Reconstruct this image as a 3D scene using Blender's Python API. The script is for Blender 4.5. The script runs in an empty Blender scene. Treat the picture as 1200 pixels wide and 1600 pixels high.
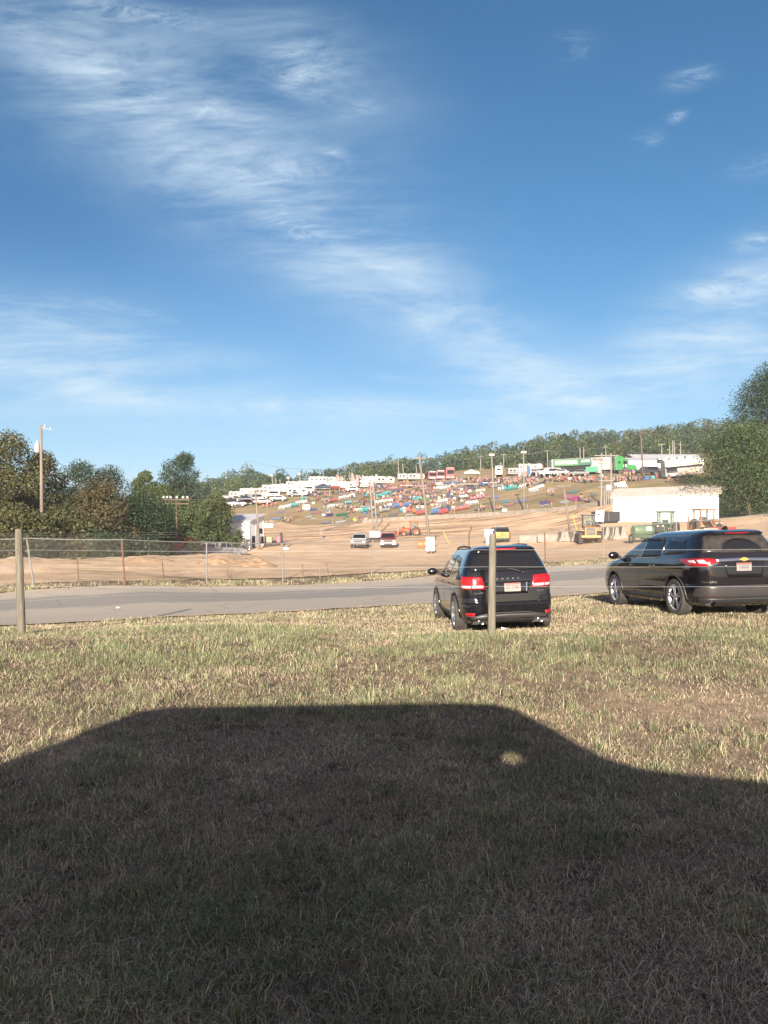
import bpy, bmesh, math, random
import numpy as np
from mathutils import Vector, Matrix, Euler
R = math.radians
random.seed(7); RNG = np.random.default_rng(7)
S = bpy.context.scene
COL = S.collection

# ---------------------------------------------------------------- camera, sky, sun, exposure
CAMZ, FPX, HOR = 1.95, 1155.0, 825.0          # eye height, focal length and horizon row in photo pixels
cd = bpy.data.cameras.new('camera'); cam = bpy.data.objects.new('camera', cd); COL.objects.link(cam)
cam.location = (0, 0, CAMZ); cam.rotation_euler = (R(90), 0, 0)
cd.sensor_fit = 'VERTICAL'; cd.sensor_height = 36; cd.sensor_width = 27; cd.lens = FPX / 1600 * 36
cd.shift_y = 25 / 1600; cd.clip_start = 0.05; cd.clip_end = 6000
S.camera = cam
SUN_EL, SUN_AZ = R(16.0), R(187.2)            # compass style: 0 = +Y, clockwise
S.view_settings.view_transform = 'Standard'; S.view_settings.look = 'None'
S.view_settings.exposure = 1.45; S.view_settings.gamma = 1.0; S.view_settings.use_curve_mapping = False
ld = bpy.data.lights.new('sun', 'SUN'); ld.energy = 5.0; ld.angle = R(0.45); ld.color = (1.0, 0.87, 0.72)
sun = bpy.data.objects.new('sun', ld); COL.objects.link(sun)
sdir = Vector((math.sin(SUN_AZ) * math.cos(SUN_EL), math.cos(SUN_AZ) * math.cos(SUN_EL), math.sin(SUN_EL)))
sun.rotation_euler = sdir.to_track_quat('Z', 'Y').to_euler(); sun.location = (-20, -60, 40)

W = bpy.data.worlds.new('World'); S.world = W; W.use_nodes = True
nt = W.node_tree; nt.nodes.clear()
def wn(t, **k):
    n = nt.nodes.new(t)
    for a, b in k.items(): setattr(n, a, b)
    return n
def wl(a, b): nt.links.new(a, b)
def wm(op, a, b=None, c=None, clamp=False):
    n = nt.nodes.new('ShaderNodeMath'); n.operation = op; n.use_clamp = clamp
    for i, v in enumerate((a, b, c)):
        if v is None: continue
        if isinstance(v, (int, float)): n.inputs[i].default_value = v
        else: nt.links.new(v, n.inputs[i])
    return n.outputs[0]
sky = wn('ShaderNodeTexSky', sky_type='NISHITA', sun_disc=False, sun_elevation=SUN_EL, sun_rotation=SUN_AZ,
         altitude=200, air_density=1.0, dust_density=0.3, ozone_density=3.0)
tc = wn('ShaderNodeTexCoord'); sep = wn('ShaderNodeSeparateXYZ'); wl(tc.outputs['Generated'], sep.inputs[0])
ym = wm('MAXIMUM', sep.outputs[1], 0.08)
U = wm('DIVIDE', sep.outputs[0], ym); V = wm('DIVIDE', sep.outputs[2], ym)   # direction of the sky dome, straight ahead = north
def blob(u0, v0, a, b, rot=0.0, amp=1.0):
    c, s = math.cos(rot), math.sin(rot)
    du = wm('SUBTRACT', U, u0); dv = wm('SUBTRACT', V, v0)
    p = wm('DIVIDE', wm('ADD', wm('MULTIPLY', du, c), wm('MULTIPLY', dv, s)), a)
    q = wm('DIVIDE', wm('SUBTRACT', wm('MULTIPLY', dv, c), wm('MULTIPLY', du, s)), b)
    r = wm('ADD', wm('MULTIPLY', p, p), wm('MULTIPLY', q, q))
    return wm('MULTIPLY', wm('EXPONENT', wm('MULTIPLY', r, -1.0)), amp)
def pxb(px, py, wpx, hpx, deg=0, amp=1.0):    # a bank of cirrus, given by its bearing in the sky
    return blob((px - 600) / FPX, (HOR - py) / FPX, wpx / FPX, hpx / FPX, R(deg), amp)
def total(l):
    s = l[0]
    for x in l[1:]: s = wm('ADD', s, x)
    return s
comb = wn('ShaderNodeCombineXYZ'); wl(U, comb.inputs[0]); wl(V, comb.inputs[1])
def noise(scale, sx, sy, rot, det=8, rough=0.6, dist=0.0, off=0.0):
    m = wn('ShaderNodeMapping'); m.inputs['Rotation'].default_value = (0, 0, R(rot))
    m.inputs['Scale'].default_value = (sx, sy, 1); m.inputs['Location'].default_value = (off, off * 1.7, 0)
    wl(comb.outputs[0], m.inputs[0])
    n = wn('ShaderNodeTexNoise'); n.inputs['Scale'].default_value = scale; n.inputs['Detail'].default_value = det
    n.inputs['Roughness'].default_value = rough; n.inputs['Distortion'].default_value = dist
    wl(m.outputs[0], n.inputs['Vector']); return n.outputs['Fac']
def ramp(x, lo, hi):
    n = wn('ShaderNodeMapRange', interpolation_type='SMOOTHSTEP'); wl(x, n.inputs[0])
    n.inputs[1].default_value = lo; n.inputs[2].default_value = hi; return n.outputs[0]
veil = total([pxb(170, 130, 270, 105, -35, 0.7), pxb(420, 320, 270, 75, -38, 0.62), pxb(480, 90, 160, 70, -25, 0.62), pxb(700, 480, 220, 62, -36, 0.8), pxb(800, 570, 200, 40, -30, 0.5),
              pxb(560, 330, 190, 110, -35, 0.3), pxb(40, 575, 330, 48, -9, 1.0), pxb(30, 500, 160, 22, -10, .5), pxb(160, 520, 240, 60, -14, 0.3), pxb(560, 640, 320, 26, -3, 0.45), pxb(1150, 480, 190, 65, 28, 0.95),
              pxb(1060, 590, 320, 50, 12, 0.55), pxb(860, 600, 220, 45, -8, 0.45), pxb(200, 640, 500, 28, 0, 0.4), pxb(90, 60, 160, 60, -20, 0.28), pxb(330, 210, 330, 130, -36, 0.38), pxb(900, 640, 500, 40, 4, .4)])
wisp = total([pxb(475, 110, 55, 40, -10, 1.0), pxb(210, 22, 120, 18, -8, 1.1), pxb(470, 358, 55, 20, -15, 1.4), pxb(435, 272, 70, 16, 8, .9), pxb(345, 172, 60, 18, -12, .9),
              pxb(890, 72, 32, 20, 10, .7), pxb(1078, 122, 34, 14, 15, .9), pxb(1060, 181, 14, 7, 25, 1.1), pxb(1012, 216, 24, 12, 0, .6),
              pxb(1180, 375, 36, 14, 15, .9), pxb(1120, 455, 90, 14, 12, .9), pxb(1165, 430, 60, 12, 15, .8), pxb(485, 438, 36, 12, -15, .7), pxb(560, 170, 30, 12, 20, .7),
              pxb(180, 480, 90, 9, -12, .6), pxb(1160, 555, 60, 6, 10, .8), pxb(620, 590, 60, 7, -8, .5), pxb(520, 240, 30, 10, -12, .6), pxb(1180, 260, 40, 16, 12, .5)])
n1 = noise(3.4, 0.8, 3.0, -34, 12, 0.68, 0.55); n2 = noise(7.0, 1.0, 4.5, 6, 9, 0.7, 0.35, 3.3); n3 = noise(13, 0.7, 2.6, -22, 12, 0.78, 1.0, 7.7)
v1 = wm('MULTIPLY', veil, wm('ADD', wm('ADD', wm('MULTIPLY', ramp(n1, .36, .66), .72), .10), wm('MULTIPLY', ramp(n2, .38, .72), .42)))
low = total([pxb(60, 570, 330, 55, -9, 1.0), pxb(130, 500, 230, 22, -13, .6), pxb(1130, 500, 170, 60, 22, .9), pxb(960, 600, 260, 34, 6, .7), pxb(560, 640, 340, 22, -3, .6)])
v1 = wm('ADD', v1, wm('MULTIPLY', wm('MULTIPLY', low, ramp(noise(6.5, .8, 6.0, 7, 12, .7, .5, 1.9), .38, .66)), .6))
w1 = wm('MULTIPLY', wisp, wm('MULTIPLY', ramp(n3, .38, .72), .95))
hz = wm('MULTIPLY', wm('EXPONENT', wm('MULTIPLY', wm('ABSOLUTE', V), -7.0)), 0.10)
fac = wm('ADD', wm('MULTIPLY', v1, 0.58), wm('ADD', wm('MULTIPLY', w1, 0.75), hz), clamp=True)
mrd = wn('ShaderNodeMapRange', interpolation_type='SMOOTHSTEP'); wl(sep.outputs[1], mrd.inputs[0]); mrd.inputs[1].default_value = -.25; mrd.inputs[2].default_value = .25; ahead = mrd.outputs[0]   # the half of the sky away from the sun is deeper blue
air = wn('ShaderNodeMix', data_type='RGBA'); wl(wm('MULTIPLY', wm('EXPONENT', wm('MULTIPLY', wm('ABSOLUTE', V), -8.5)), 1.0, clamp=True), air.inputs['Factor'])
tint = wn('ShaderNodeMix', data_type='RGBA', blend_type='MULTIPLY'); wl(ahead, tint.inputs['Factor']); wl(sky.outputs[0], tint.inputs['A']); tint.inputs['B'].default_value = (.33, .74, .88, 1)
deep = wn('ShaderNodeMix', data_type='RGBA', blend_type='MULTIPLY'); wl(total([pxb(60, 340, 300, 130, -12, .9), pxb(560, 560, 200, 80, -20, .25)]), deep.inputs['Factor']); wl(tint.outputs['Result'], deep.inputs['A']); deep.inputs['B'].default_value = (.52, .76, .86, 1)
wl(deep.outputs['Result'], air.inputs['A']); air.inputs['B'].default_value = (4.2, 5.0, 6.6, 1)
mixc = wn('ShaderNodeMix', data_type='RGBA')
wl(fac, mixc.inputs['Factor']); wl(air.outputs['Result'], mixc.inputs['A']); mixc.inputs['B'].default_value = (4.6, 5.7, 6.6, 1)
bg = wn('ShaderNodeBackground'); bg.inputs['Strength'].default_value = 0.055
warm = wn('ShaderNodeMix', data_type='RGBA'); wl(wm('MULTIPLY', wm('SUBTRACT', 1.0, ahead), .32), warm.inputs['Factor']); wl(mixc.outputs['Result'], warm.inputs['A']); warm.inputs['B'].default_value = (7.5, 5.2, 4.4, 1)   # warm glow added to the sun-side sky, out of view, to warm the shade
wl(warm.outputs['Result'], bg.inputs['Color']); wo = wn('ShaderNodeOutputWorld'); wl(bg.outputs[0], wo.inputs[0])

# ---------------------------------------------------------------- helpers
MATS = {}
def mat(name, col, rough=0.7, metal=0.0, var=0.12, scale=3.0, bump=0.0, col2=None, coat=0.0, spec=None, stretch=None, trans=0.0, emit=None, detail=5):
    if name in MATS: return MATS[name]
    m = bpy.data.materials.new(name); m.use_nodes = True; t = m.node_tree; b = t.nodes['Principled BSDF']
    tcn = t.nodes.new('ShaderNodeTexCoord'); mp = t.nodes.new('ShaderNodeMapping'); t.links.new(tcn.outputs['Object'], mp.inputs[0])
    if stretch: mp.inputs['Scale'].default_value = stretch
    n = t.nodes.new('ShaderNodeTexNoise'); n.inputs['Scale'].default_value = scale; n.inputs['Detail'].default_value = detail; t.links.new(mp.outputs[0], n.inputs['Vector'])
    mr = t.nodes.new('ShaderNodeMapRange'); mr.inputs[1].default_value = 0.3; mr.inputs[2].default_value = 0.7; t.links.new(n.outputs['Fac'], mr.inputs[0])
    mx = t.nodes.new('ShaderNodeMix'); mx.data_type = 'RGBA'; t.links.new(mr.outputs[0], mx.inputs['Factor'])
    c2 = col2 if col2 else tuple(min(1, c * (1 + var)) for c in col)
    c1 = col if col2 else tuple(c * (1 - var) for c in col)
    mx.inputs['A'].default_value = (*c1, 1); mx.inputs['B'].default_value = (*c2, 1)
    t.links.new(mx.outputs['Result'], b.inputs['Base Color'])
    b.inputs['Roughness'].default_value = rough; b.inputs['Metallic'].default_value = metal
    if coat: b.inputs['Coat Weight'].default_value = coat; b.inputs['Coat Roughness'].default_value = 0.04
    if spec is not None: b.inputs['Specular IOR Level'].default_value = spec
    if trans: b.inputs['Transmission Weight'].default_value = trans
    if emit: b.inputs['Emission Color'].default_value = (*emit, 1); b.inputs['Emission Strength'].default_value = 1
    if bump:
        bp = t.nodes.new('ShaderNodeBump'); bp.inputs['Strength'].default_value = bump; bp.inputs['Distance'].default_value = 0.02
        n2 = t.nodes.new('ShaderNodeTexNoise'); n2.inputs['Scale'].default_value = scale * 6; n2.inputs['Detail'].default_value = 6; t.links.new(mp.outputs[0], n2.inputs['Vector'])
        t.links.new(n2.outputs['Fac'], bp.inputs['Height']); t.links.new(bp.outputs[0], b.inputs['Normal'])
    MATS[name] = m; return m

class MB:
    """collects shapes into one mesh; each shape may carry a material index"""
    def __init__(s): s.v = []; s.f = []; s.m = []
    def add(s, vs, fs, mi=0):
        o = len(s.v); s.v += [tuple(v) for v in vs]; s.f += [tuple(i + o for i in f) for f in fs]; s.m += [mi] * len(fs); return s
    def box(s, c, d, rz=0, rx=0, ry=0, mi=0, taper=1.0):
        M = Euler((rx, ry, rz)).to_matrix(); x, y, z = d[0] / 2, d[1] / 2, d[2] / 2; vs = []
        for sz in (-1, 1):
            k = taper if sz > 0 else 1
            for sx, sy in ((-1, -1), (1, -1), (1, 1), (-1, 1)): vs.append(M @ Vector((sx * x * k, sy * y * k, sz * z)) + Vector(c))
        return s.add(vs, [(0, 3, 2, 1), (4, 5, 6, 7), (0, 1, 5, 4), (1, 2, 6, 5), (2, 3, 7, 6), (3, 0, 4, 7)], mi)
    def cyl(s, a, b, r, r2=None, n=10, mi=0, cap=True):
        a = Vector(a); b = Vector(b); r2 = r if r2 is None else r2; q = (b - a).to_track_quat('Z', 'Y').to_matrix(); vs = []
        for p, rr in ((a, r), (b, r2)):
            for i in range(n): t = 2 * math.pi * i / n; vs.append(p + q @ Vector((rr * math.cos(t), rr * math.sin(t), 0)))
        fs = [(i, (i + 1) % n, n + (i + 1) % n, n + i) for i in range(n)]
        if cap: fs += [tuple(range(n))[::-1], tuple(range(n, 2 * n))]
        return s.add(vs, fs, mi)
    def tube(s, pts, r, n=6, mi=0):
        pts = [Vector(p) for p in pts]; vs = []; N = len(pts); rs = r if isinstance(r, (list, tuple)) else [r] * N
        for k, p in enumerate(pts):
            d = (pts[min(k + 1, N - 1)] - pts[max(k - 1, 0)]); q = d.to_track_quat('Z', 'Y').to_matrix()
            for i in range(n): t = 2 * math.pi * i / n; vs.append(p + q @ Vector((rs[k] * math.cos(t), rs[k] * math.sin(t), 0)))
        fs = [(k * n + i, k * n + (i + 1) % n, (k + 1) * n + (i + 1) % n, (k + 1) * n + i) for k in range(N - 1) for i in range(n)]
        fs += [tuple(range(n))[::-1], tuple(range((N - 1) * n, N * n))]
        return s.add(vs, fs, mi)
    def prism(s, poly, lo, hi, axis='x', mi=0):
        """poly in the two other axes, extruded along axis"""
        def P(a, b, h): return {'x': (h, a, b), 'y': (a, h, b), 'z': (a, b, h)}[axis]
        n = len(poly); vs = [P(a, b, lo) for a, b in poly] + [P(a, b, hi) for a, b in poly]
        return s.add(vs, [tuple(range(n))[::-1], tuple(range(n, 2 * n))] + [(i, (i + 1) % n, n + (i + 1) % n, n + i) for i in range(n)], mi)
    def lathe(s, prof, n=24, axis='x', c=(0, 0, 0), mi=0, closed=False):
        """prof = (radius, along) pairs turned about an axis"""
        vs = []
        for r, h in prof:
            for i in range(n):
                t = 2 * math.pi * i / n; a, b = r * math.cos(t), r * math.sin(t)
                p = {'x': (h, a, b), 'y': (a, h, b), 'z': (a, b, h)}[axis]; vs.append((p[0] + c[0], p[1] + c[1], p[2] + c[2]))
        K = len(prof); fs = [(k * n + i, k * n + (i + 1) % n, (k + 1) * n + (i + 1) % n, (k + 1) * n + i) for k in range(K - 1) for i in range(n)]
        if not closed: fs += [tuple(range(n))[::-1], tuple(range((K - 1) * n, K * n))]
        return s.add(vs, fs, mi)
    def build(s, name, m, parent=None, smooth=False, bevel=0, weld=False, auto=None):
        me = bpy.data.meshes.new(name); me.from_pydata(s.v, [], s.f); ms = m if isinstance(m, (list, tuple)) else [m]
        for x in ms: me.materials.append(x)
        if len(ms) > 1: me.polygons.foreach_set('material_index', s.m)
        b = bmesh.new(); b.from_mesh(me)
        if weld: bmesh.ops.remove_doubles(b, verts=b.verts, dist=1e-4)
        bmesh.ops.recalc_face_normals(b, faces=b.faces)
        if bevel: bmesh.ops.bevel(b, geom=b.edges[:], offset=bevel, segments=2, affect='EDGES', clamp_overlap=True, profile=0.7)
        b.to_mesh(me); b.free()
        if smooth or auto:
            me.polygons.foreach_set('use_smooth', [True] * len(me.polygons))
            if auto:
                try: me.set_sharp_from_angle(angle=R(auto))
                except Exception: pass
        me.update(); return link(name, me, parent)
def link(name, data, parent=None):
    o = bpy.data.objects.new(name, data); COL.objects.link(o)
    if parent: o.parent = parent
    return o
def tag(o, label=None, cat=None, group=None, kind=None):
    if label: o['label'] = label
    if cat: o['category'] = cat
    if group: o['group'] = group
    if kind: o['kind'] = kind
    return o
def thing(name, label, cat, loc=(0, 0, 0), rz=0.0, group=None):
    o = bpy.data.objects.new(name, None); o.empty_display_size = 0.2; COL.objects.link(o); o.location = loc; o.rotation_euler = (0, 0, rz)
    return tag(o, label, cat, group)
def copy_thing(src, loc, rz=0.0, label=None, scale=None):
    r = src.copy(); COL.objects.link(r); r.location = loc; r.rotation_euler = (src.rotation_euler[0], src.rotation_euler[1], rz)
    if label: r['label'] = label
    if scale: r.scale = scale if isinstance(scale, tuple) else (scale,) * 3
    def rec(a, b):
        for ch in list(a.children):
            c = ch.copy(); COL.objects.link(c); c.parent = b; rec(ch, c)
    rec(src, r); return r
def text_obj(name, body, size, m, parent, loc, rot, ext=0.004, sx=1.0, font_off=0.0):
    cu = bpy.data.curves.new(name, 'FONT'); cu.body = body; cu.size = size; cu.extrude = ext; cu.align_x = 'CENTER'; cu.align_y = 'CENTER'; cu.resolution_u = 3; cu.offset = font_off
    t = bpy.data.objects.new(name, cu); COL.objects.link(t); dg = bpy.context.evaluated_depsgraph_get(); me = bpy.data.meshes.new_from_object(t.evaluated_get(dg))
    bpy.data.objects.remove(t); bpy.data.curves.remove(cu); me.materials.clear(); me.materials.append(m)
    o = link(name, me, parent); o.location = loc; o.rotation_euler = rot; o.scale = (sx, 1, 1); return o
def fbm(x, y, f=1.0, oct=4, seed=0, gain=0.5):
    """value noise on arrays, 0..1"""
    x = np.asarray(x, float); y = np.asarray(y, float); out = 0; amp = 1; tot = 0
    for o in range(oct):
        X = x * f + 17.3 * (seed + o); Y = y * f - 9.1 * (seed + o); xi = np.floor(X); yi = np.floor(Y); fx = X - xi; fy = Y - yi
        fx = fx * fx * (3 - 2 * fx); fy = fy * fy * (3 - 2 * fy)
        def h(a, b): v = np.sin(a * 127.1 + b * 311.7 + seed * 13.7) * 43758.5453; return v - np.floor(v)
        out = out + amp * ((h(xi, yi) * (1 - fx) + h(xi + 1, yi) * fx) * (1 - fy) + (h(xi, yi + 1) * (1 - fx) + h(xi + 1, yi + 1) * fx) * fy)
        tot += amp; amp *= gain; f *= 2
    return out / tot
def np_mesh(name, V, F, mats, parent=None, smooth=False, attrs=None):
    """F: (n,k) array of equal sized faces"""
    me = bpy.data.meshes.new(name); V = np.asarray(V, np.float32); F = np.asarray(F, np.int32); k = F.shape[1]
    me.vertices.add(len(V)); me.vertices.foreach_set('co', V.ravel()); me.loops.add(F.size); me.loops.foreach_set('vertex_index', F.ravel())
    me.polygons.add(len(F)); me.polygons.foreach_set('loop_start', np.arange(0, F.size, k, dtype=np.int32))
    if smooth: me.polygons.foreach_set('use_smooth', np.ones(len(F), bool))
    for x in (mats if isinstance(mats, (list, tuple)) else [mats]): me.materials.append(x)
    for an, arr in (attrs or {}).items():
        arr = np.asarray(arr, np.float32)
        if arr.ndim == 1: a = me.attributes.new(an, 'FLOAT', 'POINT'); a.data.foreach_set('value', arr)
        else: a = me.attributes.new(an, 'FLOAT_COLOR', 'POINT'); a.data.foreach_set('color', np.c_[arr, np.ones(len(arr))].astype(np.float32).ravel())
    me.update(calc_edges=True); me.validate(); return link(name, me, parent)
def grid_faces(nr, nc):
    i = np.arange(nr - 1)[:, None] * nc + np.arange(nc - 1)[None, :]; i = i.ravel()
    return np.stack([i, i + 1, i + nc + 1, i + nc], 1)

# ---------------------------------------------------------------- terrain
CP = []   # (photo column, photo row, distance): heights surveyed from the photograph
for d in (0.5, 3, 6, 9, 11.5):
    for u in (-1.3, -0.6, 0, 0.6, 1.3): CP.append((u * (d + 12), d, 0.0))
def cpx(px, py, d): CP.append(((px - 600) / FPX * d, d, CAMZ - (py - HOR) * d / FPX))
for a in [(33, 990, 13.65), (768, 993, 13.4), (1000, 975, 13.6), (1180, 985, 13.2), (400, 990, 13.6), (-300, 985, 14),
          (705, 985, 14.9), (850, 981, 14.6), (690, 965, 17.9), (790, 962, 17.6), (1055, 958, 15.8), (960, 944, 18.85), (1240, 962, 15.2), (1060, 942, 18.4),
          (0, 979, 17.5), (300, 963, 19.6), (640, 946, 22.1), (900, 931, 24.7), (1200, 905, 27.5),
          (-400, 945, 22), (-400, 990, 15), (1500, 890, 32), (1500, 950, 17),
          (0, 928, 26.3), (300, 918, 30.5), (600, 907, 35.5), (940, 881, 40), (1200, 858, 42), (-400, 925, 24),
          (47, 918, 27.8), (190, 915, 29), (323, 911, 32.2), (442, 908, 34.8), (582, 899, 37.6), (720, 891, 39), (852, 882, 40.3), (943, 876, 41.5), (1195, 852, 44), (1500, 830, 50),
          (0, 878, 44), (100, 877, 45), (200, 876, 46), (280, 873, 49), (380, 868, 56), (0, 885, 60), (150, 884, 66), (100, 872, 85), (-300, 870, 70),
          (345, 867, 98), (250, 872, 92), (400, 857, 101), (360, 857, 104), (440, 853, 100),
          (500, 880, 56), (700, 878, 56), (900, 868, 56), (565, 854, 100), (605, 854, 100), (673, 866, 80), (785, 849, 88), (920, 848, 80), (845, 848, 86), (1000, 845, 72), (1100, 835, 76), (1195, 825, 70),
          (502, 842, 122), (625, 838, 115), (650, 845, 106), (700, 830, 122), (800, 824, 120), (900, 818, 115), (430, 838, 130), (560, 832, 130),
          (470, 822, 158), (640, 811, 150), (780, 805, 141), (900, 795, 130), (965, 785, 122), (420, 823, 160), (330, 815, 175),
          (1040, 828, 82), (960, 818, 92), (1120, 813, 94), (1060, 815, 100), (1165, 807, 84), (1195, 803, 84), (1350, 790, 90),
          (430, 790, 192), (430, 768, 222), (370, 783, 222), (300, 800, 225), (520, 770, 235), (600, 760, 238), (640, 780, 190), (640, 750, 238), (700, 748, 232), (700, 775, 188),
          (800, 745, 215), (860, 770, 160), (860, 742, 182), (930, 762, 150), (950, 741, 177), (1000, 770, 142), (1000, 742, 177), (1060, 744, 165), (1040, 762, 140), (1150, 745, 150), (1350, 735, 150),
          (430, 757, 265), (640, 742, 285), (860, 733, 240), (1000, 725, 250), (300, 790, 290), (0, 840, 160), (-300, 850, 160),
          (390, 785, 340), (560, 770, 340), (740, 740, 340), (900, 715, 340), (1050, 702, 330), (1200, 690, 330), (1400, 680, 330), (0, 800, 340), (-400, 810, 340)]: cpx(*a)
for px in (-500, 200, 700, 1200, 1700): cpx(px, 815 if px < 500 else 800, 900); cpx(px, 823, 2500)
CP = np.array(CP)
def _uv(x, y):
    yy = np.clip(y, -2, 2600); return np.stack([np.clip(x / (yy + 12), -1.6, 1.6) * 1.15, np.log(yy + 12)], -1)
def _tps(r2): return np.where(r2 > 1e-12, 0.5 * r2 * np.log(np.maximum(r2, 1e-12)), 0)
_P = _uv(CP[:, 0], CP[:, 1]); _n = len(_P)
_K = _tps(((_P[:, None] - _P[None]) ** 2).sum(-1)) + np.eye(_n) * 1e-5; _Q = np.c_[np.ones(_n), _P]
_A = np.block([[_K, _Q], [_Q.T, np.zeros((3, 3))]])
_Wt = np.linalg.solve(_A, np.r_[CP[:, 2], 0, 0, 0])
def zt(x, y):
    x = np.atleast_1d(np.asarray(x, float)); y = np.atleast_1d(np.asarray(y, float)); sh = x.shape; p = _uv(x.ravel(), y.ravel()); out = np.empty(len(p))
    for i in range(0, len(p), 20000):
        q = p[i:i + 20000]; out[i:i + 20000] = _tps(((q[:, None] - _P[None]) ** 2).sum(-1)) @ _Wt[:_n] + _Wt[_n] + q @ _Wt[_n + 1:]
    near = np.clip((y.ravel() - 9) / 3.5, 0, 1); out = out * (near * near * (3 - 2 * near))
    return out.reshape(sh) + (fbm(x, y, .12, 3, 5) - .5) * .5 * np.clip((y - 150) / 40, 0, 1)
def z1(x, y): return float(zt([x], [y])[0])
_D = np.geomspace(14, 600, 1400)
def hit(px, py, dmin=20.0):
    """first place beyond dmin where the line of sight through a photo point meets the ground"""
    D = _D[_D > dmin]; x = (px - 600) / FPX * D; zr = CAMZ - (py - HOR) / FPX * D; g = zt(x, D); k = np.where(g >= zr)[0]
    k = k[0] if len(k) else len(D) - 1
    return Vector((x[k], D[k], g[k]))
def at(px, d, dz=0.0): x = (px - 600) / FPX * d; return Vector((x, d, z1(x, d) + dz))
# ---------------------------------------------------------------- ground sheets
def attr_mat(name, build):
    m = bpy.data.materials.new(name); m.use_nodes = True; t = m.node_tree; b = t.nodes['Principled BSDF']; build(t, b); return m
def N(t, typ, **k):
    n = t.nodes.new(typ)
    for a, v in k.items(): setattr(n, a, v)
    return n
def tnoise(t, vec, scale, detail=6, rough=0.6, dist=0.0):
    n = N(t, 'ShaderNodeTexNoise'); n.inputs['Scale'].default_value = scale; n.inputs['Detail'].default_value = detail; n.inputs['Roughness'].default_value = rough; n.inputs['Distortion'].default_value = dist
    t.links.new(vec, n.inputs['Vector']); return n.outputs['Fac']
def tramp(t, x, lo, hi):
    n = N(t, 'ShaderNodeMapRange'); t.links.new(x, n.inputs[0]); n.inputs[1].default_value = lo; n.inputs[2].default_value = hi; return n.outputs[0]
def tmix(t, f, a, b):
    n = N(t, 'ShaderNodeMix', data_type='RGBA')
    for s, v in (('Factor', f), ('A', a), ('B', b)):
        if hasattr(v, 'links'): t.links.new(v, n.inputs[s])
        elif isinstance(v, (int, float)): n.inputs[s].default_value = v
        else: n.inputs[s].default_value = (*v, 1)
    return n.outputs['Result']
def tbump(t, b, h, s, d):
    n = N(t, 'ShaderNodeBump'); n.inputs['Strength'].default_value = s; n.inputs['Distance'].default_value = d; t.links.new(h, n.inputs['Height']); t.links.new(n.outputs[0], b.inputs['Normal'])
def tmap(t, sc=(1, 1, 1)):
    c = N(t, 'ShaderNodeTexCoord'); m = N(t, 'ShaderNodeMapping'); m.inputs['Scale'].default_value = sc; t.links.new(c.outputs['Object'], m.inputs[0]); return m.outputs[0]
def g_ground(t, b):
    v = tmap(t); s = N(t, 'ShaderNodeSeparateXYZ'); t.links.new(v, s.inputs[0]); far = tramp(t, s.outputs[1], 40, 60)
    near = tmix(t, tramp(t, tnoise(t, v, 22, 8, .7), .35, .65), (.14, .105, .08), (.28, .21, .15))
    near = tmix(t, tramp(t, tnoise(t, v, 1.3, 5), .5, .66), near, (.24, .185, .12))
    near = tmix(t, tramp(t, tnoise(t, v, 3.1, 6, .7), .52, .62), near, (.075, .06, .04))
    # worn bare tan earth left and right of the parking spot
    ba = N(t, 'ShaderNodeAttribute', attribute_name='bare'); bm = N(t, 'ShaderNodeMath', operation='MULTIPLY'); t.links.new(ba.outputs['Fac'], bm.inputs[0]); t.links.new(tramp(t, tnoise(t, v, 5, 6, .7), .3, .6), bm.inputs[1])
    near = tmix(t, bm.outputs[0], near, (.46, .34, .235))
    n1 = tnoise(t, tmap(t, (1, 1, 1)), .09, 8, .7); n2 = tnoise(t, v, .8, 8, .75)
    hill = tmix(t, tramp(t, n2, .35, .68), (.20, .15, .08), (.32, .25, .15)); hill = tmix(t, tramp(t, n1, .5, .68), hill, (.14, .14, .07))
    hill = tmix(t, tramp(t, tnoise(t, tmap(t, (.3, 1.6, 1)), .35, 6, .7), .52, .7), hill, (.4, .29, .18))
    t.links.new(tmix(t, far, near, hill), b.inputs['Base Color']); b.inputs['Roughness'].default_value = 0.95; b.inputs['Specular IOR Level'].default_value = 0.1
    tbump(t, b, tnoise(t, v, 14, 8, .8), 0.7, 0.05)
M_ground = attr_mat('ground_soil', g_ground)
yy = np.unique(np.r_[np.linspace(-9, 3, 14), np.linspace(3, 12, 90), np.geomspace(12, 60, 170), np.geomspace(60, 340, 190), np.geomspace(340, 2500, 50)])
uu = np.r_[np.linspace(-1.5, -.62, 24)[:-1], np.linspace(-.62, .62, 320), np.linspace(.62, 1.5, 24)[1:]]
GX = uu[None, :] * (yy[:, None] + 12); GY = np.repeat(yy[:, None], len(uu), 1); GZ = zt(GX, GY)
bumpz = (fbm(GX, GY, .9, 3, 3) - .5) * .07 * np.clip(1 - (GY - 15) / 8, 0, 1)
GZ = GZ + bumpz
def zg(x, y): return zt(x, y) + (fbm(x, y, .9, 3, 3) - .5) * .07 * np.clip(1 - (np.asarray(y) - 15) / 8, 0, 1)
def bare_mask(x, y): return np.clip((fbm(x, y, .45, 3, 77) - .36) * 5, 0, 1) * np.exp(-((y - 7.1 - .25 * np.clip(x, -3, 3)) / 1.7) ** 2) * np.clip((np.abs(x + .4) - 1.5) / 1.0, 0, 1)
tag(np_mesh('ground', np.stack([GX, GY, GZ], -1).reshape(-1, 3), grid_faces(len(yy), len(uu)), M_ground, smooth=True, attrs={'bare': bare_mask(GX, GY).ravel()}), kind='structure')

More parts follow.
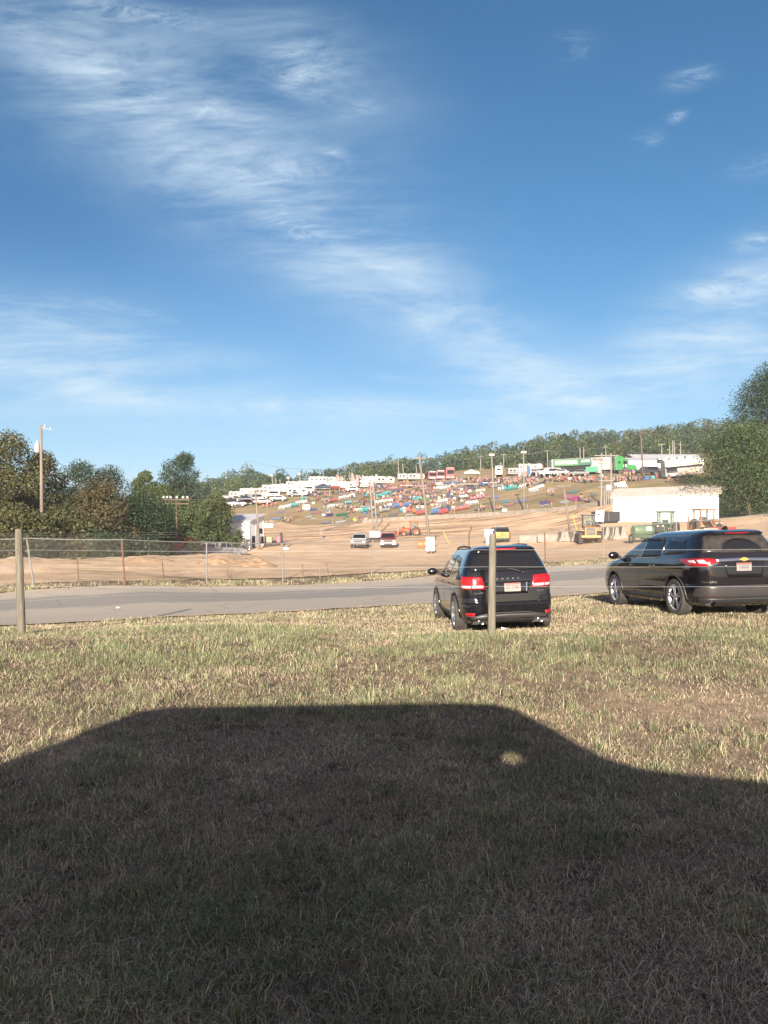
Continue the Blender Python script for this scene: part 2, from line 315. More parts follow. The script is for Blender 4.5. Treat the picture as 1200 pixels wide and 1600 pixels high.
def ipl(pts, x): a = np.array(pts, float); return np.interp(x, a[:, 0], a[:, 1])
NEAR_E = [(-60, -8), (-9.1, 17.5), (.77, 22.1), (6.4, 24.7), (17, 29), (70, 52)]
FAR_E = [(-60, 3), (-13.7, 26.3), (-7.9, 30.5), (0, 35.5), (11.8, 40), (24, 45), (70, 66)]
def sheet(name, P0, P1, nu, nv, lift, m, attr=True, jit=0.0, bump=None):
    """a strip of ground between two lines of equal length, laid on the terrain"""
    P0 = np.array(P0, float); P1 = np.array(P1, float)
    def res(P):
        s = np.r_[0, np.cumsum(np.hypot(*(P[1:] - P[:-1]).T))]; q = np.linspace(0, s[-1], nu); return np.stack([np.interp(q, s, P[:, 0]), np.interp(q, s, P[:, 1])], -1)
    A, B = res(P0), res(P1); d = (B - A); L = np.hypot(d[:, 0], d[:, 1])[:, None]; d = d / L
    if jit: A = A + d * ((fbm(A[:, 0], A[:, 1], 1.7, 4, 11) - .5) * jit)[:, None]; B = B + d * ((fbm(B[:, 0], B[:, 1], 1.5, 4, 12) - .5) * jit)[:, None]
    t = np.linspace(0, 1, nv)[None, :, None]; G = A[:, None] * (1 - t) + B[:, None] * t; X, Y = G[..., 0], G[..., 1]
    Z = zt(X, Y) + lift
    if bump is not None: Z = Z + bump(X, Y, t[..., 0] + X * 0)
    if Z.ndim == 3: Z = Z[..., 0]
    V = np.stack([X, Y, Z], -1).reshape(-1, 3); a = {'across': np.repeat(t[0, :, 0][None, :], nu, 0).ravel()} if attr else None
    F = grid_faces(nu, nv); me = np_mesh(name, V, F[:, ::-1], m, smooth=True, attrs=a)
    return tag(me, kind='structure')
def g_road(t, b):
    v = tmap(t); a = N(t, 'ShaderNodeAttribute', attribute_name='across'); ac = a.outputs['Fac']
    w = tnoise(t, v, .6, 4, .5); add = N(t, 'ShaderNodeMath', operation='MULTIPLY_ADD'); t.links.new(w, add.inputs[0]); add.inputs[1].default_value = .12; t.links.new(ac, add.inputs[2])
    q = add.outputs[0]; band = N(t, 'ShaderNodeMath', operation='MULTIPLY'); t.links.new(tramp(t, q, .50, .54), band.inputs[0]); t.links.new(tramp(t, q, .86, .82), band.inputs[1])
    base = tmix(t, tramp(t, tnoise(t, v, 45, 6, .8), .3, .7), (.32, .285, .235), (.48, .43, .36))
    base = tmix(t, tramp(t, tnoise(t, tmap(t, (.5, 1.3, 1)), .7, 5, .6), .42, .68), base, (.40, .36, .30))
    dark = tmix(t, tramp(t, tnoise(t, v, 40, 6, .8), .3, .7), (.22, .205, .19), (.33, .31, .285))
    c = tmix(t, band.outputs[0], base, dark)
    ed = N(t, 'ShaderNodeMath', operation='MAXIMUM'); t.links.new(tramp(t, q, .13, .09), ed.inputs[0]); t.links.new(tramp(t, q, 1.0, 1.05), ed.inputs[1])
    e2 = N(t, 'ShaderNodeMath', operation='MULTIPLY'); t.links.new(ed.outputs[0], e2.inputs[0]); t.links.new(tramp(t, tnoise(t, v, 5, 6, .8), .35, .6), e2.inputs[1])
    c = tmix(t, e2.outputs[0], c, (.50, .38, .26))
    cr = N(t, 'ShaderNodeTexVoronoi', feature='DISTANCE_TO_EDGE'); t.links.new(tmap(t, (.28, .5, 1)), cr.inputs['Vector']); cr.inputs['Scale'].default_value = 1.0
    c = tmix(t, tramp(t, cr.outputs['Distance'], .008, .002), c, (.22, .2, .19))
    t.links.new(c, b.inputs['Base Color']); b.inputs['Roughness'].default_value = .9; b.inputs['Specular IOR Level'].default_value = 0.2
    tbump(t, b, tnoise(t, v, 70, 6, .8), .45, .01)
M_road = attr_mat('asphalt', g_road)
sheet('road', [(x, float(ipl(NEAR_E, x))) for x in np.linspace(-40, 50, 40)], [(x, float(ipl(FAR_E, x))) for x in np.linspace(-44, 46, 40)], 420, 50, .035, M_road, jit=.7)
def g_line(t, b):
    v = tmap(t); c = tmix(t, tramp(t, tnoise(t, v, 9, 6, .8), .38, .6), (.3, .28, .27), (.6, .58, .55)); t.links.new(c, b.inputs['Base Color']); b.inputs['Roughness'].default_value = .9
M_line = attr_mat('worn_road_paint', g_line)
def edge_off(t_): return [(x * (1 - t_) + x2 * t_, float(ipl(NEAR_E, x)) * (1 - t_) + float(ipl(FAR_E, x2)) * t_) for x, x2 in zip(np.linspace(-40, 50, 60), np.linspace(-44, 46, 60))]
sheet('road_marking', edge_off(.705), edge_off(.713), 300, 2, .041, M_line)
LOT_N = [(-60, 10), (-24.2, 20.5), (-14.2, 28.2), (-11, 30.1), (-8.3, 33.2), (-5.2, 35.6), (-.8, 38.6), (4.3, 40), (9, 41.3), (12.6, 42.6), (24, 45.6), (60, 60)]
LOT_F = [(-70, 70), (-48, 88), (-40, 150), (-26, 170), (-18, 158), (5.2, 149.5), (22, 140.2), (33.8, 129.3), (38, 121), (38, 94), (40, 84), (41, 70)]
def g_dirt(t, b):
    v = tmap(t); n = tnoise(t, v, .25, 9, .68); n2 = tnoise(t, tmap(t, (.12, 1.2, 1)), .5, 7, .6, .4); n3 = tnoise(t, v, 9, 8, .75)
    c = tmix(t, tramp(t, n, .35, .66), (.52, .36, .22), (.72, .54, .37)); c = tmix(t, tramp(t, n3, .48, .7), c, (.46, .32, .21))
    s = N(t, 'ShaderNodeSeparateXYZ'); t.links.new(v, s.inputs[0]); far = N(t, 'ShaderNodeMath', operation='MULTIPLY'); t.links.new(tramp(t, s.outputs[1], 98, 112), far.inputs[0]); t.links.new(tramp(t, n2, .45, .6), far.inputs[1])
    c = tmix(t, far.outputs[0], c, (.27, .18, .12))
    g = N(t, 'ShaderNodeMath', operation='MULTIPLY'); t.links.new(tramp(t, s.outputs[1], 60, 44), g.inputs[0]); t.links.new(tramp(t, tnoise(t, tmap(t, (.3, 1, 1)), .4, 6, .7), .54, .66), g.inputs[1])
    c = tmix(t, g.outputs[0], c, (.24, .2, .11))
    t.links.new(c, b.inputs['Base Color']); b.inputs['Roughness'].default_value = .95; b.inputs['Specular IOR Level'].default_value = 0.1
    tbump(t, b, tnoise(t, v, 2.2, 9, .75), .8, .12)
M_dirt = attr_mat('tan_dirt', g_dirt)
def dirt_bump(X, Y, T):
    e = np.clip(np.minimum(T, 1 - T) / .04, 0, 1); left = np.clip((-3 - X) / 6, 0, 1) * np.clip((60 - Y) / 10, 0, 1)
    r = (np.maximum(fbm(X, Y, .9, 4, 21) - .5, 0) * .5 * left + np.maximum(fbm(X, Y, .35, 4, 22) - .45, 0) * .35)
    trk = .12 * np.maximum(0, np.sin(Y * .55 + X * .05 + 3 * fbm(X, Y, .05, 2, 5))) ** 3 * np.clip((Y - 100) / 10, 0, 1)
    return (r + trk) * e + np.clip(.06 * (1 - e), 0, .0)
sheet('dirt_lot', LOT_N, LOT_F, 420, 260, .05, M_dirt, jit=.8, bump=dirt_bump)

# heaps of spoil on the lot
M_heap = mat('dug_clay', (.22, .14, .085), rough=.95, scale=2.5, col2=(.40, .27, .165), bump=.8)
def heap(px, py, w, dp, h, label, seed, d0=30):
    c = hit(px, py, d0); n = 44; g = np.linspace(-1, 1, n); A, B = np.meshgrid(g, g); r = np.sqrt(A * A + B * B)
    X = c.x + A * w / 2; Y = c.y + B * dp / 2; f = fbm(A, B, 3.2, 5, seed)
    Z = zt(X, Y) - .12 + (h + .12) * np.clip(1 - r, 0, 1) ** .9 * (.45 + 1.0 * f) + .05 * 0
    tag(np_mesh('dirt_heap', np.stack([X, Y, Z], -1).reshape(-1, 3), grid_faces(n, n), M_heap, smooth=False), label, 'dirt heap', 'heaps of spoil on the bare lot')
heap(350, 884, 4.2, 3.4, .7, 'clodded heap of tan dirt on the lot in front of the grey pickup', 31)
heap(398, 886, 3.6, 3, .6, 'low loose heap of tan dirt beside the taller heap by the grey pickup', 32)
heap(232, 879, 5, 3, .4, 'long low ridge of dug dirt in front of the red excavator', 34)

# ---------------------------------------------------------------- grass (blades, uncountable)
def g_grass(t, b):
    a = N(t, 'ShaderNodeAttribute', attribute_name='tint'); t.links.new(a.outputs['Color'], b.inputs['Base Color']); b.inputs['Roughness'].default_value = .6
    b.inputs['Specular IOR Level'].default_value = .25
M_blade = attr_mat('grass_blade', g_grass)
GREEN = np.array([(.15, .18, .085), (.21, .225, .11), (.15, .19, .11), (.26, .265, .14), (.10, .135, .07)])
STRAW = np.array([(.43, .355, .24), (.29, .23, .165), (.52, .44, .31), (.17, .135, .105), (.37, .32, .20)])
def blades(name, x, y, L, wd, lean, green, label_kind='stuff', twist=1.0, zoff=0.0):
    n = len(x); az = RNG.uniform(0, 2 * np.pi, n); z = zg(x, y) + zoff; yaw = az + RNG.normal(0, .9, n)
    le = lean; d = np.stack([np.cos(az), np.sin(az)], -1); s = np.stack([-np.sin(yaw), np.cos(yaw)], -1) * wd[:, None] / 2
    hm = L * .55 * np.cos(le * .6); rm = L * .55 * np.sin(le * .6); ht = hm + L * .5 * np.cos(np.minimum(le * 1.5, 1.75)); rt = rm + L * .5 * np.sin(np.minimum(le * 1.5, 1.75)); ht = np.maximum(ht, .006)
    b0 = np.stack([x - s[:, 0], y - s[:, 1], z - .01], -1); b1 = np.stack([x + s[:, 0], y + s[:, 1], z - .01], -1)
    mx, my, mz = x + d[:, 0] * rm, y + d[:, 1] * rm, z + hm; m0 = np.stack([mx - s[:, 0] * .75, my - s[:, 1] * .75, mz], -1); m1 = np.stack([mx + s[:, 0] * .75, my + s[:, 1] * .75, mz], -1)
    tx, ty, tz = x + d[:, 0] * rt, y + d[:, 1] * rt, z + ht; t0 = np.stack([tx - s[:, 0] * .14, ty - s[:, 1] * .14, tz], -1); t1 = np.stack([tx + s[:, 0] * .14, ty + s[:, 1] * .14, tz], -1)
    V = np.stack([b0, b1, m1, m0, t1, t0], 1).reshape(-1, 3); o = np.arange(n)[:, None] * 6
    F = np.concatenate([o + np.array([0, 1, 2, 3]), o + np.array([3, 2, 4, 5])], 0)
    g = RNG.uniform(0, 1, n) < green; c = np.where(g[:, None], GREEN[RNG.integers(0, 5, n)], STRAW[RNG.integers(0, 5, n)]); c = c * RNG.uniform(.5, 1.4, n)[:, None] * (.60 + 1.0 * fbm(x, y, 1.3, 5, 88, .65))[:, None]
    c6 = np.repeat(c, 6, 0)
    o = np_mesh(name, V, F, M_blade, attrs={'tint': c6}); return tag(o, kind='stuff')
def field(n, y0, y1, half=.62):
    y = np.exp(RNG.uniform(np.log(y0), np.log(y1), n)); x = RNG.uniform(-1, 1, n) * (half * y + .8); return x, y
x, y = field(1500000, 2.4, 27)
grn = fbm(x, y, .55, 4, 41); den = fbm(x, y, .9, 4, 44); tuft = fbm(x, y, 5.5, 3, 47)
keep = (y < ipl(NEAR_E, x) + .05 + (fbm(x, y, 1.7, 3, 2) - .5) * .6)
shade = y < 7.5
p = np.clip((den - .37) * 4.2, .07, 1) * np.clip(.2 + 2.2 * (tuft - .32), .06, 1)
p = np.where(y > 12.2, np.maximum(p, .55), p)
bare = bare_mask(x, y)
p = p * np.where(y < 6.5, .75, 1.0) * (1 - .85 * bare)  # thinner blades close by bare more soil, deepening the van's shade through the cover
keep &= RNG.uniform(0, 1, len(x)) < p
x, y, grn, tuft, den = x[keep], y[keep], grn[keep], tuft[keep], den[keep]
band = np.exp(-((y - 12.2) / 3.2) ** 2)
gr = np.clip((grn - .45) * 3.4 + (fbm(x, y, 2.2, 3, 90) - .5) * 2.2 + .50 + .34 * band - .25 * np.exp(-((y - 7.2) / 1.5) ** 2) * (x > -1) - .38 * np.clip((8.2 - y) / 1.5, 0, 1), .05, .86)  # fewer green blades close by turn the van's shade browner
gr = np.where(y > 15.5, gr * .45, gr)
L = RNG.gamma(3.2, .0115, len(x)) * (.7 + .9 * np.clip((grn - .4) * 2.5, 0, 1)) * (1 + .35 * band) + .012
wd = .0021 + .0012 * RNG.uniform(0, 1, len(x)) + .00030 * np.maximum(y - 4, 0)
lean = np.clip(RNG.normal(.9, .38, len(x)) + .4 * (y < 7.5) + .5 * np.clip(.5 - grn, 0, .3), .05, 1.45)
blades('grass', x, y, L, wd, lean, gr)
# matted dead straw lying on the soil
x, y = field(190000, 2.4, 16); k = RNG.uniform(0, 1, len(x)) < np.clip(1.25 - 1.1 * fbm(x, y, .9, 4, 44), .3, 1); k &= RNG.uniform(0, 1, len(x)) > .5 * bare_mask(x, y); x, y = x[k], y[k]
blades('dry_straw', x, y, RNG.uniform(.03, .12, len(x)), .0028 + .0003 * np.maximum(y - 4, 0) + RNG.uniform(0, .001, len(x)), RNG.uniform(1.25, 1.5, len(x)), np.full(len(x), .06))
# distinct taller tufts
tx, ty = field(1500, 2.6, 19); k = fbm(tx, ty, .5, 4, 41) > .42; tx, ty = tx[k], ty[k]; nb = 34
x = np.repeat(tx, nb) + RNG.normal(0, .035, len(tx) * nb); y = np.repeat(ty, nb) + RNG.normal(0, .035, len(tx) * nb)
LL = np.repeat(RNG.uniform(.06, .15, len(tx)), nb) * RNG.uniform(.5, 1.15, len(x)); k = y < ipl(NEAR_E, x) - .2
blades('tall_grass_tufts', x[k], y[k], LL[k], (.0036 + .0003 * np.maximum(y - 4, 0))[k], RNG.uniform(.15, 1.2, k.sum()), np.full(k.sum(), .72))
# verge along the chain link fence
n = 60000; s = RNG.uniform(0, 1, n); x = -22 + s * 52; y = ipl(FAR_E, x) + .05 + RNG.uniform(0, 1, n) ** 1.3 * 2.5 + (fbm(x, x * 0, .8, 3, 9) - .5) * 1.0
k = RNG.uniform(0, 1, n) < np.clip((fbm(x, y, .8, 3, 52) - .3) * 3, .1, 1); x, y = x[k], y[k]
blades('verge_grass', x, y, RNG.uniform(.04, .13, len(x)), RNG.uniform(.010, .017, len(x)), RNG.uniform(.2, 1.3, len(x)), np.full(len(x), .4), zoff=.03)
# ---------------------------------------------------------------- shared paints
M_black = mat('black_paint', (.006, .006, .008), rough=.12, var=.1, coat=1.0, spec=.5)
M_navy = mat('navy_paint', (.012, .03, .07), rough=.15, coat=1.0)
M_plas = mat('black_plastic', (.022, .022, .024), rough=.5, bump=.05, scale=20)
M_satin = mat('satin_dark_bumper', (.035, .033, .034), rough=.38, var=.06)
M_glass = mat('tinted_glass', (.008, .009, .011), rough=.04, var=.05, spec=.6)
M_dglass = mat('dusty_tinted_glass', (.035, .032, .030), rough=.28, var=.4, scale=9, spec=.5)
M_sglass = mat('clear_side_glass', (.05, .07, .075), rough=.04, spec=.7)
M_chrome = mat('chrome', (.62, .63, .66), rough=.13, metal=1.0, var=.03)
M_rim = mat('alloy_rim', (.55, .55, .57), rough=.3, metal=.9, var=.05)
M_rubber = mat('tyre_rubber', (.05, .045, .042), rough=.85, var=.25, scale=14)
M_red = mat('red_lens', (.26, .004, .008), rough=.12, var=.2, scale=25, coat=.8)
M_red2 = mat('bright_red_lens', (.45, .012, .018), rough=.15, var=.15, scale=60, coat=.8)
M_wlens = mat('white_lens', (.5, .42, .42), rough=.12, var=.12, scale=30, coat=.8)
M_plate = mat('plate_white', (.24, .215, .20), rough=.4, var=.05)
M_plater = mat('plate_red', (.3, .05, .04), rough=.4)
M_ink = mat('plate_ink', (.03, .03, .06), rough=.5)
M_gold = mat('gold_badge', (.75, .5, .12), rough=.3, metal=.6)
M_hole = mat('shadow_gap', (.004, .004, .004), rough=.9)
M_white = mat('white_paint', (.78, .78, .77), rough=.45, var=.05)
M_steel = mat('galvanised_steel', (.17, .165, .16), rough=.6, metal=.0, var=.15, scale=8)
M_rust = mat('rusty_steel', (.13, .065, .045), rough=.8, var=.3, scale=12)
M_int = mat('dark_interior', (.012, .012, .013), rough=.8)

class CarShape:
    """side and plan tables -> a closed body shell and points on it"""
    def __init__(s, T, n=6.0): s.T = np.array(T, float); s.n = n      # rows: z, half width, rear y, front y
    def lv(s, z): return [float(np.interp(z, s.T[:, 0], s.T[:, k])) for k in (1, 2, 3)]
    def X(s, y, z):
        w, r, f = s.lv(z); m = (r + f) / 2; L = (f - r) / 2; q = min(.999, abs((y - m) / L)); return w * (1 - q ** s.n) ** (1 / s.n)
    def Yr(s, x, z):
        w, r, f = s.lv(z); m = (r + f) / 2; L = (f - r) / 2; q = min(.9995, abs(x / w)); return m - L * (1 - q ** s.n) ** (1 / s.n)
    def P(s, a, z, off=0.0):
        """a = distance along the outline from the rear centre, + to the right"""
        w, r, f = s.lv(z); m = (r + f) / 2; L = (f - r) / 2; key = round(z, 3)
        if not hasattr(s, 'c'): s.c = {}
        if key not in s.c:
            th = np.linspace(0, math.pi / 2, 1500) ** 1.0; x = w * np.sin(th) ** (2 / s.n); y = m - L * np.cos(th) ** (2 / s.n)
            x[0] = 0; ds = np.r_[0, np.cumsum(np.hypot(np.diff(x), np.diff(y)))]; s.c[key] = (ds, x, y)
        ds, x, y = s.c[key]; b = abs(a); X = np.interp(b, ds, x); Y = np.interp(b, ds, y); X2 = np.interp(b + .01, ds, x); Y2 = np.interp(b + .01, ds, y)
        t = Vector((X2 - X, Y2 - Y)); t.normalize(); nx, ny = -t.y * -1, t.x * -1   # outward normal
        sg = 1 if a >= 0 else -1; return Vector((sg * (X + nx * off), Y + ny * off, z))
    def shell(s, zs, M=96):
        vs = []; fs = []
        th = [2 * math.pi * (i + .5) / M for i in range(M)]
        for z in zs:
            w, r, f = s.lv(z); m = (r + f) / 2; L = (f - r) / 2
            for t in th:
                c, q = math.cos(t), math.sin(t); vs.append((w * math.copysign(abs(c) ** (2 / s.n), c), m + L * math.copysign(abs(q) ** (2 / s.n), q), z))
        K = len(zs)
        for k in range(K - 1):
            for i in range(M): fs.append((k * M + i, k * M + (i + 1) % M, (k + 1) * M + (i + 1) % M, (k + 1) * M + i))
        fs.append(tuple(range(M))[::-1]); fs.append(tuple(range((K - 1) * M, K * M))); return vs, fs
def rs(poly, n):
    P = np.array(poly, float); d = np.r_[0, np.cumsum(np.hypot(*(P[1:] - P[:-1]).T))]; q = np.linspace(0, d[-1], n); return np.stack([np.interp(q, d, P[:, k]) for k in range(2)], -1)
def patch(mb, fn, bot, top, off=.004, thick=.012, nu=18, nv=5, mi=0):
    """skin patch between a bottom and a top line, standing off the body, with a turned-in rim"""
    A, B = rs(bot, nu), rs(top, nu); vs = []; inn = []
    for j in range(nv):
        t = j / (nv - 1)
        for i in range(nu): p = A[i] * (1 - t) + B[i] * t; vs.append(fn(p[0], p[1], off)); inn.append(fn(p[0], p[1], off - thick))
    o = len(vs); F = [(j * nu + i, j * nu + i + 1, (j + 1) * nu + i + 1, (j + 1) * nu + i) for j in range(nv - 1) for i in range(nu - 1)]
    ring = [i for i in range(nu)] + [j * nu + nu - 1 for j in range(1, nv)] + [(nv - 1) * nu + i for i in range(nu - 2, -1, -1)] + [j * nu for j in range(nv - 2, 0, -1)]
    R_ = len(ring); F += [(ring[k], ring[(k + 1) % R_], o + ring[(k + 1) % R_], o + ring[k]) for k in range(R_)]
    F += [tuple(o + q for q in f[::-1]) for f in F[:(nu - 1) * (nv - 1)]]
    return mb.add(vs + inn, F, mi)
def boolean_cut(o, cutters):
    for c in cutters:
        m = o.modifiers.new('cut', 'BOOLEAN'); m.operation = 'DIFFERENCE'; m.object = c; m.solver = 'EXACT'
    dg = bpy.context.evaluated_depsgraph_get(); me = bpy.data.meshes.new_from_object(o.evaluated_get(dg)); o.modifiers.clear(); old = o.data; o.data = me; bpy.data.meshes.remove(old)
    for c in cutters: d = c.data; bpy.data.objects.remove(c); bpy.data.meshes.remove(d)
def wheel(parent, x, y, r, w, side, rimr, spokes=5, cover=M_rim):
    """tyre, alloy rim with paired spokes; the tyre is the wheel's own part"""
    wob = thing('wheel', None, None, (x, y, r)); del_keys = [k for k in ('label', 'category') if k in wob]
    wob.parent = parent; h = w / 2; T = MB(); prof = [(rimr, -h * .8), (rimr + .02, -h * .98), (r * .93, -h), (r * .985, -h * .86)]
    for k in range(9):
        a = -h * .8 + k * h * 1.6 / 9; b = a + h * 1.6 / 9; prof += [(r, a), (r, b - .006), (r - .012, b - .005), (r - .012, b - .001)]
    prof += [(r * .985, h * .86), (r * .93, h), (rimr + .02, h * .98), (rimr, h * .8)]
    T.lathe(prof, 40, closed=True); T.build('tyre', M_rubber, wob, smooth=True, auto=35)
    Q = MB(); sx = side; Q.lathe([(rimr + .004, sx * h * .9), (rimr - .012, sx * h * .97), (rimr - .03, sx * h * .8), (rimr - .04, sx * h * .2), (rimr - .03, -sx * h * .8)], 40, closed=True)
    Q.lathe([(.001, sx * h * .86), (.055, sx * h * .86), (.07, sx * h * .6), (.07, sx * h * .3)], 20)
    for k in range(spokes):
        for dv in (-.16, .16):
            t = 2 * math.pi * k / spokes + .3; t2 = t + dv; t1 = t + dv * .6
            p0 = Vector((sx * h * .72, math.cos(t1) * .05, math.sin(t1) * .05)); p1 = Vector((sx * h * .84, math.cos(t2) * (rimr - .016), math.sin(t2) * (rimr - .016)))
            Q.cyl(p0, p1, .020, .015, n=6)
    Q.build('rim', cover, wob, smooth=True, auto=35)
    D = MB(); D.lathe([(.001, -sx * .01), (rimr * .7, -sx * .01), (rimr * .7, -sx * .03), (.001, -sx * .03)], 24); D.lathe([(rimr - .045, sx * h * .1), (.001, sx * h * .1)], 24); D.build('brake_disc', M_hole, wob)
    return wob
def letters(parent, name, s, cs, a0, z, h, spacing, m, off=.006, tilt=0):
    """letters seated on the rear skin"""
    for k, ch in enumerate(s):
        a = a0 + k * spacing; p = cs.P(a, z, off); p2 = cs.P(a + .02, z, off); yaw = math.atan2(p2.y - p.y, p2.x - p.x)
        text_obj(name, ch, h, m, parent, p, (R(90 - tilt), 0, yaw), .004, 1.25)
def place_car(root, x, y, yaw, wb0, wb1, tw):
    """stand a car on the ground: four wheel contact points"""
    c, s = math.cos(yaw), math.sin(yaw)
    def W_(lx, ly): return (x + c * lx - s * ly, y + s * lx + c * ly)
    z = [z1(*W_(*q)) for q in ((-tw, wb0), (tw, wb0), (-tw, wb1), (tw, wb1))]
    pitch = math.atan2((z[2] + z[3] - z[0] - z[1]) / 2, wb1 - wb0); roll = math.atan2((z[0] + z[2] - z[1] - z[3]) / 2, 2 * tw)
    z0 = (z[0] + z[1]) / 2 - wb0 * math.tan(pitch); root.location = (x, y, z0 - .015); root.rotation_euler = (pitch, roll, yaw)

def suv(name, label, T, WB, body_m, kind, group=None, n=6.0):
    root = thing(name, label, 'car', group=group); cs = CarShape(T, n); w0, w1, wr, rimr, tw, arch = WB
    zs = sorted(set([round(float(z), 4) for z in np.r_[cs.T[:, 0], np.linspace(cs.T[0, 0], 1.05, 15), np.linspace(1.1, cs.T[-1, 0] - .12, 8)]]))
    v, f = cs.shell(zs); b = MB(); b.add(v, f); body = b.build('body', [body_m], root, smooth=True)
    cut = []
    for yy_ in (w0, w1):
        for sg in (-1, 1):
            c = MB().cyl((sg * (cs.T[:, 1].max() - .30), yy_, wr + .02), (sg * 1.3, yy_, wr + .02), arch, n=40).build('cutter', [M_hole]); cut.append(c)
    boolean_cut(body, cut)
    me = body.data; me.polygons.foreach_set('use_smooth', [True] * len(me.polygons)); me.set_sharp_from_angle(angle=R(30)); me.update()
    for yy_ in (w0, w1):
        for sg in (-1, 1):
            wheel(root, sg * tw, yy_, wr, .235, sg, rimr)
            L = MB(); pts = []
            for k in range(25):
                t = math.pi * (k / 24) * 1.1 - .05 * math.pi; yy2 = yy_ + math.cos(t) * (arch + .012); zz = wr + .02 + math.sin(t) * (arch + .012)
                if zz > cs.T[0, 0]: pts.append((sg * (cs.X(yy2, zz) - .002), yy2, zz))
            L.tube(pts, .022, 8); L.build('wheel_arch_trim', M_plas if kind != 'a' else body_m, root, smooth=True)
    return root, cs
def sidefn(cs, sg): return lambda y, z, off: Vector((sg * (cs.X(y, z) + off), y, z))
def rearfn(cs): return lambda a, z, off: cs.P(a, z, off)

# ---- first SUV: upright tailgate, split round lamps
TJ = [(.22, .80, .16, 4.62), (.30, .87, .05, 4.76), (.40, .895, .0, 4.86), (.56, .905, -.01, 4.88), (.60, .905, .015, 4.87), (.62, .905, .055, 4.86), (.80, .915, .06, 4.78), (.93, .915, .065, 4.62), (1.0, .908, .075, 4.45), (1.06, .898, .085, 3.95),
      (1.12, .878, .10, 3.62), (1.20, .85, .125, 3.42), (1.36, .78, .20, 3.02), (1.52, .70, .285, 2.66), (1.58, .665, .30, 2.52), (1.605, .645, .24, 2.45), (1.63, .61, .25, 2.38), (1.66, .55, .33, 2.30), (1.68, .45, .50, 2.25), (1.695, .28, .95, 2.15), (1.70, .1, 1.4, 1.9)]
jo, cj = suv('parked_suv', 'black SUV with round-ringed tail lamps parked on the grass behind the wooden post', TJ, (.95, 3.84, .365, .25, .83, .405), M_black, 'a', n=8.5)
fr = rearfn(cj)
g = MB(); patch(g, fr, [(-.76, 1.205), (0, 1.19), (.76, 1.205)], [(-.615, 1.555), (0, 1.57), (.615, 1.555)], .004, nu=24, nv=8); rg = g.build('rear_window', M_glass, jo, smooth=True)
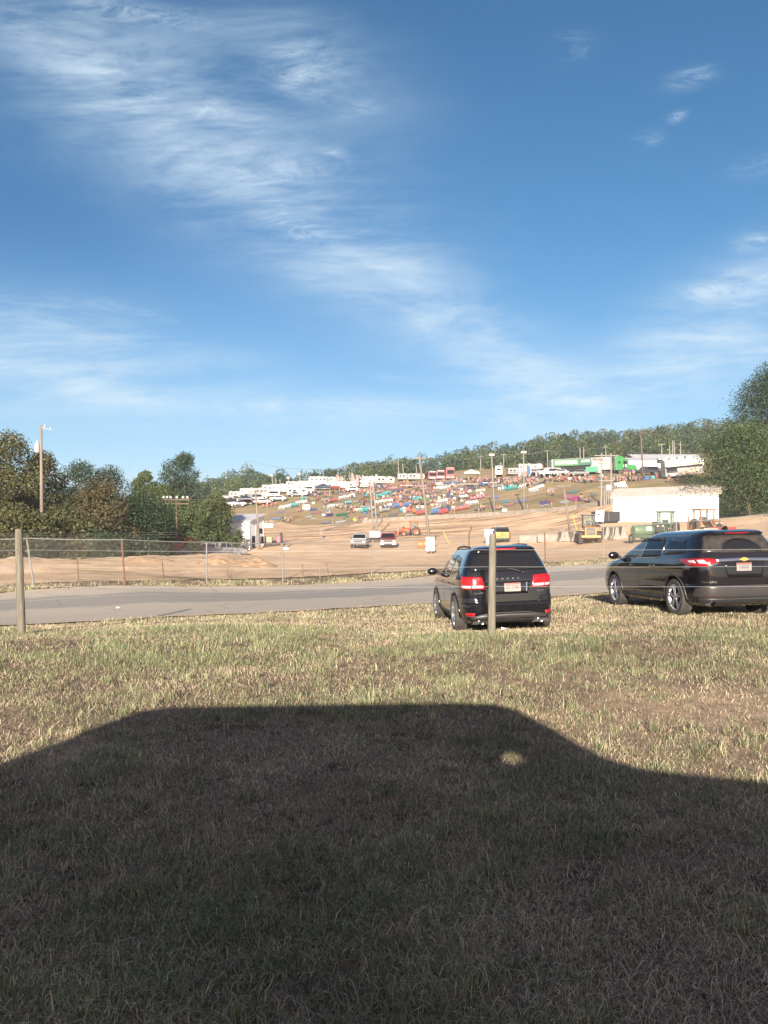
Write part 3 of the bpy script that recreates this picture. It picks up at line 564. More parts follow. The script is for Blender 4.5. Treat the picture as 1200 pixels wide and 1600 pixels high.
for sg in (-1, 1):
    sf = sidefn(cj, sg)
    for (bt, tp) in [([(.62, 1.19), (1.42, 1.14)], [(.82, 1.46), (1.42, 1.53)]), ([(1.50, 1.135), (2.38, 1.125)], [(1.50, 1.535), (2.38, 1.545)]), ([(2.46, 1.125), (3.42, 1.12)], [(2.46, 1.545), (2.72, 1.52)])]:
        g = MB(); patch(g, sf, bt, tp, .003, nu=12, nv=6); g.build('side_window', M_glass, jo, smooth=True)
    g = MB(); g.prism([(3.30, 1.08), (3.42, 1.10), (3.42, 1.16), (3.34, 1.15)], sg * .86, sg * .95); g.build('mirror_arm', M_plas, jo, bevel=.008)
    m_ = MB().lathe([(.001, -.075), (.055, -.07), (.085, -.04), (.09, .0), (.08, .035), (.06, .05)], 20, axis='y', c=(0, 0, 0)).build('side_mirror', M_black, jo, smooth=True); m_.location = (sg * 1.03, 3.37, 1.16); m_.scale = (1.35, 1, .95)
    g = MB().tube([(sg * .56, .75, 1.62), (sg * .57, .82, 1.672), (sg * .575, 1.5, 1.695), (sg * .57, 2.1, 1.685), (sg * .56, 2.4, 1.65), (sg * .56, 2.5, 1.6)], .02, 8); g.build('roof_rail', M_plas, jo, smooth=True)
    for yd in (1.62, 2.52): g = MB(); patch(g, sf, [(yd, .96), (yd + .2, .96)], [(yd, .995), (yd + .2, .995)], .03, .03, nu=4, nv=3); g.build('door_handle', M_chrome if sg < 0 else M_black, jo, smooth=True)
    for yd in (1.46, 2.42, 3.42): g = MB(); patch(g, sf, [(yd, .34), (yd + .007, .34)], [(yd, 1.11), (yd + .007, 1.11)], .0015, .006, nu=2, nv=10); g.build('door_seam', M_hole, jo)
    # tail lamp: red lens, paler lower strip, ring shaped reflectors
    lamp = MB(); patch(lamp, fr, [(sg * .44, .865), (sg * .98, .875)], [(sg * .49, 1.10), (sg * .98, 1.125)], .008, .03, nu=22, nv=8); lo = lamp.build('tail_lamp', M_red, jo, smooth=True)
    q = MB(); patch(q, fr, [(sg * .475, .89), (sg * .69, .893)], [(sg * .485, .94), (sg * .69, .943)], .013, .012, nu=12, nv=3); patch(q, fr, [(sg * .71, .893), (sg * .93, .90)], [(sg * .71, .943), (sg * .93, .948)], .013, .012, nu=12, nv=3); q.build('reversing_lens', M_wlens, lo, smooth=True)
    for ac in (.60, .82):
        q = MB(); vs = []; pts = [cj.P(sg * (ac + .072 * math.cos(t)), 1.025 + .06 * math.sin(t), .014) for t in np.linspace(0, 2 * math.pi, 25)]; q.tube(pts, .009, 6)
        pts = [cj.P(sg * (ac + .036 * math.cos(t)), 1.025 + .03 * math.sin(t), .014) for t in np.linspace(0, 2 * math.pi, 17)]; q.tube(pts, .009, 6); q.build('lens_ring', M_red2, lo, smooth=True)
    q = MB(); patch(q, fr, [(sg * .69, .365), (sg * .88, .375)], [(sg * .66, .425), (sg * .90, .435)], .008, .02, nu=8, nv=3); rf = q.build('bumper_reflector', M_red2, jo, smooth=True)
    q = MB(); patch(q, fr, [(sg * .725, .388), (sg * .85, .394)], [(sg * .70, .412), (sg * .87, .418)], .0105, .004, nu=6, nv=2); q.build('reflector_core', M_red, rf)
    q = MB(); q.lathe([(.045, -.06), (.05, -.055), (.05, .12), (.038, .12), (.038, -.06)], 20, axis='y', c=(sg * .56, .04, .255), closed=True); q.prism([(sg * .40, .215), (sg * .74, .225), (sg * .70, .275), (sg * .60, .29), (sg * .5, .29), (sg * .43, .255)], .015, .06, 'y'); q.build('exhaust_tip', M_chrome, jo, auto=30)
    # bumper shoulders stepping up beside the tailgate
    q = MB(); patch(q, fr, [(sg * .52, .60), (sg * 1.0, .60)], [(sg * .62, .72), (sg * 1.0, .725)], .014, .03, nu=14, nv=4); q.build('bumper_corner', M_black, jo, smooth=True)
q = MB(); patch(q, fr, [(-.62, .235), (.62, .235)], [(-.78, .345), (-.5, .385), (0, .40), (.5, .385), (.78, .345)], .006, .02, nu=30, nv=4); q.build('lower_valance', M_satin, jo, smooth=True)
q = MB().tube([cj.P(a, .365 + .055 * (1 - min(1, abs(a) / .62) ** 3), .004) for a in np.linspace(-.92, .92, 41)], .011, 6); q.build('bumper_crease', M_satin, jo, smooth=True)
q = MB(); patch(q, fr, [(-.36, .76), (.36, .76)], [(-.43, 1.0), (.43, 1.0)], .0025, .01, nu=20, nv=5); q.build('plate_recess', M_black, jo, smooth=True)
q = MB().tube([cj.P(a, 1.005, .006) for a in np.linspace(-.44, .44, 20)], .007, 6).tube([cj.P(a, .752, .004) for a in np.linspace(-.36, .36, 20)], .007, 6); q.build('recess_trim', M_plas, jo, smooth=True)
q = MB(); patch(q, fr, [(.335, .80), (.352, .80)], [(.345, .97), (.362, .97)], .008, .01, nu=3, nv=3); q.build('chrome_reveal', M_chrome, jo)
pl = MB().box((.075, .045, .885), (.31, .006, .158)).build('licence_plate', M_plate, jo, bevel=.002)
MB().box((.075, .0415, .949), (.29, .0026, .02)).build('plate_band', M_plater, pl)
text_obj('plate_text', '3Z 1546', .108, M_ink, pl, (.075, .0405, .885), (R(90), 0, 0), .0012, .70)
letters(jo, 'badge_letter', 'DODGE', cj, -.20, 1.05, .045, .10, M_chrome)
letters(jo, 'badge_letter', 'JOURNEY', cj, -.66, .795, .036, .033, M_chrome)
letters(jo, 'badge_letter', 'CREW', cj, .56, .80, .034, .033, M_chrome)
q = MB(); patch(q, fr, [(-.22, 1.592), (.22, 1.592)], [(-.22, 1.622), (.22, 1.622)], .006, .015, nu=12, nv=3); q.build('high_brake_lamp', M_red2, jo, smooth=True)
q = MB(); a0 = cj.P(.0, 1.205, .02); a1 = cj.P(.30, 1.15, .03); q.tube([cj.P(0, 1.23, .03), cj.P(.10, 1.225, .035), cj.P(.22, 1.19, .035), cj.P(.28, 1.15, .03)], .011, 6); q.cyl(a1 + Vector((0, .03, 0)), a1 - Vector((0, .01, 0)), .025, n=12); q.build('rear_wiper', M_plas, jo, smooth=True)
q = MB().tube([(0, 1.3, 1.69), (.0, 1.2, 1.74), (0, 1.12, 1.83)], [.012, .006, .003], 6); q.build('aerial', M_plas, jo)
q = MB().box((0, 2.4, .34), (1.45, 3.9, .2)).build('underbody', M_int, jo)
for sg in (-1, 1): q = MB(); patch(q, sidefn(cj, sg), [(1.40, .26), (3.38, .26)], [(1.40, .36), (3.38, .36)], .008, .02, nu=10, nv=3); q.build('sill_panel', M_plas, jo, smooth=True)
YJ = R(3.2); place_car(jo, 2.39, 13.85, YJ, .95, 3.84, .8)

# ---- second SUV: long, wrapped slim lamps, chrome bar
def build_long_suv(name, label, paint, full=True):
    TT = [(.26, .86, .22, 4.95), (.32, .93, .10, 5.08), (.45, .965, .02, 5.16), (.60, .975, .0, 5.19), (.675, .975, .0, 5.19), (.69, .975, .055, 5.18), (.85, .99, .05, 5.12), (.98, .995, .05, 4.98), (1.08, .985, .055, 4.75), (1.14, .97, .065, 4.30),
          (1.20, .95, .08, 4.02), (1.28, .92, .12, 3.86), (1.45, .84, .22, 3.48), (1.60, .76, .32, 3.12), (1.67, .715, .36, 2.92), (1.70, .69, .27, 2.82), (1.73, .65, .29, 2.70), (1.76, .58, .38, 2.6), (1.78, .48, .6, 2.5), (1.793, .3, 1.1, 2.3), (1.80, .1, 1.6, 2.1)]
    tr, ct = suv(name, label, TT, (1.05, 4.12, .39, .27, .86, .435), paint, 'b', n=7.0); fr = rearfn(ct)
    g = MB(); patch(g, fr, [(-.80, 1.325), (0, 1.31), (.80, 1.325)], [(-.665, 1.655), (0, 1.67), (.665, 1.655)], .004, nu=24, nv=8); g.build('rear_window', M_dglass, tr, smooth=True)
    if full:   # arc left by the wiper in the dust
        q = MB(); c = ct.P(.0, 1.34, .006); q.tube([ct.P(.43 * math.cos(t) + .02, 1.335 + .27 * math.sin(t), .0045) for t in np.linspace(.15, math.pi - .15, 30)], .0035, 4); q.build('wiper_arc', M_glass, tr)
        q = MB(); patch(q, fr, [(.43 * math.cos(t) * .96 + .02, 1.335 + .05 * math.sin(t)) for t in np.linspace(math.pi - .2, .2, 20)], [(.43 * math.cos(t) * .96 + .02, 1.335 + .26 * math.sin(t)) for t in np.linspace(math.pi - .2, .2, 20)], .0058, .001, nu=20, nv=5); q.build('wiped_glass', M_glass, tr, smooth=True)
        q = MB(); q.tube([ct.P(0, 1.335, .03), ct.P(.12, 1.35, .035), ct.P(.34, 1.345, .03)], .011, 6); q.build('rear_wiper', M_plas, tr, smooth=True)
    for sg in (-1, 1):
        sf = sidefn(ct, sg)
        for k, (bt, tp) in enumerate([([(.66, 1.31), (1.50, 1.27)], [(.84, 1.60), (1.50, 1.64)]), ([(1.74, 1.245), (1.94, 1.225), (2.66, 1.215)], [(1.70, 1.58), (1.86, 1.655), (2.66, 1.66)]), ([(2.74, 1.21), (3.84, 1.20)], [(2.74, 1.66), (3.10, 1.63)])]):
            g = MB(); patch(g, sf, bt, tp, .003, nu=12, nv=6); g.build('side_window', M_glass if k != 2 else M_sglass, tr, smooth=True)
        q = MB(); q.tube([sf(a, b, .004) for a, b in [(3.88, 1.185), (2.7, 1.20), (1.95, 1.205), (1.72, 1.24), (1.665, 1.33), (1.655, 1.64)]], .012, 6); q.build('window_trim', M_chrome, tr, smooth=True)
        q = MB()
        for a, b in (((1.9, 1.645), (2.66, 1.655)), ((2.74, 1.655), (3.2, 1.60))): patch(q, sf, [(a[0], a[1] - .045), (b[0], b[1] - .045)], [a, b], .022, .02, nu=8, nv=3)
        q.build('rain_visor', M_plas, tr, smooth=True)
        g = MB(); g.prism([(3.74, 1.16), (3.88, 1.18), (3.88, 1.25), (3.78, 1.24)], sg * .92, sg * 1.02); g.build('mirror_arm', M_plas, tr, bevel=.008)
        m_ = MB().lathe([(.001, -.08), (.06, -.075), (.09, -.04), (.095, .0), (.085, .035), (.06, .05)], 20, axis='y').build('side_mirror', paint, tr, smooth=True); m_.location = (sg * 1.11, 3.80, 1.25); m_.scale = (1.4, 1, 1)
        for yd in (1.86, 2.86): g = MB(); patch(g, sf, [(yd, 1.02), (yd + .22, 1.02)], [(yd, 1.055), (yd + .22, 1.055)], .03, .03, nu=4, nv=3); g.build('door_handle', paint, tr, smooth=True)
        for yd in (1.66, 2.70, 3.86): g = MB(); patch(g, sf, [(yd, .40), (yd + .007, .40)], [(yd, 1.18), (yd + .007, 1.18)], .0015, .006, nu=2, nv=10); g.build('door_seam', M_hole, tr)
        lamp = MB(); patch(lamp, fr, [(sg * .50, 1.12), (sg * .72, 1.045), (sg * 1.16, 1.06), (sg * 1.44, 1.145)], [(sg * .58, 1.20), (sg * .80, 1.215), (sg * 1.2, 1.20), (sg * 1.50, 1.195)], .008, .03, nu=26, nv=7); lo = lamp.build('tail_lamp', M_red, tr, smooth=True)
        q = MB(); patch(q, fr, [(sg * .72, 1.10), (sg * .90, 1.11)], [(sg * .80, 1.185), (sg * .95, 1.18)], .014, .012, nu=8, nv=3); patch(q, fr, [(sg * .97, 1.115), (sg * 1.17, 1.125)], [(sg * 1.0, 1.175), (sg * 1.19, 1.17)], .014, .012, nu=8, nv=3); q.build('reversing_lens', M_wlens, lo, smooth=True)
        q = MB(); patch(q, fr, [(sg * .52, 1.095), (sg * .66, 1.05), (sg * .70, 1.045)], [(sg * .55, 1.13), (sg * .68, 1.09), (sg * .74, 1.08)], .012, .012, nu=8, nv=3); q.build('lamp_bezel', M_chrome, lo, smooth=True)
        q = MB(); patch(q, fr, [(sg * .62, .455), (sg * .88, .462)], [(sg * .62, .485), (sg * .90, .492)], .008, .02, nu=8, nv=3); q.build('bumper_reflector', M_red, tr, smooth=True)
        q = MB(); q.lathe([(.05, -.05), (.056, -.045), (.056, .2), (.042, .2), (.042, -.05)], 20, axis='y', c=(sg * .68, .10, .315), closed=True); q.build('exhaust_tip', M_chrome, tr, auto=30)
    q = MB(); patch(q, fr, [(-.56, 1.13), (0, 1.15), (.56, 1.13)], [(-.58, 1.20), (0, 1.215), (.58, 1.20)], .014, .02, nu=30, nv=4); q.build('chrome_bar', M_chrome, tr, smooth=True)
    q = MB(); patch(q, fr, [(-1.15, .43), (0, .42), (1.15, .43)], [(-1.05, .60), (-.80, .675), (.80, .675), (1.05, .60)], .012, .03, nu=44, nv=6); q.build('bumper_panel', M_satin, tr, smooth=True)
    q = MB(); patch(q, fr, [(-.95, .275), (.95, .275)], [(-1.0, .425), (1.0, .425)], .004, .02, nu=30, nv=4); q.build('lower_valance', M_plas, tr, smooth=True)
    q = MB(); patch(q, fr, [(-.36, .82), (.36, .82)], [(-.42, 1.12), (.42, 1.12)], .0025, .01, nu=20, nv=5); q.build('plate_recess', M_black, tr, smooth=True)
    q = MB(); patch(q, fr, [(-.25, 1.69), (.25, 1.69)], [(-.25, 1.712), (.25, 1.712)], .006, .015, nu=12, nv=3); q.build('high_brake_lamp', M_red, tr, smooth=True)
    q = MB(); q.prism([(.62, 1.775), (.86, 1.79), (.70, 1.855), (.66, 1.86)], -.022, .022); q.build('aerial_fin', paint, tr, bevel=.01)
    MB().box((0, 2.6, .38), (1.55, 4.2, .2)).build('underbody', M_int, tr)
    for sg in (-1, 1): q = MB(); patch(q, sidefn(ct, sg), [(1.52, .30), (3.62, .30)], [(1.52, .40), (3.62, .40)], .008, .02, nu=10, nv=3); q.build('sill_panel', M_plas, tr, smooth=True)
    if full:
        bt = MB().prism([(-.085, -.018), (-.035, -.018), (-.035, -.034), (.035, -.034), (.035, -.018), (.085, -.018), (.075, .018), (.035, .018), (.035, .034), (-.035, .034), (-.035, .018), (-.075, .018)], -.006, .006, 'y').build('badge_emblem', M_gold, tr); bt.location = ct.P(0, 1.18, .022)
        pl = MB().box((-.02, .035, 1.03), (.31, .006, .158)).build('licence_plate', M_plate, tr, bevel=.002)
        MB().box((-.02, .0315, 1.093), (.29, .0026, .024)).build('plate_band', M_plater, pl)
        text_obj('plate_text', 'I 6666', .105, M_ink, pl, (-.02, .0305, 1.025), (R(90), 0, 0), .0012, .8)
        letters(tr, 'badge_letter', 'TRAVERSE', ct, -.84, .735, .045, .036, M_chrome)
        text_obj('door_badge', 'TRAVERSE', .07, M_chrome, tr, (-ct.X(3.62, .93) - .004, 3.62, .93), (R(90), 0, R(-90)), .004, 1.15)
    return tr
tr = build_long_suv('parked_suv', 'long black SUV with chrome tailgate bar parked at the right edge of the grass', M_black)
place_car(tr, 7.14, 14.5, R(5.4), 1.05, 4.12, .86)
nv_ = build_long_suv('parked_suv', 'dark blue SUV mostly hidden behind the long black SUV', M_navy, False)
place_car(nv_, 11.15, 15.7, R(5.2), 1.05, 4.12, .86); nv_.location.z += .1

# ---- the van behind the photographer (its shade lies over the near grass)
vn = thing('parked_van', 'white high-roofed van standing right behind the viewpoint', 'van', (0, 0, 0))
poly = [(-5.3, .35), (-5.35, 1.0), (-4.9, 1.35), (-3.98, 1.87), (-3.82, 2.25), (-3.66, 2.45), (-3.4, 2.50), (-1.9, 2.53), (-.35, 2.55), (.12, 2.53), (.36, 2.45), (.62, 2.27), (.95, 2.01), (1.25, 1.90), (2.2, 1.81), (3.3, 1.66), (3.6, 1.45), (3.75, .9), (3.7, .35)]
vb = MB().prism(poly, -2.55, -.55, 'y').build('body', M_white, vn, bevel=.05)
sh_ = Vector((.22, -.55, 1.97)); du = -sdir; up_ = Vector((0, 0, 1)); rt = du.cross(up_).normalized(); u2 = rt.cross(du).normalized(); hb = MB(); vs = []  # added slot through the body along the sun, throwing a light spot on the grass
for q_ in (sh_ - du * 4, sh_ + du * 1):
    for i in range(16): t = 2 * math.pi * i / 16; vs.append(q_ + rt * .085 * math.cos(t) + u2 * .038 * math.sin(t))
hb.add(vs, [(i, (i + 1) % 16, 16 + (i + 1) % 16, 16 + i) for i in range(16)] + [tuple(range(16))[::-1], tuple(range(16, 32))]); boolean_cut(vb, [hb.build('cutter', [M_hole])])
for x_ in (-4.1, 2.6):
    for y_ in (-.68, -2.42): MB().lathe([(.2, -.11), (.34, -.12), (.37, -.08), (.37, .08), (.34, .12), (.2, .11), (.18, .02), (.001, .02)], 24, axis='y', c=(x_, y_, .37)).build('wheel', M_rubber, vn, auto=30)
MB().prism([(-3.2, 1.45), (-1.0, 1.45), (-1.0, 2.1), (-3.1, 2.1)], -.55, -.535, 'y').build('window', M_glass, vn)
MB().prism([(-.85, 1.4), (.0, 1.4), (.0, 2.15), (-.85, 2.15)], -.55, -.535, 'y').build('window', M_glass, vn)

# ---------------------------------------------------------------- wire fence on wooden posts
def g_wood(t, b):
    v = tmap(t, (9, 9, .8)); n = tnoise(t, v, 2.2, 9, .7); c = tmix(t, tramp(t, n, .3, .7), (.07, .062, .05), (.20, .18, .14)); c = tmix(t, tramp(t, tnoise(t, tmap(t), 2.5, 5), .55, .68), c, (.15, .15, .10)); c = tmix(t, tramp(t, tnoise(t, tmap(t, (30, 30, .7)), 2, 4, .6), .60, .66), c, (.06, .05, .04))
    t.links.new(c, b.inputs['Base Color']); b.inputs['Roughness'].default_value = .9; tbump(t, b, n, .8, .012)
M_wood = attr_mat('weathered_wood', g_wood)
wf = thing('wire_fence', 'wire fence of round wooden posts and three thin strands across the grass', 'fence', (0, 0, 0))
PX = [(-15.6, 13.9, 1.9), (-6.68, 13.62, 1.93), (1.95, 13.42, 1.83), (10.9, 13.2, 1.9), (19.5, 13.0, 1.9)]; tops = []
for k, (x_, y_, h_) in enumerate(PX):
    z0 = float(zg([x_], [y_])[0]); lean = (-.010, .004) if k == 1 else (.004, .0)
    ring = []
    P_ = MB(); NS = 26; vs = []; n_ = 22
    for j in range(NS):
        t = j / (NS - 1); zz = -.3 + t * (h_ + .3); r0 = .074 - .010 * t
        if j == NS - 1: r0 *= .93
        for i in range(n_): a = 2 * math.pi * i / n_; rr = r0 * (1 + .03 * math.sin(3 * a + k) + .04 * math.sin(a * 7 + t * 3)); vs.append((rr * math.cos(a) + lean[0] * zz * 10 * .3, rr * math.sin(a) + lean[1] * zz, zz + (.012 * math.cos(a + k) if j == NS - 1 else 0)))
    P_.add(vs, [(j * n_ + i, j * n_ + (i + 1) % n_, (j + 1) * n_ + (i + 1) % n_, (j + 1) * n_ + i) for j in range(NS - 1) for i in range(n_)] + [tuple(range((NS - 1) * n_, NS * n_))])
    o = P_.build('post', M_wood, wf, auto=40); o.location = (x_, y_, z0); tops.append((x_, y_, z0))
M_wire = mat('bright_fence_wire', (.3, .3, .3), rough=.5)
for hh in (1.55, 1.24, .88):
    pts = []
    for (a, b) in zip(tops[:-1], tops[1:]):
        for t in np.linspace(0, 1, 12)[:-1]: pts.append((a[0] + (b[0] - a[0]) * t, a[1] + (b[1] - a[1]) * t + .065, a[2] + (b[2] - a[2]) * t + hh - .03 * math.sin(math.pi * t)))
    MB().tube(pts, .0021, 5).build('wire', M_wire, wf)

# ---------------------------------------------------------------- chain link fence beyond the road
cf = thing('chain_link_fence', 'long chain link fence with leaning pipe posts along the far side of the road', 'fence', (0, 0, 0))
FP = [(-24, 21.7), (-19, 24.6), (-16, 26.4), (-13.3, 27.8), (-10.3, 29.2), (-7.75, 32.3), (-4.77, 34.8), (-.6, 37.6), (4.2, 39.2), (8.8, 40.4), (12.32, 41.5), (17, 43), (22.6, 44.2), (28, 47)]
TOPZ = {}; FH = 1.86
def ftop(k): x_, y_ = FP[k]; return z1(x_, y_) + FH
tz = [ftop(k) for k in range(len(FP))]
tz[3] = CAMZ - 16 * 27.8 / FPX; tz[4] = CAMZ - 18 * 29.2 / FPX; tz[5] = CAMZ - 22 * 32.3 / FPX; tz[6] = CAMZ - 24 * 34.8 / FPX; tz[7] = CAMZ - 19 * 37.6 / FPX; tz[8] = CAMZ - 15.5 * 39.2 / FPX; tz[9] = CAMZ - 7 * 40.4 / FPX; tz[10] = CAMZ + 1.5 * 41.5 / FPX; tz[12] = CAMZ + 21 * 44.2 / FPX; tz[11] = CAMZ + 9 * 43 / FPX
M_chain = mat('chain_link_wire', (.15, .13, .12), rough=.7)
for k, (x_, y_) in enumerate(FP):
    z0 = z1(x_, y_); ln = (-.28 if k == 3 else (-.12 if k == 4 else RNG.uniform(-.06, .06)))
    MB().cyl((x_ - ln * .6, y_, z0 - .2), (x_ + ln * .5, y_, tz[k]), .035, n=8).build('post', M_rust if k in (4, 9) else M_steel, cf)
    if k < len(FP) - 1:
        a = Vector((x_, y_, tz[k])); b = Vector((*FP[k + 1], tz[k + 1]))
        MB().tube([a.lerp(b, t) - Vector((0, 0, .03 * math.sin(math.pi * t))) for t in np.linspace(0, 1, 6)], .021, 6).build('top_rail', M_steel, cf)
        L_ = (b - a).length; ns = int(L_ / .085); A2 = Vector((x_, y_, z0 + .03)); B2 = Vector((*FP[k + 1], z1(*FP[k + 1]) + .03)); pm = MB(); nrm = Vector((-(b - a).y, (b - a).x, 0)).normalized()
        def pt(u, v): return (A2.lerp(B2, u)).lerp(a.lerp(b, u), v)
        NV = int(FH / .085)
        for i in range(-NV, ns + 1):
            for sgn in (1, -1):
                u0, v0, u1, v1 = (i / ns, 0.0, (i + NV) / ns, 1.0) if sgn > 0 else ((i + NV) / ns, 0.0, i / ns, 1.0)
                du = u1 - u0; ts = [0.0, 1.0]
                lo_, hi_ = sorted(((0 - u0) / du, (1 - u0) / du)); t0 = max(0, lo_); t1 = min(1, hi_)
                if t1 - t0 < .02: continue
                p = pt(u0 + du * t0, t0); q = pt(u0 + du * t1, t1); w_ = .0031; up = Vector((0, 0, w_))
                pm.add([p - up, p + up, q + up, q - up, p + nrm * w_, q + nrm * w_], [(0, 1, 2, 3), (1, 4, 5, 2), (4, 0, 3, 5)])
        pm.build('chain_mesh', M_chain, cf)
        for hh, r_ in ((.28 if k > 5 else 1.06, .007),): MB().tube([A2.lerp(B2, t) + Vector((0, -.02, hh + .02 * math.sin(t * 9 + k))) for t in np.linspace(0, 1, 7)], r_, 5).build('tension_wire', M_steel, cf)
for k, (px, d, h, ln, m_) in enumerate([(123, 28.8, 1.05, -.05, M_rust), (257, 30.9, .95, -.1, M_rust), (515, 36.2, .8, -.17, M_rust), (474, 35.6, .75, -.05, M_rust), (500, 36.3, .6, 0, M_steel)]):
    p = at(px, d); tag(MB().tube([(0, 0, -.1), (ln * .5, 0, h * .5), (ln, 0, h)], [.025, .022, .02], 6).build('steel_stake', m_, None), ['rusty steel stake beside the leftmost leaning fence post', 'rusty steel stake between the second and third fence posts', 'leaning rusty stake on the verge of the road', 'thin stake inside the fence, left of the leaning rusty one', 'short grey stake just left of the leaning rusty one'][k], 'stake', 'stakes along the chain link fence').location = p
# ---------------------------------------------------------------- foliage
M_leaf = attr_mat('leaf_cluster', g_grass); M_bark = mat('bark', (.12, .095, .07), rough=.9, var=.35, scale=6, bump=.5, stretch=(1, 1, .2)); M_bark2 = mat('pale_bark', (.25, .19, .14), rough=.9, var=.3, scale=6, bump=.5)
PAL = {'olive': [(0.067, 0.068, 0.023), (0.084, 0.081, 0.033), (0.046, 0.055, 0.018), (0.100, 0.086, 0.042), (0.037, 0.050, 0.018)], 'dark': [(0.020, 0.038, 0.017), (0.029, 0.049, 0.020), (0.035, 0.058, 0.023), (0.017, 0.029, 0.016)],
       'mid': [(0.041, 0.064, 0.020), (0.058, 0.081, 0.026), (0.032, 0.052, 0.017), (0.075, 0.090, 0.032)], 'blue': [(0.020, 0.041, 0.026), (0.029, 0.052, 0.029), (0.016, 0.032, 0.021), (0.041, 0.064, 0.032)], 'brown': [(.085, .065, .032), (.11, .085, .045), (.06, .06, .028), (.075, .075, .03)]}
def leaf_quads(C, nrm, size, pal, rng, flat=.0):
    n = len(C); v = rng.normal(0, 1, (n, 3)); v += nrm * .9; v[:, 2] += flat; v /= np.linalg.norm(v, axis=1)[:, None]
    a = np.cross(v, rng.normal(0, 1, (n, 3))); a /= np.linalg.norm(a, axis=1)[:, None]; b = np.cross(v, a); s = size[:, None] * .5
    V = np.stack([C - a * s * 1.2, C - b * s * .75, C + a * s, C + b * s * .8], 1).reshape(-1, 3); F = np.arange(n * 4).reshape(-1, 4)
    P_ = np.array(pal); c = P_[rng.integers(0, len(P_), n)] * rng.uniform(.75, 1.3, n)[:, None]; return V, F, np.repeat(c, 4, 0)
def tree(label, p, h, rx, pal, seed, cat='tree', name='tree', base=.22, nl=11, nq=9000, leaf=.26, ry=None, bark=None, group=None, droop=0, shape=1.0, parts=True):
    rng = np.random.default_rng(seed); ry = ry or rx * .85; root = thing(name, label, cat, p, 0, group); bark = bark or M_bark
    lob = []; cz = h * (base + (1 - base) / 2)
    for k in range(nl):
        t = (k + .5) / nl; zz = h * (base + (1 - base) * (.1 + .8 * t)); prof = math.sin(math.pi * min(1, (.18 + .82 * t) ** shape)) ** .6
        a = k * 2.4 + rng.uniform(-.5, .5); rr = rng.uniform(.35, .8) * prof
        lr = rng.uniform(.30, .48) * rx * (.65 + .5 * prof); lob.append((rr * rx * math.cos(a), rr * ry * math.sin(a), min(zz, h - lr * .75), lr))
    lob.append((0, 0, h * .9 - .28 * rx * .7, rx * .36)); lob.append((0, 0, cz, rx * .55))
    T = MB(); r0 = max(.12 if h > 2.5 else .02, h * .022); path = [(0, 0, -.4), (rng.uniform(-.1, .1), 0, h * .2), (rng.uniform(-.3, .3), rng.uniform(-.2, .2), h * .5), (0, 0, h * .85)]
    T.tube(path, [r0 * 1.25, r0, r0 * .6, r0 * .15], 8); T.build('trunk', bark, root, smooth=True)
    for (x_, y_, z_, r_) in lob[:min(nl, 9)]:
        z0 = z_ * .55 + h * base * .3; MB().tube([(0, 0, z0), (x_ * .4, y_ * .4, z0 + (z_ - z0) * .6), (x_, y_, z_ + r_ * .2)], [r0 * .5, r0 * .3, r0 * .08], 5).build('limb', bark, root, smooth=True)
    Cs = []; Ns = []; w = np.array([l[3] ** 2 for l in lob]); w /= w.sum()
    for (x_, y_, z_, r_), wt in zip(lob, w):
        n = int(nq * wt); d = rng.normal(0, 1, (n, 3)); d /= np.linalg.norm(d, axis=1)[:, None]; rad = r_ * (1 - .5 * rng.uniform(0, 1, n) ** 2.2); q = d * rad[:, None] * np.array([1.05, 1.05, .82])
        q *= (1 + 1.25 * (fbm(d[:, 0] * 3 + x_, d[:, 1] * 3 + d[:, 2] * 4, 1.9, 4, seed, .6) - .5))[:, None]; stray = rng.uniform(0, 1, n) < .07; q[stray] *= rng.uniform(1.0, 1.3, stray.sum())[:, None]
        k = fbm(d[:, 0] * 2.2 + z_, d[:, 2] * 2.2 + d[:, 1] * 2 + x_, 2.6, 3, seed + 3) > .36; q, d = q[k], d[k]
        Cs.append(q + np.array([x_, y_, z_])); Ns.append(d)
    C = np.concatenate(Cs); D = np.concatenate(Ns); C[:, 2] = np.maximum(C[:, 2], .25); sz = leaf * rng.uniform(.55, 1.35, len(C))
    V, F, c = leaf_quads(C, D, sz, PAL[pal] if isinstance(pal, str) else pal, rng, flat=droop)
    cr = np_mesh('crown', V, F, M_leaf, root, attrs={'tint': c}); return root
def top_at(py, d): return CAMZ - (py - HOR) * d / FPX
TREES = [(-70, 655, 150, 64, 'olive', 'tree with yellowing leaves, nearest the left edge of the picture', .1), (14, 664, 120, 62, 'olive', 'tallest yellow-green tree, left of the transformer pole', .16), (62, 694, 92, 66, 'olive', 'yellow-green tree right behind the transformer pole', .08),
         (-30, 730, 110, 56, 'olive', 'low yellowing tree under the tall one at the left edge', .05), (122, 712, 98, 80, 'dark', 'dark green tree right of the transformer pole', .1), (168, 722, 95, 84, 'dark', 'dark tree behind the olive spreading tree', .1),
         (150, 745, 120, 67, 'brown', 'spreading tree with flat olive-brown sprays on the left', .08), (212, 765, 105, 70, 'dark', 'very dark bushy tree right of the spreading olive-brown one', .04), (226, 728, 44, 118, 'mid', 'small round-headed tree peeping over the dark trees', .2),
         (287, 699, 70, 132, 'blue', 'tall blue-green tree standing above the woods left of the hill', .12), (258, 752, 66, 100, 'mid', 'mid green tree left of the crossarm pole', .05), (303, 778, 70, 100, 'mid', 'leafy tree behind the short crossarm pole', .03),
         (243, 800, 60, 78, 'dark', 'dark bush-like tree above the red excavator', .02), (100, 790, 110, 60, 'olive', 'low yellow-green tree behind the second fence post', .03), (20, 790, 120, 55, 'olive', 'low leafy tree behind the left wooden post', .12)]
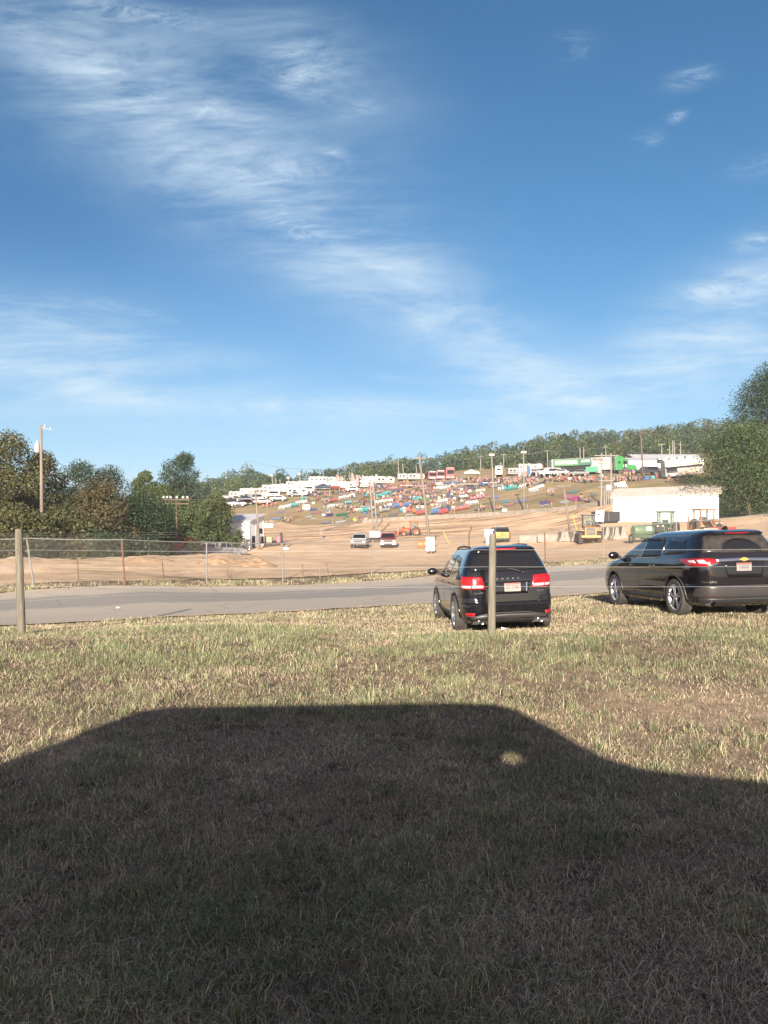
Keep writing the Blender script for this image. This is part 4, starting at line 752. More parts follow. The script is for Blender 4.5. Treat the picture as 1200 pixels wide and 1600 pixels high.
for k, (px, top, w, d, pal, lab, base) in enumerate(TREES):
    p = at(px, d); h = top_at(top, d) - p.z; rx = w / FPX * d / 2 * 1.12
    tree(lab, p, h, rx, pal, 100 + k, base=base, nq=int(15000 + 20 * w * (h / rx)), leaf=.155 if d < 90 else .25, nl=12, droop=.9 if pal == 'brown' else .2, group='trees left of the dirt lot')
p = at(338, 95); tree('rounded green tree with a brown patch in front of the white shed', p, top_at(768, 95) - p.z, 3.0, [(0.042, 0.066, 0.021), (0.060, 0.084, 0.027), (0.033, 0.054, 0.018), (0.078, 0.072, 0.033)], 140, base=.1, nq=17000, leaf=.20, nl=12)
p = at(372, 96); tree('small sparse bush with grey twigs against the white shed wall', p, 3.3, 1.3, 'olive', 141, cat='bush', name='bush', base=.1, nq=900, leaf=.22, nl=6)
for k, (px, d, h, r_, pal) in enumerate([(60, 55, 2.3, 2.6, 'dark'), (110, 57, 2.2, 2.8, 'olive'), (160, 58, 2.4, 2.8, 'dark'), (-20, 54, 2.0, 3, 'dark'), (205, 60, 2.0, 2.4, 'dark')]):
    tree(['low dark shrub at the wood edge below the transformer pole', 'low olive shrub at the wood edge between the leftmost fence posts', 'low dark shrub at the wood edge behind the third fence post', 'low dark shrub at the far left wood edge', 'low dark shrub at the wood edge left of the excavator'][k], at(px, d), h, r_, pal, 160 + k, cat='shrub', name='shrub', base=.0, nq=2600, leaf=.2, nl=8, group='shrubs at the wood edge')
for k, (px, top, w, d, pal, lab, base) in enumerate([(1170, 657, 182, 93, 'mid', 'broad dark green tree beside the long white building', .05), (1212, 566, 118, 112, 'blue', 'tallest blue-green tree rising above the broad tree on the right', .5), (1262, 640, 120, 95, 'mid', 'green tree just outside the right edge, behind the broad one', .1)]):
    p = at(px, d); h = top_at(top, d) - p.z; rx = w / FPX * d / 2
    tree(lab, p, h, rx, pal if k else [(0.030, 0.054, 0.018), (0.045, 0.072, 0.024), (0.024, 0.042, 0.017), (0.060, 0.081, 0.030)], 180 + k, base=base, nq=46000, leaf=.19, nl=24, group='trees right of the white building')
p = at(357, 34.2); tree('dry leafless weed clump behind the fence, below the dirt heap', p, .75, .55, [(.16, .11, .07), (.2, .14, .09)], 199, cat='weeds', name='weed_clump', base=.0, nq=160, leaf=.03, nl=9)

# the wood along the ridge: one mass
SIL = [(-300, 770), (200, 765), (300, 752), (330, 745), (345, 742), (382, 727), (405, 734), (424, 744), (436, 733), (460, 742), (480, 736), (520, 729), (560, 722), (600, 716), (640, 713), (680, 710), (705, 703), (735, 699), (765, 692), (800, 693), (840, 680), (900, 674), (960, 672), (1000, 668), (1050, 662), (1090, 654), (1120, 650), (1160, 654), (1300, 645), (1500, 630)]
rng = np.random.default_rng(5); VV = []; FF = []; CC = []; off = 0
for row, (d0, n) in enumerate([(262, 62), (285, 66), (312, 70), (340, 76)]):
    for k in range(n):
        px = 270 + (1330 - 270) * (k + rng.uniform(-.35, .35)) / n; d = d0 + rng.uniform(-9, 9) + (10 if px < 500 else 0); p = at(px, d); sil = top_at(float(ipl(SIL, px)) + rng.uniform(-3, 5), d) - p.z
        hh = (sil if row == 3 else min(sil - rng.uniform(0, 4.5), rng.uniform(8, 15)))
        if hh < 4: continue
        hh = min(hh, 30); rx = rng.uniform(2.2, 4.8) * (.8 + hh / 40); m = int(560 if row < 3 else 700)
        pal = PAL[['mid', 'dark', 'blue', 'mid', 'mid', 'dark'][rng.integers(0, 6)]] if rng.uniform() > .03 else PAL['brown']
        dd = rng.normal(0, 1, (m, 3)); dd /= np.linalg.norm(dd, axis=1)[:, None]; rad = (1 - .35 * rng.uniform(0, 1, m) ** 2) * (.8 + .4 * fbm(dd[:, 0] * 2 + k, dd[:, 2] * 2 + row * 7 + dd[:, 1], 1.5, 3, k))
        vert = max(hh * .5, rx * 1.05); C = dd * rad[:, None] * np.array([rx, rx, vert]); C[:, 2] += hh - vert * .97; C += np.array([p.x, p.y, p.z])
        V, F, c = leaf_quads(C, dd, rng.uniform(.42, .95, m), pal, rng, .2); VV.append(V); FF.append(F + off); CC.append(c * rng.uniform(.8, 1.2)); off += len(V)
tag(np_mesh('ridge_forest', np.concatenate(VV), np.concatenate(FF), M_leaf, attrs={'tint': np.concatenate(CC)}), kind='stuff')

# ---------------------------------------------------------------- poles and lines
M_pole = mat('weathered_pole', (.17, .14, .115), rough=.85, var=.25, scale=5, stretch=(1, 1, .1)); M_poleb = mat('brown_pole', (.11, .075, .055), rough=.85, var=.25, scale=5)
M_lpole = mat('pale_pole', (.21, .195, .18), rough=.8, var=.12, scale=5); M_porc = mat('white_fitting', (.36, .36, .36), rough=.4); M_cable = mat('power_cable', (.2, .2, .2), rough=.6); M_cabled = mat('dark_cable', (.05, .05, .05), rough=.6)
POLES = {}
def pole(key, px, base, ptx, top, d=None, m=None, r=.14, arms=(), label='', lamps=(), cans=(), r2=None, group='poles on the hillside', name='light_pole', cat='pole', dmin=60):
    p = at(px, d) if d else hit(px, base, dmin); h = top_at(top, p.y) - p.z; lx = (ptx - px) / FPX * p.y; root = thing(name, label, cat, p, 0, group); m = m or M_lpole
    MB().tube([(-lx * .04, 0, -.6), (lx * .5, 0, h * .5), (lx, 0, h)], [r, r * .88, (r2 or r * .65)], 8).build('shaft', m, root, smooth=True)
    def on(z): return Vector((lx * z / h, 0, z))
    for (dz, half, ry) in arms: c = on(h - dz); MB().box(c, (half * 2, .1, .12), rz=ry).build('crossarm', m, root)
    for (dz, dx, s) in lamps:
        c = on(h - dz) + Vector((dx, -.15, 0)); MB().box(c, (s, s * .6, s * .8), rx=.35, taper=.8).build('floodlight', M_porc, root, bevel=.03)
    for (dz, dx, rr, hh) in cans:
        c = on(h - dz) + Vector((dx, -.1, 0)); MB().lathe([(.001, -hh / 2), (rr * .9, -hh / 2), (rr, -hh / 2 + .05), (rr, hh / 2 - .08), (rr * .75, hh / 2), (.05, hh / 2 + .02), (.05, hh / 2 + .22), (.001, hh / 2 + .24)], 16, axis='z', c=c).build('transformer', M_porc, root, smooth=True, auto=40)
    POLES[key] = (root.location.copy(), h, lx); return root
def tip(key, dz=0, dx=0): p, h, lx = POLES[key]; return p + Vector((lx * (h - dz) / h + dx, 0, h - dz))
pole('A', 66, 870, 64, 665, d=58, m=M_pole, r=.15, arms=(), cans=((1.75, -.26, .2, .75),), label='weathered utility pole with white transformer in front of the left trees', group=None, name='utility_pole')
q = tip('A'); 
for k, dx in enumerate((.3, .75)): o = MB().cyl((dx, 0, -.1 - .25 * k), (dx, 0, .1 - .25 * k), .04, n=6).tube([(0, 0, -.15), (dx, 0, -.1 - .25 * k)], .025, 4).build('insulator', M_porc, bpy.data.objects['utility_pole']); o.location = q - POLES['A'][0]
B = pole('B', 277, 838, 275, 776, d=84, m=M_poleb, r=.16, arms=((.35, 1.5, 0), (.8, 1.5, 0)), label='short brown pole with double crossarms and white fittings amid the trees', group=None, name='utility_pole')
for dx in (-1.4, -1.0, -.6, .1, .8, 1.3): MB().lathe([(.001, -.12), (.14, -.1), (.16, 0), (.1, .16), (.001, .18)], 8, axis='z', c=tip('B', .1, dx) - POLES['B'][0]).build('insulator', M_porc, B)
pole('C', 406, 857, 399, 765, d=98, m=M_pole, r=.15, arms=((.3, .9, 0),), label='brown wooden pole rising in front of the white shed', group=None, name='utility_pole')
pole('D', 420, 824, 416, 774, m=M_pole, r=.13, label='pale pole at the foot of the hill with white boards at its base', lamps=((.4, 0, .5),), dmin=120)
c = POLES['D'][0]; tag(MB().box((c.x, c.y - .5, c.z + .35), (2.0, .3, .75)).build('sign_board', M_white, None, bevel=.02), 'low white board around the base of the pale pole at the hill foot', 'board')
E = pole('E', 674, 866, 655, 712, m=M_pole, r=.16, arms=((.3, .7, 0), (3.6, .35, 0)), label='tall leaning pole on the dirt lot with a white meter box', dmin=50, group=None, name='utility_pole')
MB().box((-.15, -.2, 1.1), (.9, .35, 1.5)).build('meter_box', M_white, E, bevel=.04)
pole('F1', 583, 828, 578, 748, label='left one of the twin pale poles behind the white pickup', dmin=110, arms=((.3, .5, 0),)); pole('F2', 590, 836, 583, 752, label='right one of the twin pale poles behind the white pickup', dmin=90, m=M_lpole, arms=((.3, .5, 0),))
pole('G', 773, 805, 768, 708, label='pale light pole at the track edge above the roof of the nearer SUV', dmin=120, lamps=((.3, -.3, .5), (.3, .3, .5)), arms=((.4, .6, 0),)); pole('H', 819, 798, 818, 704, label='pale light pole at the track edge below the white camper', dmin=120, lamps=((.3, -.3, .5), (.3, .3, .5)), arms=((.4, .6, 0), (4.6, .35, 0)))
pole('I', 891, 829, 880, 757, label='leaning grey pole left of the yellow loader', m=M_pole, dmin=90, arms=((.2, 1.1, .3),))
J = thing('pole_frame', 'H shaped pole frame with crossbars left of the long white building', 'pole', hit(947, 791, 100)); jd = J.location.y; jz = J.location.z
for dx in (-.8, .9): MB().tube([(dx, 0, -.5), (dx + (.05 if dx < 0 else -.1), 0, top_at(708, jd) - jz)], [.16, .12], 8).build('shaft', M_lpole, J)
for yy_, hw in ((712, 2.0), (751, 1.3), (761, 1.3)): MB().box((0, -.12, top_at(yy_, jd) - jz), (hw * 2, .12, .14)).build('crossarm', M_lpole, J)
for dx in (-.4, -.05, .3, .62): MB().cyl((dx, -.5, -.3), (dx, -.5, 2.7), .09, n=8).build('short_post', M_lpole, J)
MB().box((.15, -.6, 3.0), (.8, .4, .9)).build('control_box', mat('pale_blue_metal', (.35, .42, .5)), J, bevel=.03)
FARP = [(623, 750, 622, 716), (631, 750, 629, 724), (652, 748, 650, 727), (751, 747, 751, 712), (769, 740, 768, 716), (787, 738, 787, 709), (782, 739, 782, 722), (856, 736, 855, 703), (907, 715, 906, 699), (912, 715, 912, 698), (948, 716, 946, 697),
        (1034, 716, 1034, 693), (1047, 716, 1046, 696), (1051, 716, 1051, 688), (1055, 722, 1053, 688), (1064, 716, 1063, 690), (428, 765, 424, 740), (433, 766, 430, 746), (439, 766, 437, 749), (453, 764, 450, 744), (471, 762, 467, 738), (506, 756, 505, 736), (549, 768, 546, 737), (589, 752, 588, 741), (1005, 733, 1001, 674)]
nm_ = ['left of the pair behind the parked trailers at mid hill', 'right of the pair behind the trailers at mid hill', 'near the tall leaning pole, on the ridge', 'on the ridge beside the canopy tent', 'behind the small white camper', 'tall, right of the small white camper', 'short, behind the small white camper', 'left of the NOW HIRING trailer', 'left one behind the NOW HIRING trailer', 'right one behind the NOW HIRING trailer', 'behind the white end of the NOW HIRING trailer',
       'with an arm, behind the long grey roof', 'plain, behind the grey roof', 'tall left one of two behind the food trailer', 'tall right one of two behind the food trailer', 'rightmost before the broad tree', 'with a white box, leftmost behind the campers', 'second behind the left campers', 'short, third behind the left campers', 'with a white box, fourth behind the left campers', 'with a white box, fifth behind the left campers', 'above the large white fifth wheel', 'beside the feather flags', 'tiny, above the white box trailer', 'brown, tall, right of the green truck cab']
for k, (a, b_, c_, e) in enumerate(FARP):
    d = {24: 160}.get(k, None); pole('K%d' % k, a, b_, c_, e, d=(d or (215 if a > 900 else 245)), label='distant pole ' + nm_[k], m=M_poleb if k == 24 else M_lpole, r=.17 if k != 24 else .2, lamps=(((.5, 0, .9),) if 'white box' in nm_[k] else ()), arms=((.3, .9, 0),) if k in (3, 5, 7, 10, 11) else ())
def cable(a, b, sag, r, label, m=None, n=24):
    a, b = Vector(a), Vector(b); pts = [a.lerp(b, t) - Vector((0, 0, sag * 4 * t * (1 - t))) for t in np.linspace(0, 1, n)]
    return tag(MB().tube(pts, r, 4).build('power_line', m or M_cable), label, 'power line', 'overhead lines')
chain_ = [('E', 'K3', 'between the leaning lot pole and the canopy tent pole'), ('K3', 'K5', 'between the canopy tent pole and the camper pole'), ('K5', 'K7', 'between the camper pole and the pole left of the NOW HIRING trailer'), ('K7', 'K10', 'along the top of the NOW HIRING trailer'), ('K10', 'K24', 'above the green truck cab')]
for a, b_, l in chain_: cable(tip(a, .2), tip(b_, .2), .7, .035, 'thin overhead line ' + l)
cable(tip('K24', .5), (62, 105, top_at(661, 105)), 1.0, .035, 'thin overhead line crossing the broad right tree')
cable(tip('E', .3), (-28, 150, top_at(719, 150)), 1.5, .025, 'thin overhead line crossing the sky left of the leaning lot pole'); cable(tip('A', 2.2), tip('B', .2), .9, .018, 'overhead line from the transformer pole to the crossarm pole')
cable(tip('B', .1), tip('C', .2), .6, .02, 'overhead line from the crossarm pole to the shed pole'); cable((58, 95, top_at(655, 95)), (80, 95, top_at(640, 95)), .2, .02, 'short overhead line beside the tall right tree')
for k, py in enumerate((831, 834, 838)): a = (-60, 52, top_at(py - 2, 52)); b_ = (-14.5, 52, top_at(py + 1, 52)); cable(a, b_, .15, .012, ['uppermost', 'middle', 'lowest'][k] + ' dark cable behind the left end of the chain link fence', M_cabled)

# ---------------------------------------------------------------- buildings
def g_siding(t, b):
    v = tmap(t); w = N(t, 'ShaderNodeTexWave', bands_direction='Z'); w.inputs['Scale'].default_value = 1.6; t.links.new(v, w.inputs['Vector'])
    c = tmix(t, tramp(t, tnoise(t, tmap(t, (1, 1, .2)), 1.2, 6, .7), .4, .75), (.78, .81, .85), (.70, .72, .75)); t.links.new(c, b.inputs['Base Color']); b.inputs['Roughness'].default_value = .5; tbump(t, b, w.outputs['Fac'], .3, .02)
M_siding = attr_mat('white_siding', g_siding)
def g_ribroof(t, b):
    v = tmap(t); w = N(t, 'ShaderNodeTexWave', bands_direction='X'); w.inputs['Scale'].default_value = 1.1; t.links.new(v, w.inputs['Vector'])
    c = tmix(t, tramp(t, tnoise(t, v, .8, 6, .7), .3, .7), (.50, .42, .35), (.62, .54, .47)); t.links.new(c, b.inputs['Base Color']); b.inputs['Roughness'].default_value = .45; tbump(t, b, w.outputs['Fac'], .6, .05)
M_ribroof = attr_mat('ribbed_tan_roof', g_ribroof); M_groof = mat('grey_metal_roof', (.40, .40, .42), rough=.5, var=.12, scale=1.5); M_dark = mat('dark_opening', (.015, .015, .017), rough=.9)
wb = thing('white_building', 'long low white building with a tan ribbed metal roof behind the tractors', 'building', (0, 0, 0))
A_ = at(958, 96); B_ = at(1123, 91); u_ = (B_ - A_); u_.z = 0; L_ = u_.length; u_.normalize(); v_ = Vector((-u_.y, u_.x, 0)); v_ = v_ if v_.y > 0 else -v_
wb.location = A_; wb.rotation_euler = (0, 0, math.atan2(u_.y, u_.x)); zb = B_.z - A_.z; ht0 = top_at(777.5, 96) - A_.z; ht1 = top_at(771, 91) - A_.z; hw = (ht0 + ht1) / 2
W_ = 9.0
m_ = MB(); m_.add([(0, 0, -.6), (L_, 0, -.6 + zb), (L_, 0, ht1), (0, 0, ht0), (0, W_, -.6), (L_, W_, -.6 + zb), (L_, W_, ht1), (0, W_, ht0), (0, W_ / 2, ht0 + 1.25), (L_, W_ / 2, ht1 + 1.25)], [(0, 1, 2, 3), (5, 4, 7, 6), (4, 0, 3, 8, 7), (1, 5, 6, 9, 2), (0, 4, 5, 1)]); m_.build('wall', M_siding, wb)
m_ = MB(); e = .35; th = .1
for s_ in (0, 1):
    ya, yb = (-e, W_ / 2) if s_ == 0 else (W_ + e, W_ / 2); k = 1.25 / (W_ / 2); vs = []
    for dz in (.02, th): vs += [(-e, ya, ht0 - k * e + dz), (L_ + e, ya, ht1 - k * e + dz), (L_ + e, yb, ht1 + 1.25 + dz), (-e, yb, ht0 + 1.25 + dz)]
    MB().add(vs, [(0, 1, 2, 3), (4, 5, 6, 7), (0, 1, 5, 4), (1, 2, 6, 5), (2, 3, 7, 6), (3, 0, 4, 7)]).build('roof', M_ribroof, wb)
for k in range(5): MB().box((L_ - 2.2 + k * .5, -.02, (ht1 + zb) / 2 - .1), (.05, .03, ht1 - zb - .3)).build('panel_joint', mat('joint_grey', (.45, .45, .45)), wb)
MB().box((L_ - 1.2, -.03, 1.35 + zb), (2.2, .03, .05)).build('panel_joint', MATS['joint_grey'], wb)
MB().box((.35, -.06, ht0 - .5), (.2, .12, .2)).build('wall_lamp', M_steel, wb)
# mono-pitch shed
sh = thing('white_shed', 'small white mono-pitch shed beside the dirt lot', 'shed', at(390, 99.5), math.atan2(-.31, .95)); 
fl = sh.location; hl, hr = top_at(815, 99.5) - fl.z, top_at(806, 103) - fl.z
m_ = MB(); aX = -3.7; bY = 4.0
# local: x to the left is the long side, y goes back
m_.add([(aX, 0, -.5), (0, 0, -.5), (0, bY, -.5), (aX, bY, -.5), (aX, 0, hl), (0, 0, hl), (0, bY, hr + .1), (aX, bY, hr + .1)], [(0, 1, 5, 4), (1, 2, 6, 5), (2, 3, 7, 6), (3, 0, 4, 7)]); m_.build('wall', M_siding, sh)
k = (hr + .1 - hl) / bY; m_ = MB(); vs = []
for dz in (.02, .14): vs += [(aX - .3, -.3, hl - .3 * k + dz), (.3, -.3, hl - .3 * k + dz), (.3, bY + .3, hl + k * (bY + .3) + dz), (aX - .3, bY + .3, hl + k * (bY + .3) + dz)]
MB().add(vs, [(0, 1, 2, 3), (4, 5, 6, 7), (0, 1, 5, 4), (1, 2, 6, 5), (2, 3, 7, 6), (3, 0, 4, 7)]).build('roof', M_groof, sh)
MB().box((.015, 1.1, .95), (.05, .9, 1.95)).build('door', M_dark, sh); MB().box((.015, 3.2, 2.6), (.06, .8, .7)).build('window', M_dark, sh)
m_ = MB()
for y_ in (.04, 1.8, 3.96): MB().box((.03, y_, (hl + k * y_) / 2 - .2), (.05, .1, hl + k * y_ - .3)).build('corner_board', mat('joint_grey', (.45, .45, .45)), sh)
# long grey roofed hall far right, behind the food trailer
def hall(px0, px1, d, top, base, roofh, label, wall, roof, dp=10):
    a = at(px0, d); b_ = at(px1, d); L2 = b_.x - a.x; z0 = min(a.z, b_.z) - .8; t0 = top_at(top, d); root = thing('long_hall', label, 'building', (a.x, d, z0)); hh = t0 - z0 - roofh
    MB().box((L2 / 2, dp / 2, hh / 2), (L2, dp, hh)).build('wall', wall, root)
    MB().prism([(-.4, hh - .05), (dp / 2, hh + roofh), (dp + .4, hh - .05), (dp / 2, hh + roofh - .15)], -.4, L2 + .4).build('roof', roof, root)
    for k in range(int(L2 // 6)): MB().box((3 + k * 6, -.03, hh * .4), (1.6, .05, hh * .65)).build('door', M_dark if k == 1 else M_groof, root)
    return root
hall(993, 1100, 205, 707, 722, 1.6, 'long hall with a pale grey roof behind the food trailer', M_white, M_groof); hall(982, 1026, 185, 713, 727, .9, 'low white block building right of the green truck cab', M_white, M_groof, 7)

# ---------------------------------------------------------------- walls, barriers at the track
M_conc = mat('pale_concrete', (.24, .215, .185), rough=.85, var=.2, scale=2, bump=.3); M_concd = mat('stained_concrete', (.20, .17, .145), rough=.85, var=.25, scale=2, bump=.3)
pts = [hit(a, b_, 100) for a, b_ in [(566, 818), (600, 815.5), (640, 813), (700, 810.5), (780, 806), (840, 802), (900, 796.5), (957, 788)]]
tw = MB(); P2 = []
for a, b_ in zip(pts[:-1], pts[1:]):
    for t in np.linspace(0, 1, 9)[:-1]: q = a.lerp(b_, t); P2.append(Vector((q.x, q.y, z1(q.x, q.y))))
P2.append(pts[-1]); vs = []
for q in P2: vs += [q + Vector((0, 0, -.3)), q + Vector((0, 0, .8)), q + Vector((0, .3, .8)), q + Vector((0, .3, -.3))]
tw.add(vs, [(4 * k + i, 4 * k + (i + 1) % 4, 4 * k + 4 + (i + 1) % 4, 4 * k + 4 + i) for k in range(len(P2) - 1) for i in range(4)]); tag(tw.build('track_wall', M_concd), 'low grey concrete wall between the dirt track and the hillside', 'wall')
q0, q1 = hit(505, 831, 90), hit(566, 818, 100); tag(MB().tube([q0 + Vector((0, 0, .3)), q0.lerp(q1, .5) + Vector((0, 0, .45)), q1 + Vector((0, 0, .6))], .16, 6).build('white_rail', M_conc), 'pale rail running up from the grey-clad person to the track wall', 'rail')
rp = [hit(a, b_, 120) + Vector((0, 0, .5)) for a, b_ in [(722, 793), (745, 790), (790, 783), (830, 777), (862, 769), (905, 757), (925, 752)]]
tag(MB().tube(rp, .045, 5).build('slope_rope', M_lpole), 'pale rope line climbing the hillside from above the nearer SUV', 'rope')
n = 12
for k in range(n):
    px = 520 + k * 38; b_ = float(np.interp(px, [520, 640, 780, 900, 957], [822, 811, 804, 794, 786])); p = hit(px, b_ - 2, 110); o = MB().cyl((0, 0, -.2), (0, 0, 1.3), .06, n=6).build('marker_post', M_lpole); o.location = p
    tag(o, ('pale marker post behind the track wall, ' + ['far left end', 'above the white pickup', 'right of the twin poles', 'above the orange tractor', 'left of the leaning lot pole', 'right of the leaning lot pole', 'left of the first light pole', 'between the two light poles', 'right of the second light pole', 'above the concrete barriers', 'left of the leaning grey pole', 'near the H shaped pole frame'][k]), 'post', 'marker posts along the track wall')
def jersey(L=3.0):
    root = thing('concrete_barrier', 'x', 'barrier', (0, 0, 0), 0, 'concrete road barriers on the lot'); MB().prism([(-.3, 0), (-.3, .1), (-.16, .32), (-.09, .85), (.09, .85), (.16, .32), (.3, .1), (.3, 0)], -L / 2, L / 2).build('block', M_conc, root, bevel=.015); return root
jb = jersey(); JB = [(831, 848, 0, 'left one of the two side-on barriers left of the loader'), (860, 847, 0, 'right one of the two side-on barriers left of the loader'), (877, 846, 88, 'first end-on barrier right of the side-on pair'), (886, 846, 75, 'middle end-on barrier left of the loader bucket'), (894, 846, 95, 'end-on barrier touching the loader bucket'),
      (946, 843, 86, 'first end-on barrier right of the loader'), (954, 843, 96, 'second end-on barrier right of the loader'), (961, 843, 84, 'third end-on barrier right of the loader'), (969, 842, 92, 'fourth end-on barrier right of the loader')]
for k, (px, py, rz, lab) in enumerate(JB):
    p = hit(px, py, 62); sc = (1, 1, 1) if rz == 0 else (.7, 1.5, 1.55 if k > 4 else 1.3)
    if k == 0: jb.location = p; jb['label'] = 'pale concrete barrier, ' + lab
    else: copy_thing(jb, p, R(rz), 'pale concrete barrier, ' + lab, sc)
# ---------------------------------------------------------------- vehicles and machines on the lot
def shell_car(root, prof, w, paint, tumble=.16, belt=1.05, name='body'):
    """side profile (y,z) extruded across, greenhouse leaning in above the belt line"""
    b = MB(); n = len(prof); vs = []
    xs = [-1, -.94, .94, 1]
    for k, xf in enumerate(xs):
        for (y, z) in prof:
            inn = tumble * max(0, (z - belt)) / .6; sh = .0 if k in (1, 2) else 1
            vs.append((xf * (w - inn), y * (1 if k in (1, 2) else .985), z if k in (1, 2) else (z - .03 if z > .5 else z + .02)))
    fs = [(k * n + i, k * n + (i + 1) % n, (k + 1) * n + (i + 1) % n, (k + 1) * n + i) for k in range(3) for i in range(n)] + [tuple(range(n))[::-1], tuple(range(3 * n, 4 * n))]
    b.add(vs, fs); return b.build(name, paint, root, auto=32)
def simple_wheels(root, ys, x, r, w=.24, hub=None):
    for y in ys:
        for sg in (-1, 1):
            t = MB(); t.lathe([(r * .62, -w / 2), (r * .93, -w / 2), (r, -w * .4), (r, w * .4), (r * .93, w / 2), (r * .62, w / 2)], 20, c=(0, 0, 0), closed=True); t.lathe([(.001, sg * w * .3), (r * .62, sg * w * .42), (r * .62, -sg * w * .3), (.001, -sg * w * .3)], 16)
            o = t.build('wheel', M_rubber, root, auto=35); o.location = (sg * x, y, r)
            h = MB().lathe([(.001, sg * w * .44), (r * .5, sg * w * .46), (r * .56, sg * w * .36), (.001, sg * w * .30)], 14).build('hub', hub or M_rim, o, auto=35)
def windows(root, quads, m=None, name='window'):
    for q in quads:
        v = [Vector(p) for p in q]; n_ = (v[1] - v[0]).cross(v[2] - v[0]).normalized() * .012; MB().add([p + n_ for p in v] + [p - n_ for p in v], [tuple(range(len(v))), tuple(range(len(v), 2 * len(v)))[::-1]] + [(i, (i + 1) % len(v), len(v) + (i + 1) % len(v), len(v) + i) for i in range(len(v))]).build(name, m or M_glass, root)
M_silver = mat('silver_paint', (.16, .16, .17), rough=.3, coat=.6, var=.05); M_wpaint = mat('white_car_paint', (.38, .38, .38), rough=.3, coat=.6, var=.05); M_maroon = mat('maroon_paint', (.16, .02, .02), rough=.3, coat=.6); M_blackp = mat('dark_grey_paint', (.03, .03, .035), rough=.3, coat=.6)
def pickup(name, label, paint, loc, rz, topper=False, lower=None, group=None, shut=True):
    """local +Y is forward, rear bumper at y=0"""
    r = thing(name, label, 'pickup truck', loc, rz, group)
    prof = [(0, .55), (.02, 1.05), (.05, 1.12), (2.0, 1.12), (2.05, 1.18), (2.30, 1.80), (2.5, 1.86), (3.4, 1.84), (3.6, 1.78), (4.18, 1.20), (4.4, 1.16), (5.3, 1.08), (5.55, .95), (5.6, .6), (5.55, .42), (.1, .45)]
    shell_car(r, prof, .98, paint, belt=1.15)
    MB().box((0, 1.02, 1.10), (1.62, 1.78, .06)).build('bed', M_dark if not topper else paint, r)
    if topper: MB().prism([(-.95, 1.1), (-.82, 1.72), (-.7, 1.78), (.7, 1.78), (.82, 1.72), (.95, 1.1)], .06, 1.98, 'y').build('bed_cap', M_silver, r, bevel=.02)
    if topper: windows(r, [[(sg * .925, .3, 1.28), (sg * .925, 1.8, 1.28), (sg * .845, 1.75, 1.62), (sg * .845, .35, 1.62)] for sg in (-1, 1)])
    for sg in (-1, 1):
        windows(r, [[(sg * .975, 2.45, 1.22), (sg * .975, 3.15, 1.22), (sg * .83, 3.15, 1.74), (sg * .83, 2.6, 1.74)], [(sg * .975, 3.22, 1.22), (sg * .975, 3.98, 1.22), (sg * .85, 3.55, 1.70), (sg * .83, 3.22, 1.74)]], name='side_window')
        MB().box((sg * .78, 5.565, .86), (.34, .08, .2)).build('headlight', M_wlens, r, bevel=.02); MB().box((sg * .90, .02, .92), (.14, .06, .32)).build('tail_lamp', M_red, r, bevel=.01)
        MB().box((sg * 1.09, 3.85, 1.30), (.2, .1, .2)).build('side_mirror', M_plas, r, bevel=.03)
        windows(r, [[(sg * .6, 4.02, 1.14), (0, 4.02, 1.14), (0, 4.02, 1.15)]][:0])
    windows(r, [[(-.84, 4.13, 1.26), (.84, 4.13, 1.26), (.72, 3.66, 1.735), (-.72, 3.66, 1.735)]], name='windshield'); windows(r, [[(.78, 2.10, 1.28), (-.78, 2.10, 1.28), (-.7, 2.275, 1.70), (.7, 2.275, 1.70)]], name='rear_window')
    MB().box((0, 5.6, .85), (1.1, .06, .24)).build('grille', M_plas, r, bevel=.01); MB().box((0, 5.63, .55), (1.9, .16, .22)).build('front_bumper', M_chrome if paint is not M_wpaint else M_plas, r, bevel=.03); MB().box((0, -.06, .58), (1.85, .14, .2)).build('rear_bumper', M_chrome, r, bevel=.03)
    simple_wheels(r, (1.15, 4.65), .86, .40); return r
def gz(px, py, d=None, dmin=45): return at(px, d) if d else hit(px, py, dmin)
# local +Y forward -> rz turns it: 180deg faces the camera
pickup('pickup_truck', 'silver crew cab pickup with a bed cap parked behind the dirt heaps', M_silver, at(310, 89) + Vector((0, 0, .2)), R(-66), topper=True)
p = hit(566, 855, 60); pickup('pickup_truck', 'white pickup facing the road, left of the maroon one', M_wpaint, p, R(176))
p = hit(606, 854, 60); mt = pickup('pickup_truck', 'maroon pickup facing the road, right of the white one', M_maroon, p, R(180))
for sg in (-1, 1): MB().box((sg * .75, 5.72, .52), (.45, .05, .28)).build('white_plate', M_white, mt)  # two plain white plates low across the front
# small white cart between the two pickups
c = thing('utility_cart', 'small white cart between the white and the maroon pickup', 'cart', hit(584, 847, 60), .2)
MB().box((0, 0, 1.1), (1.6, 2.2, .9)).build('tank', M_wpaint, c, bevel=.12); MB().box((0, 0, .5), (1.9, 2.6, .15)).build('chassis', M_dark, c, bevel=.02); simple_wheels(c, (-.8, .8), .8, .3)
MB().box((.5, -.9, 1.85), (.08, .08, .7)).build('handle', M_steel, c)
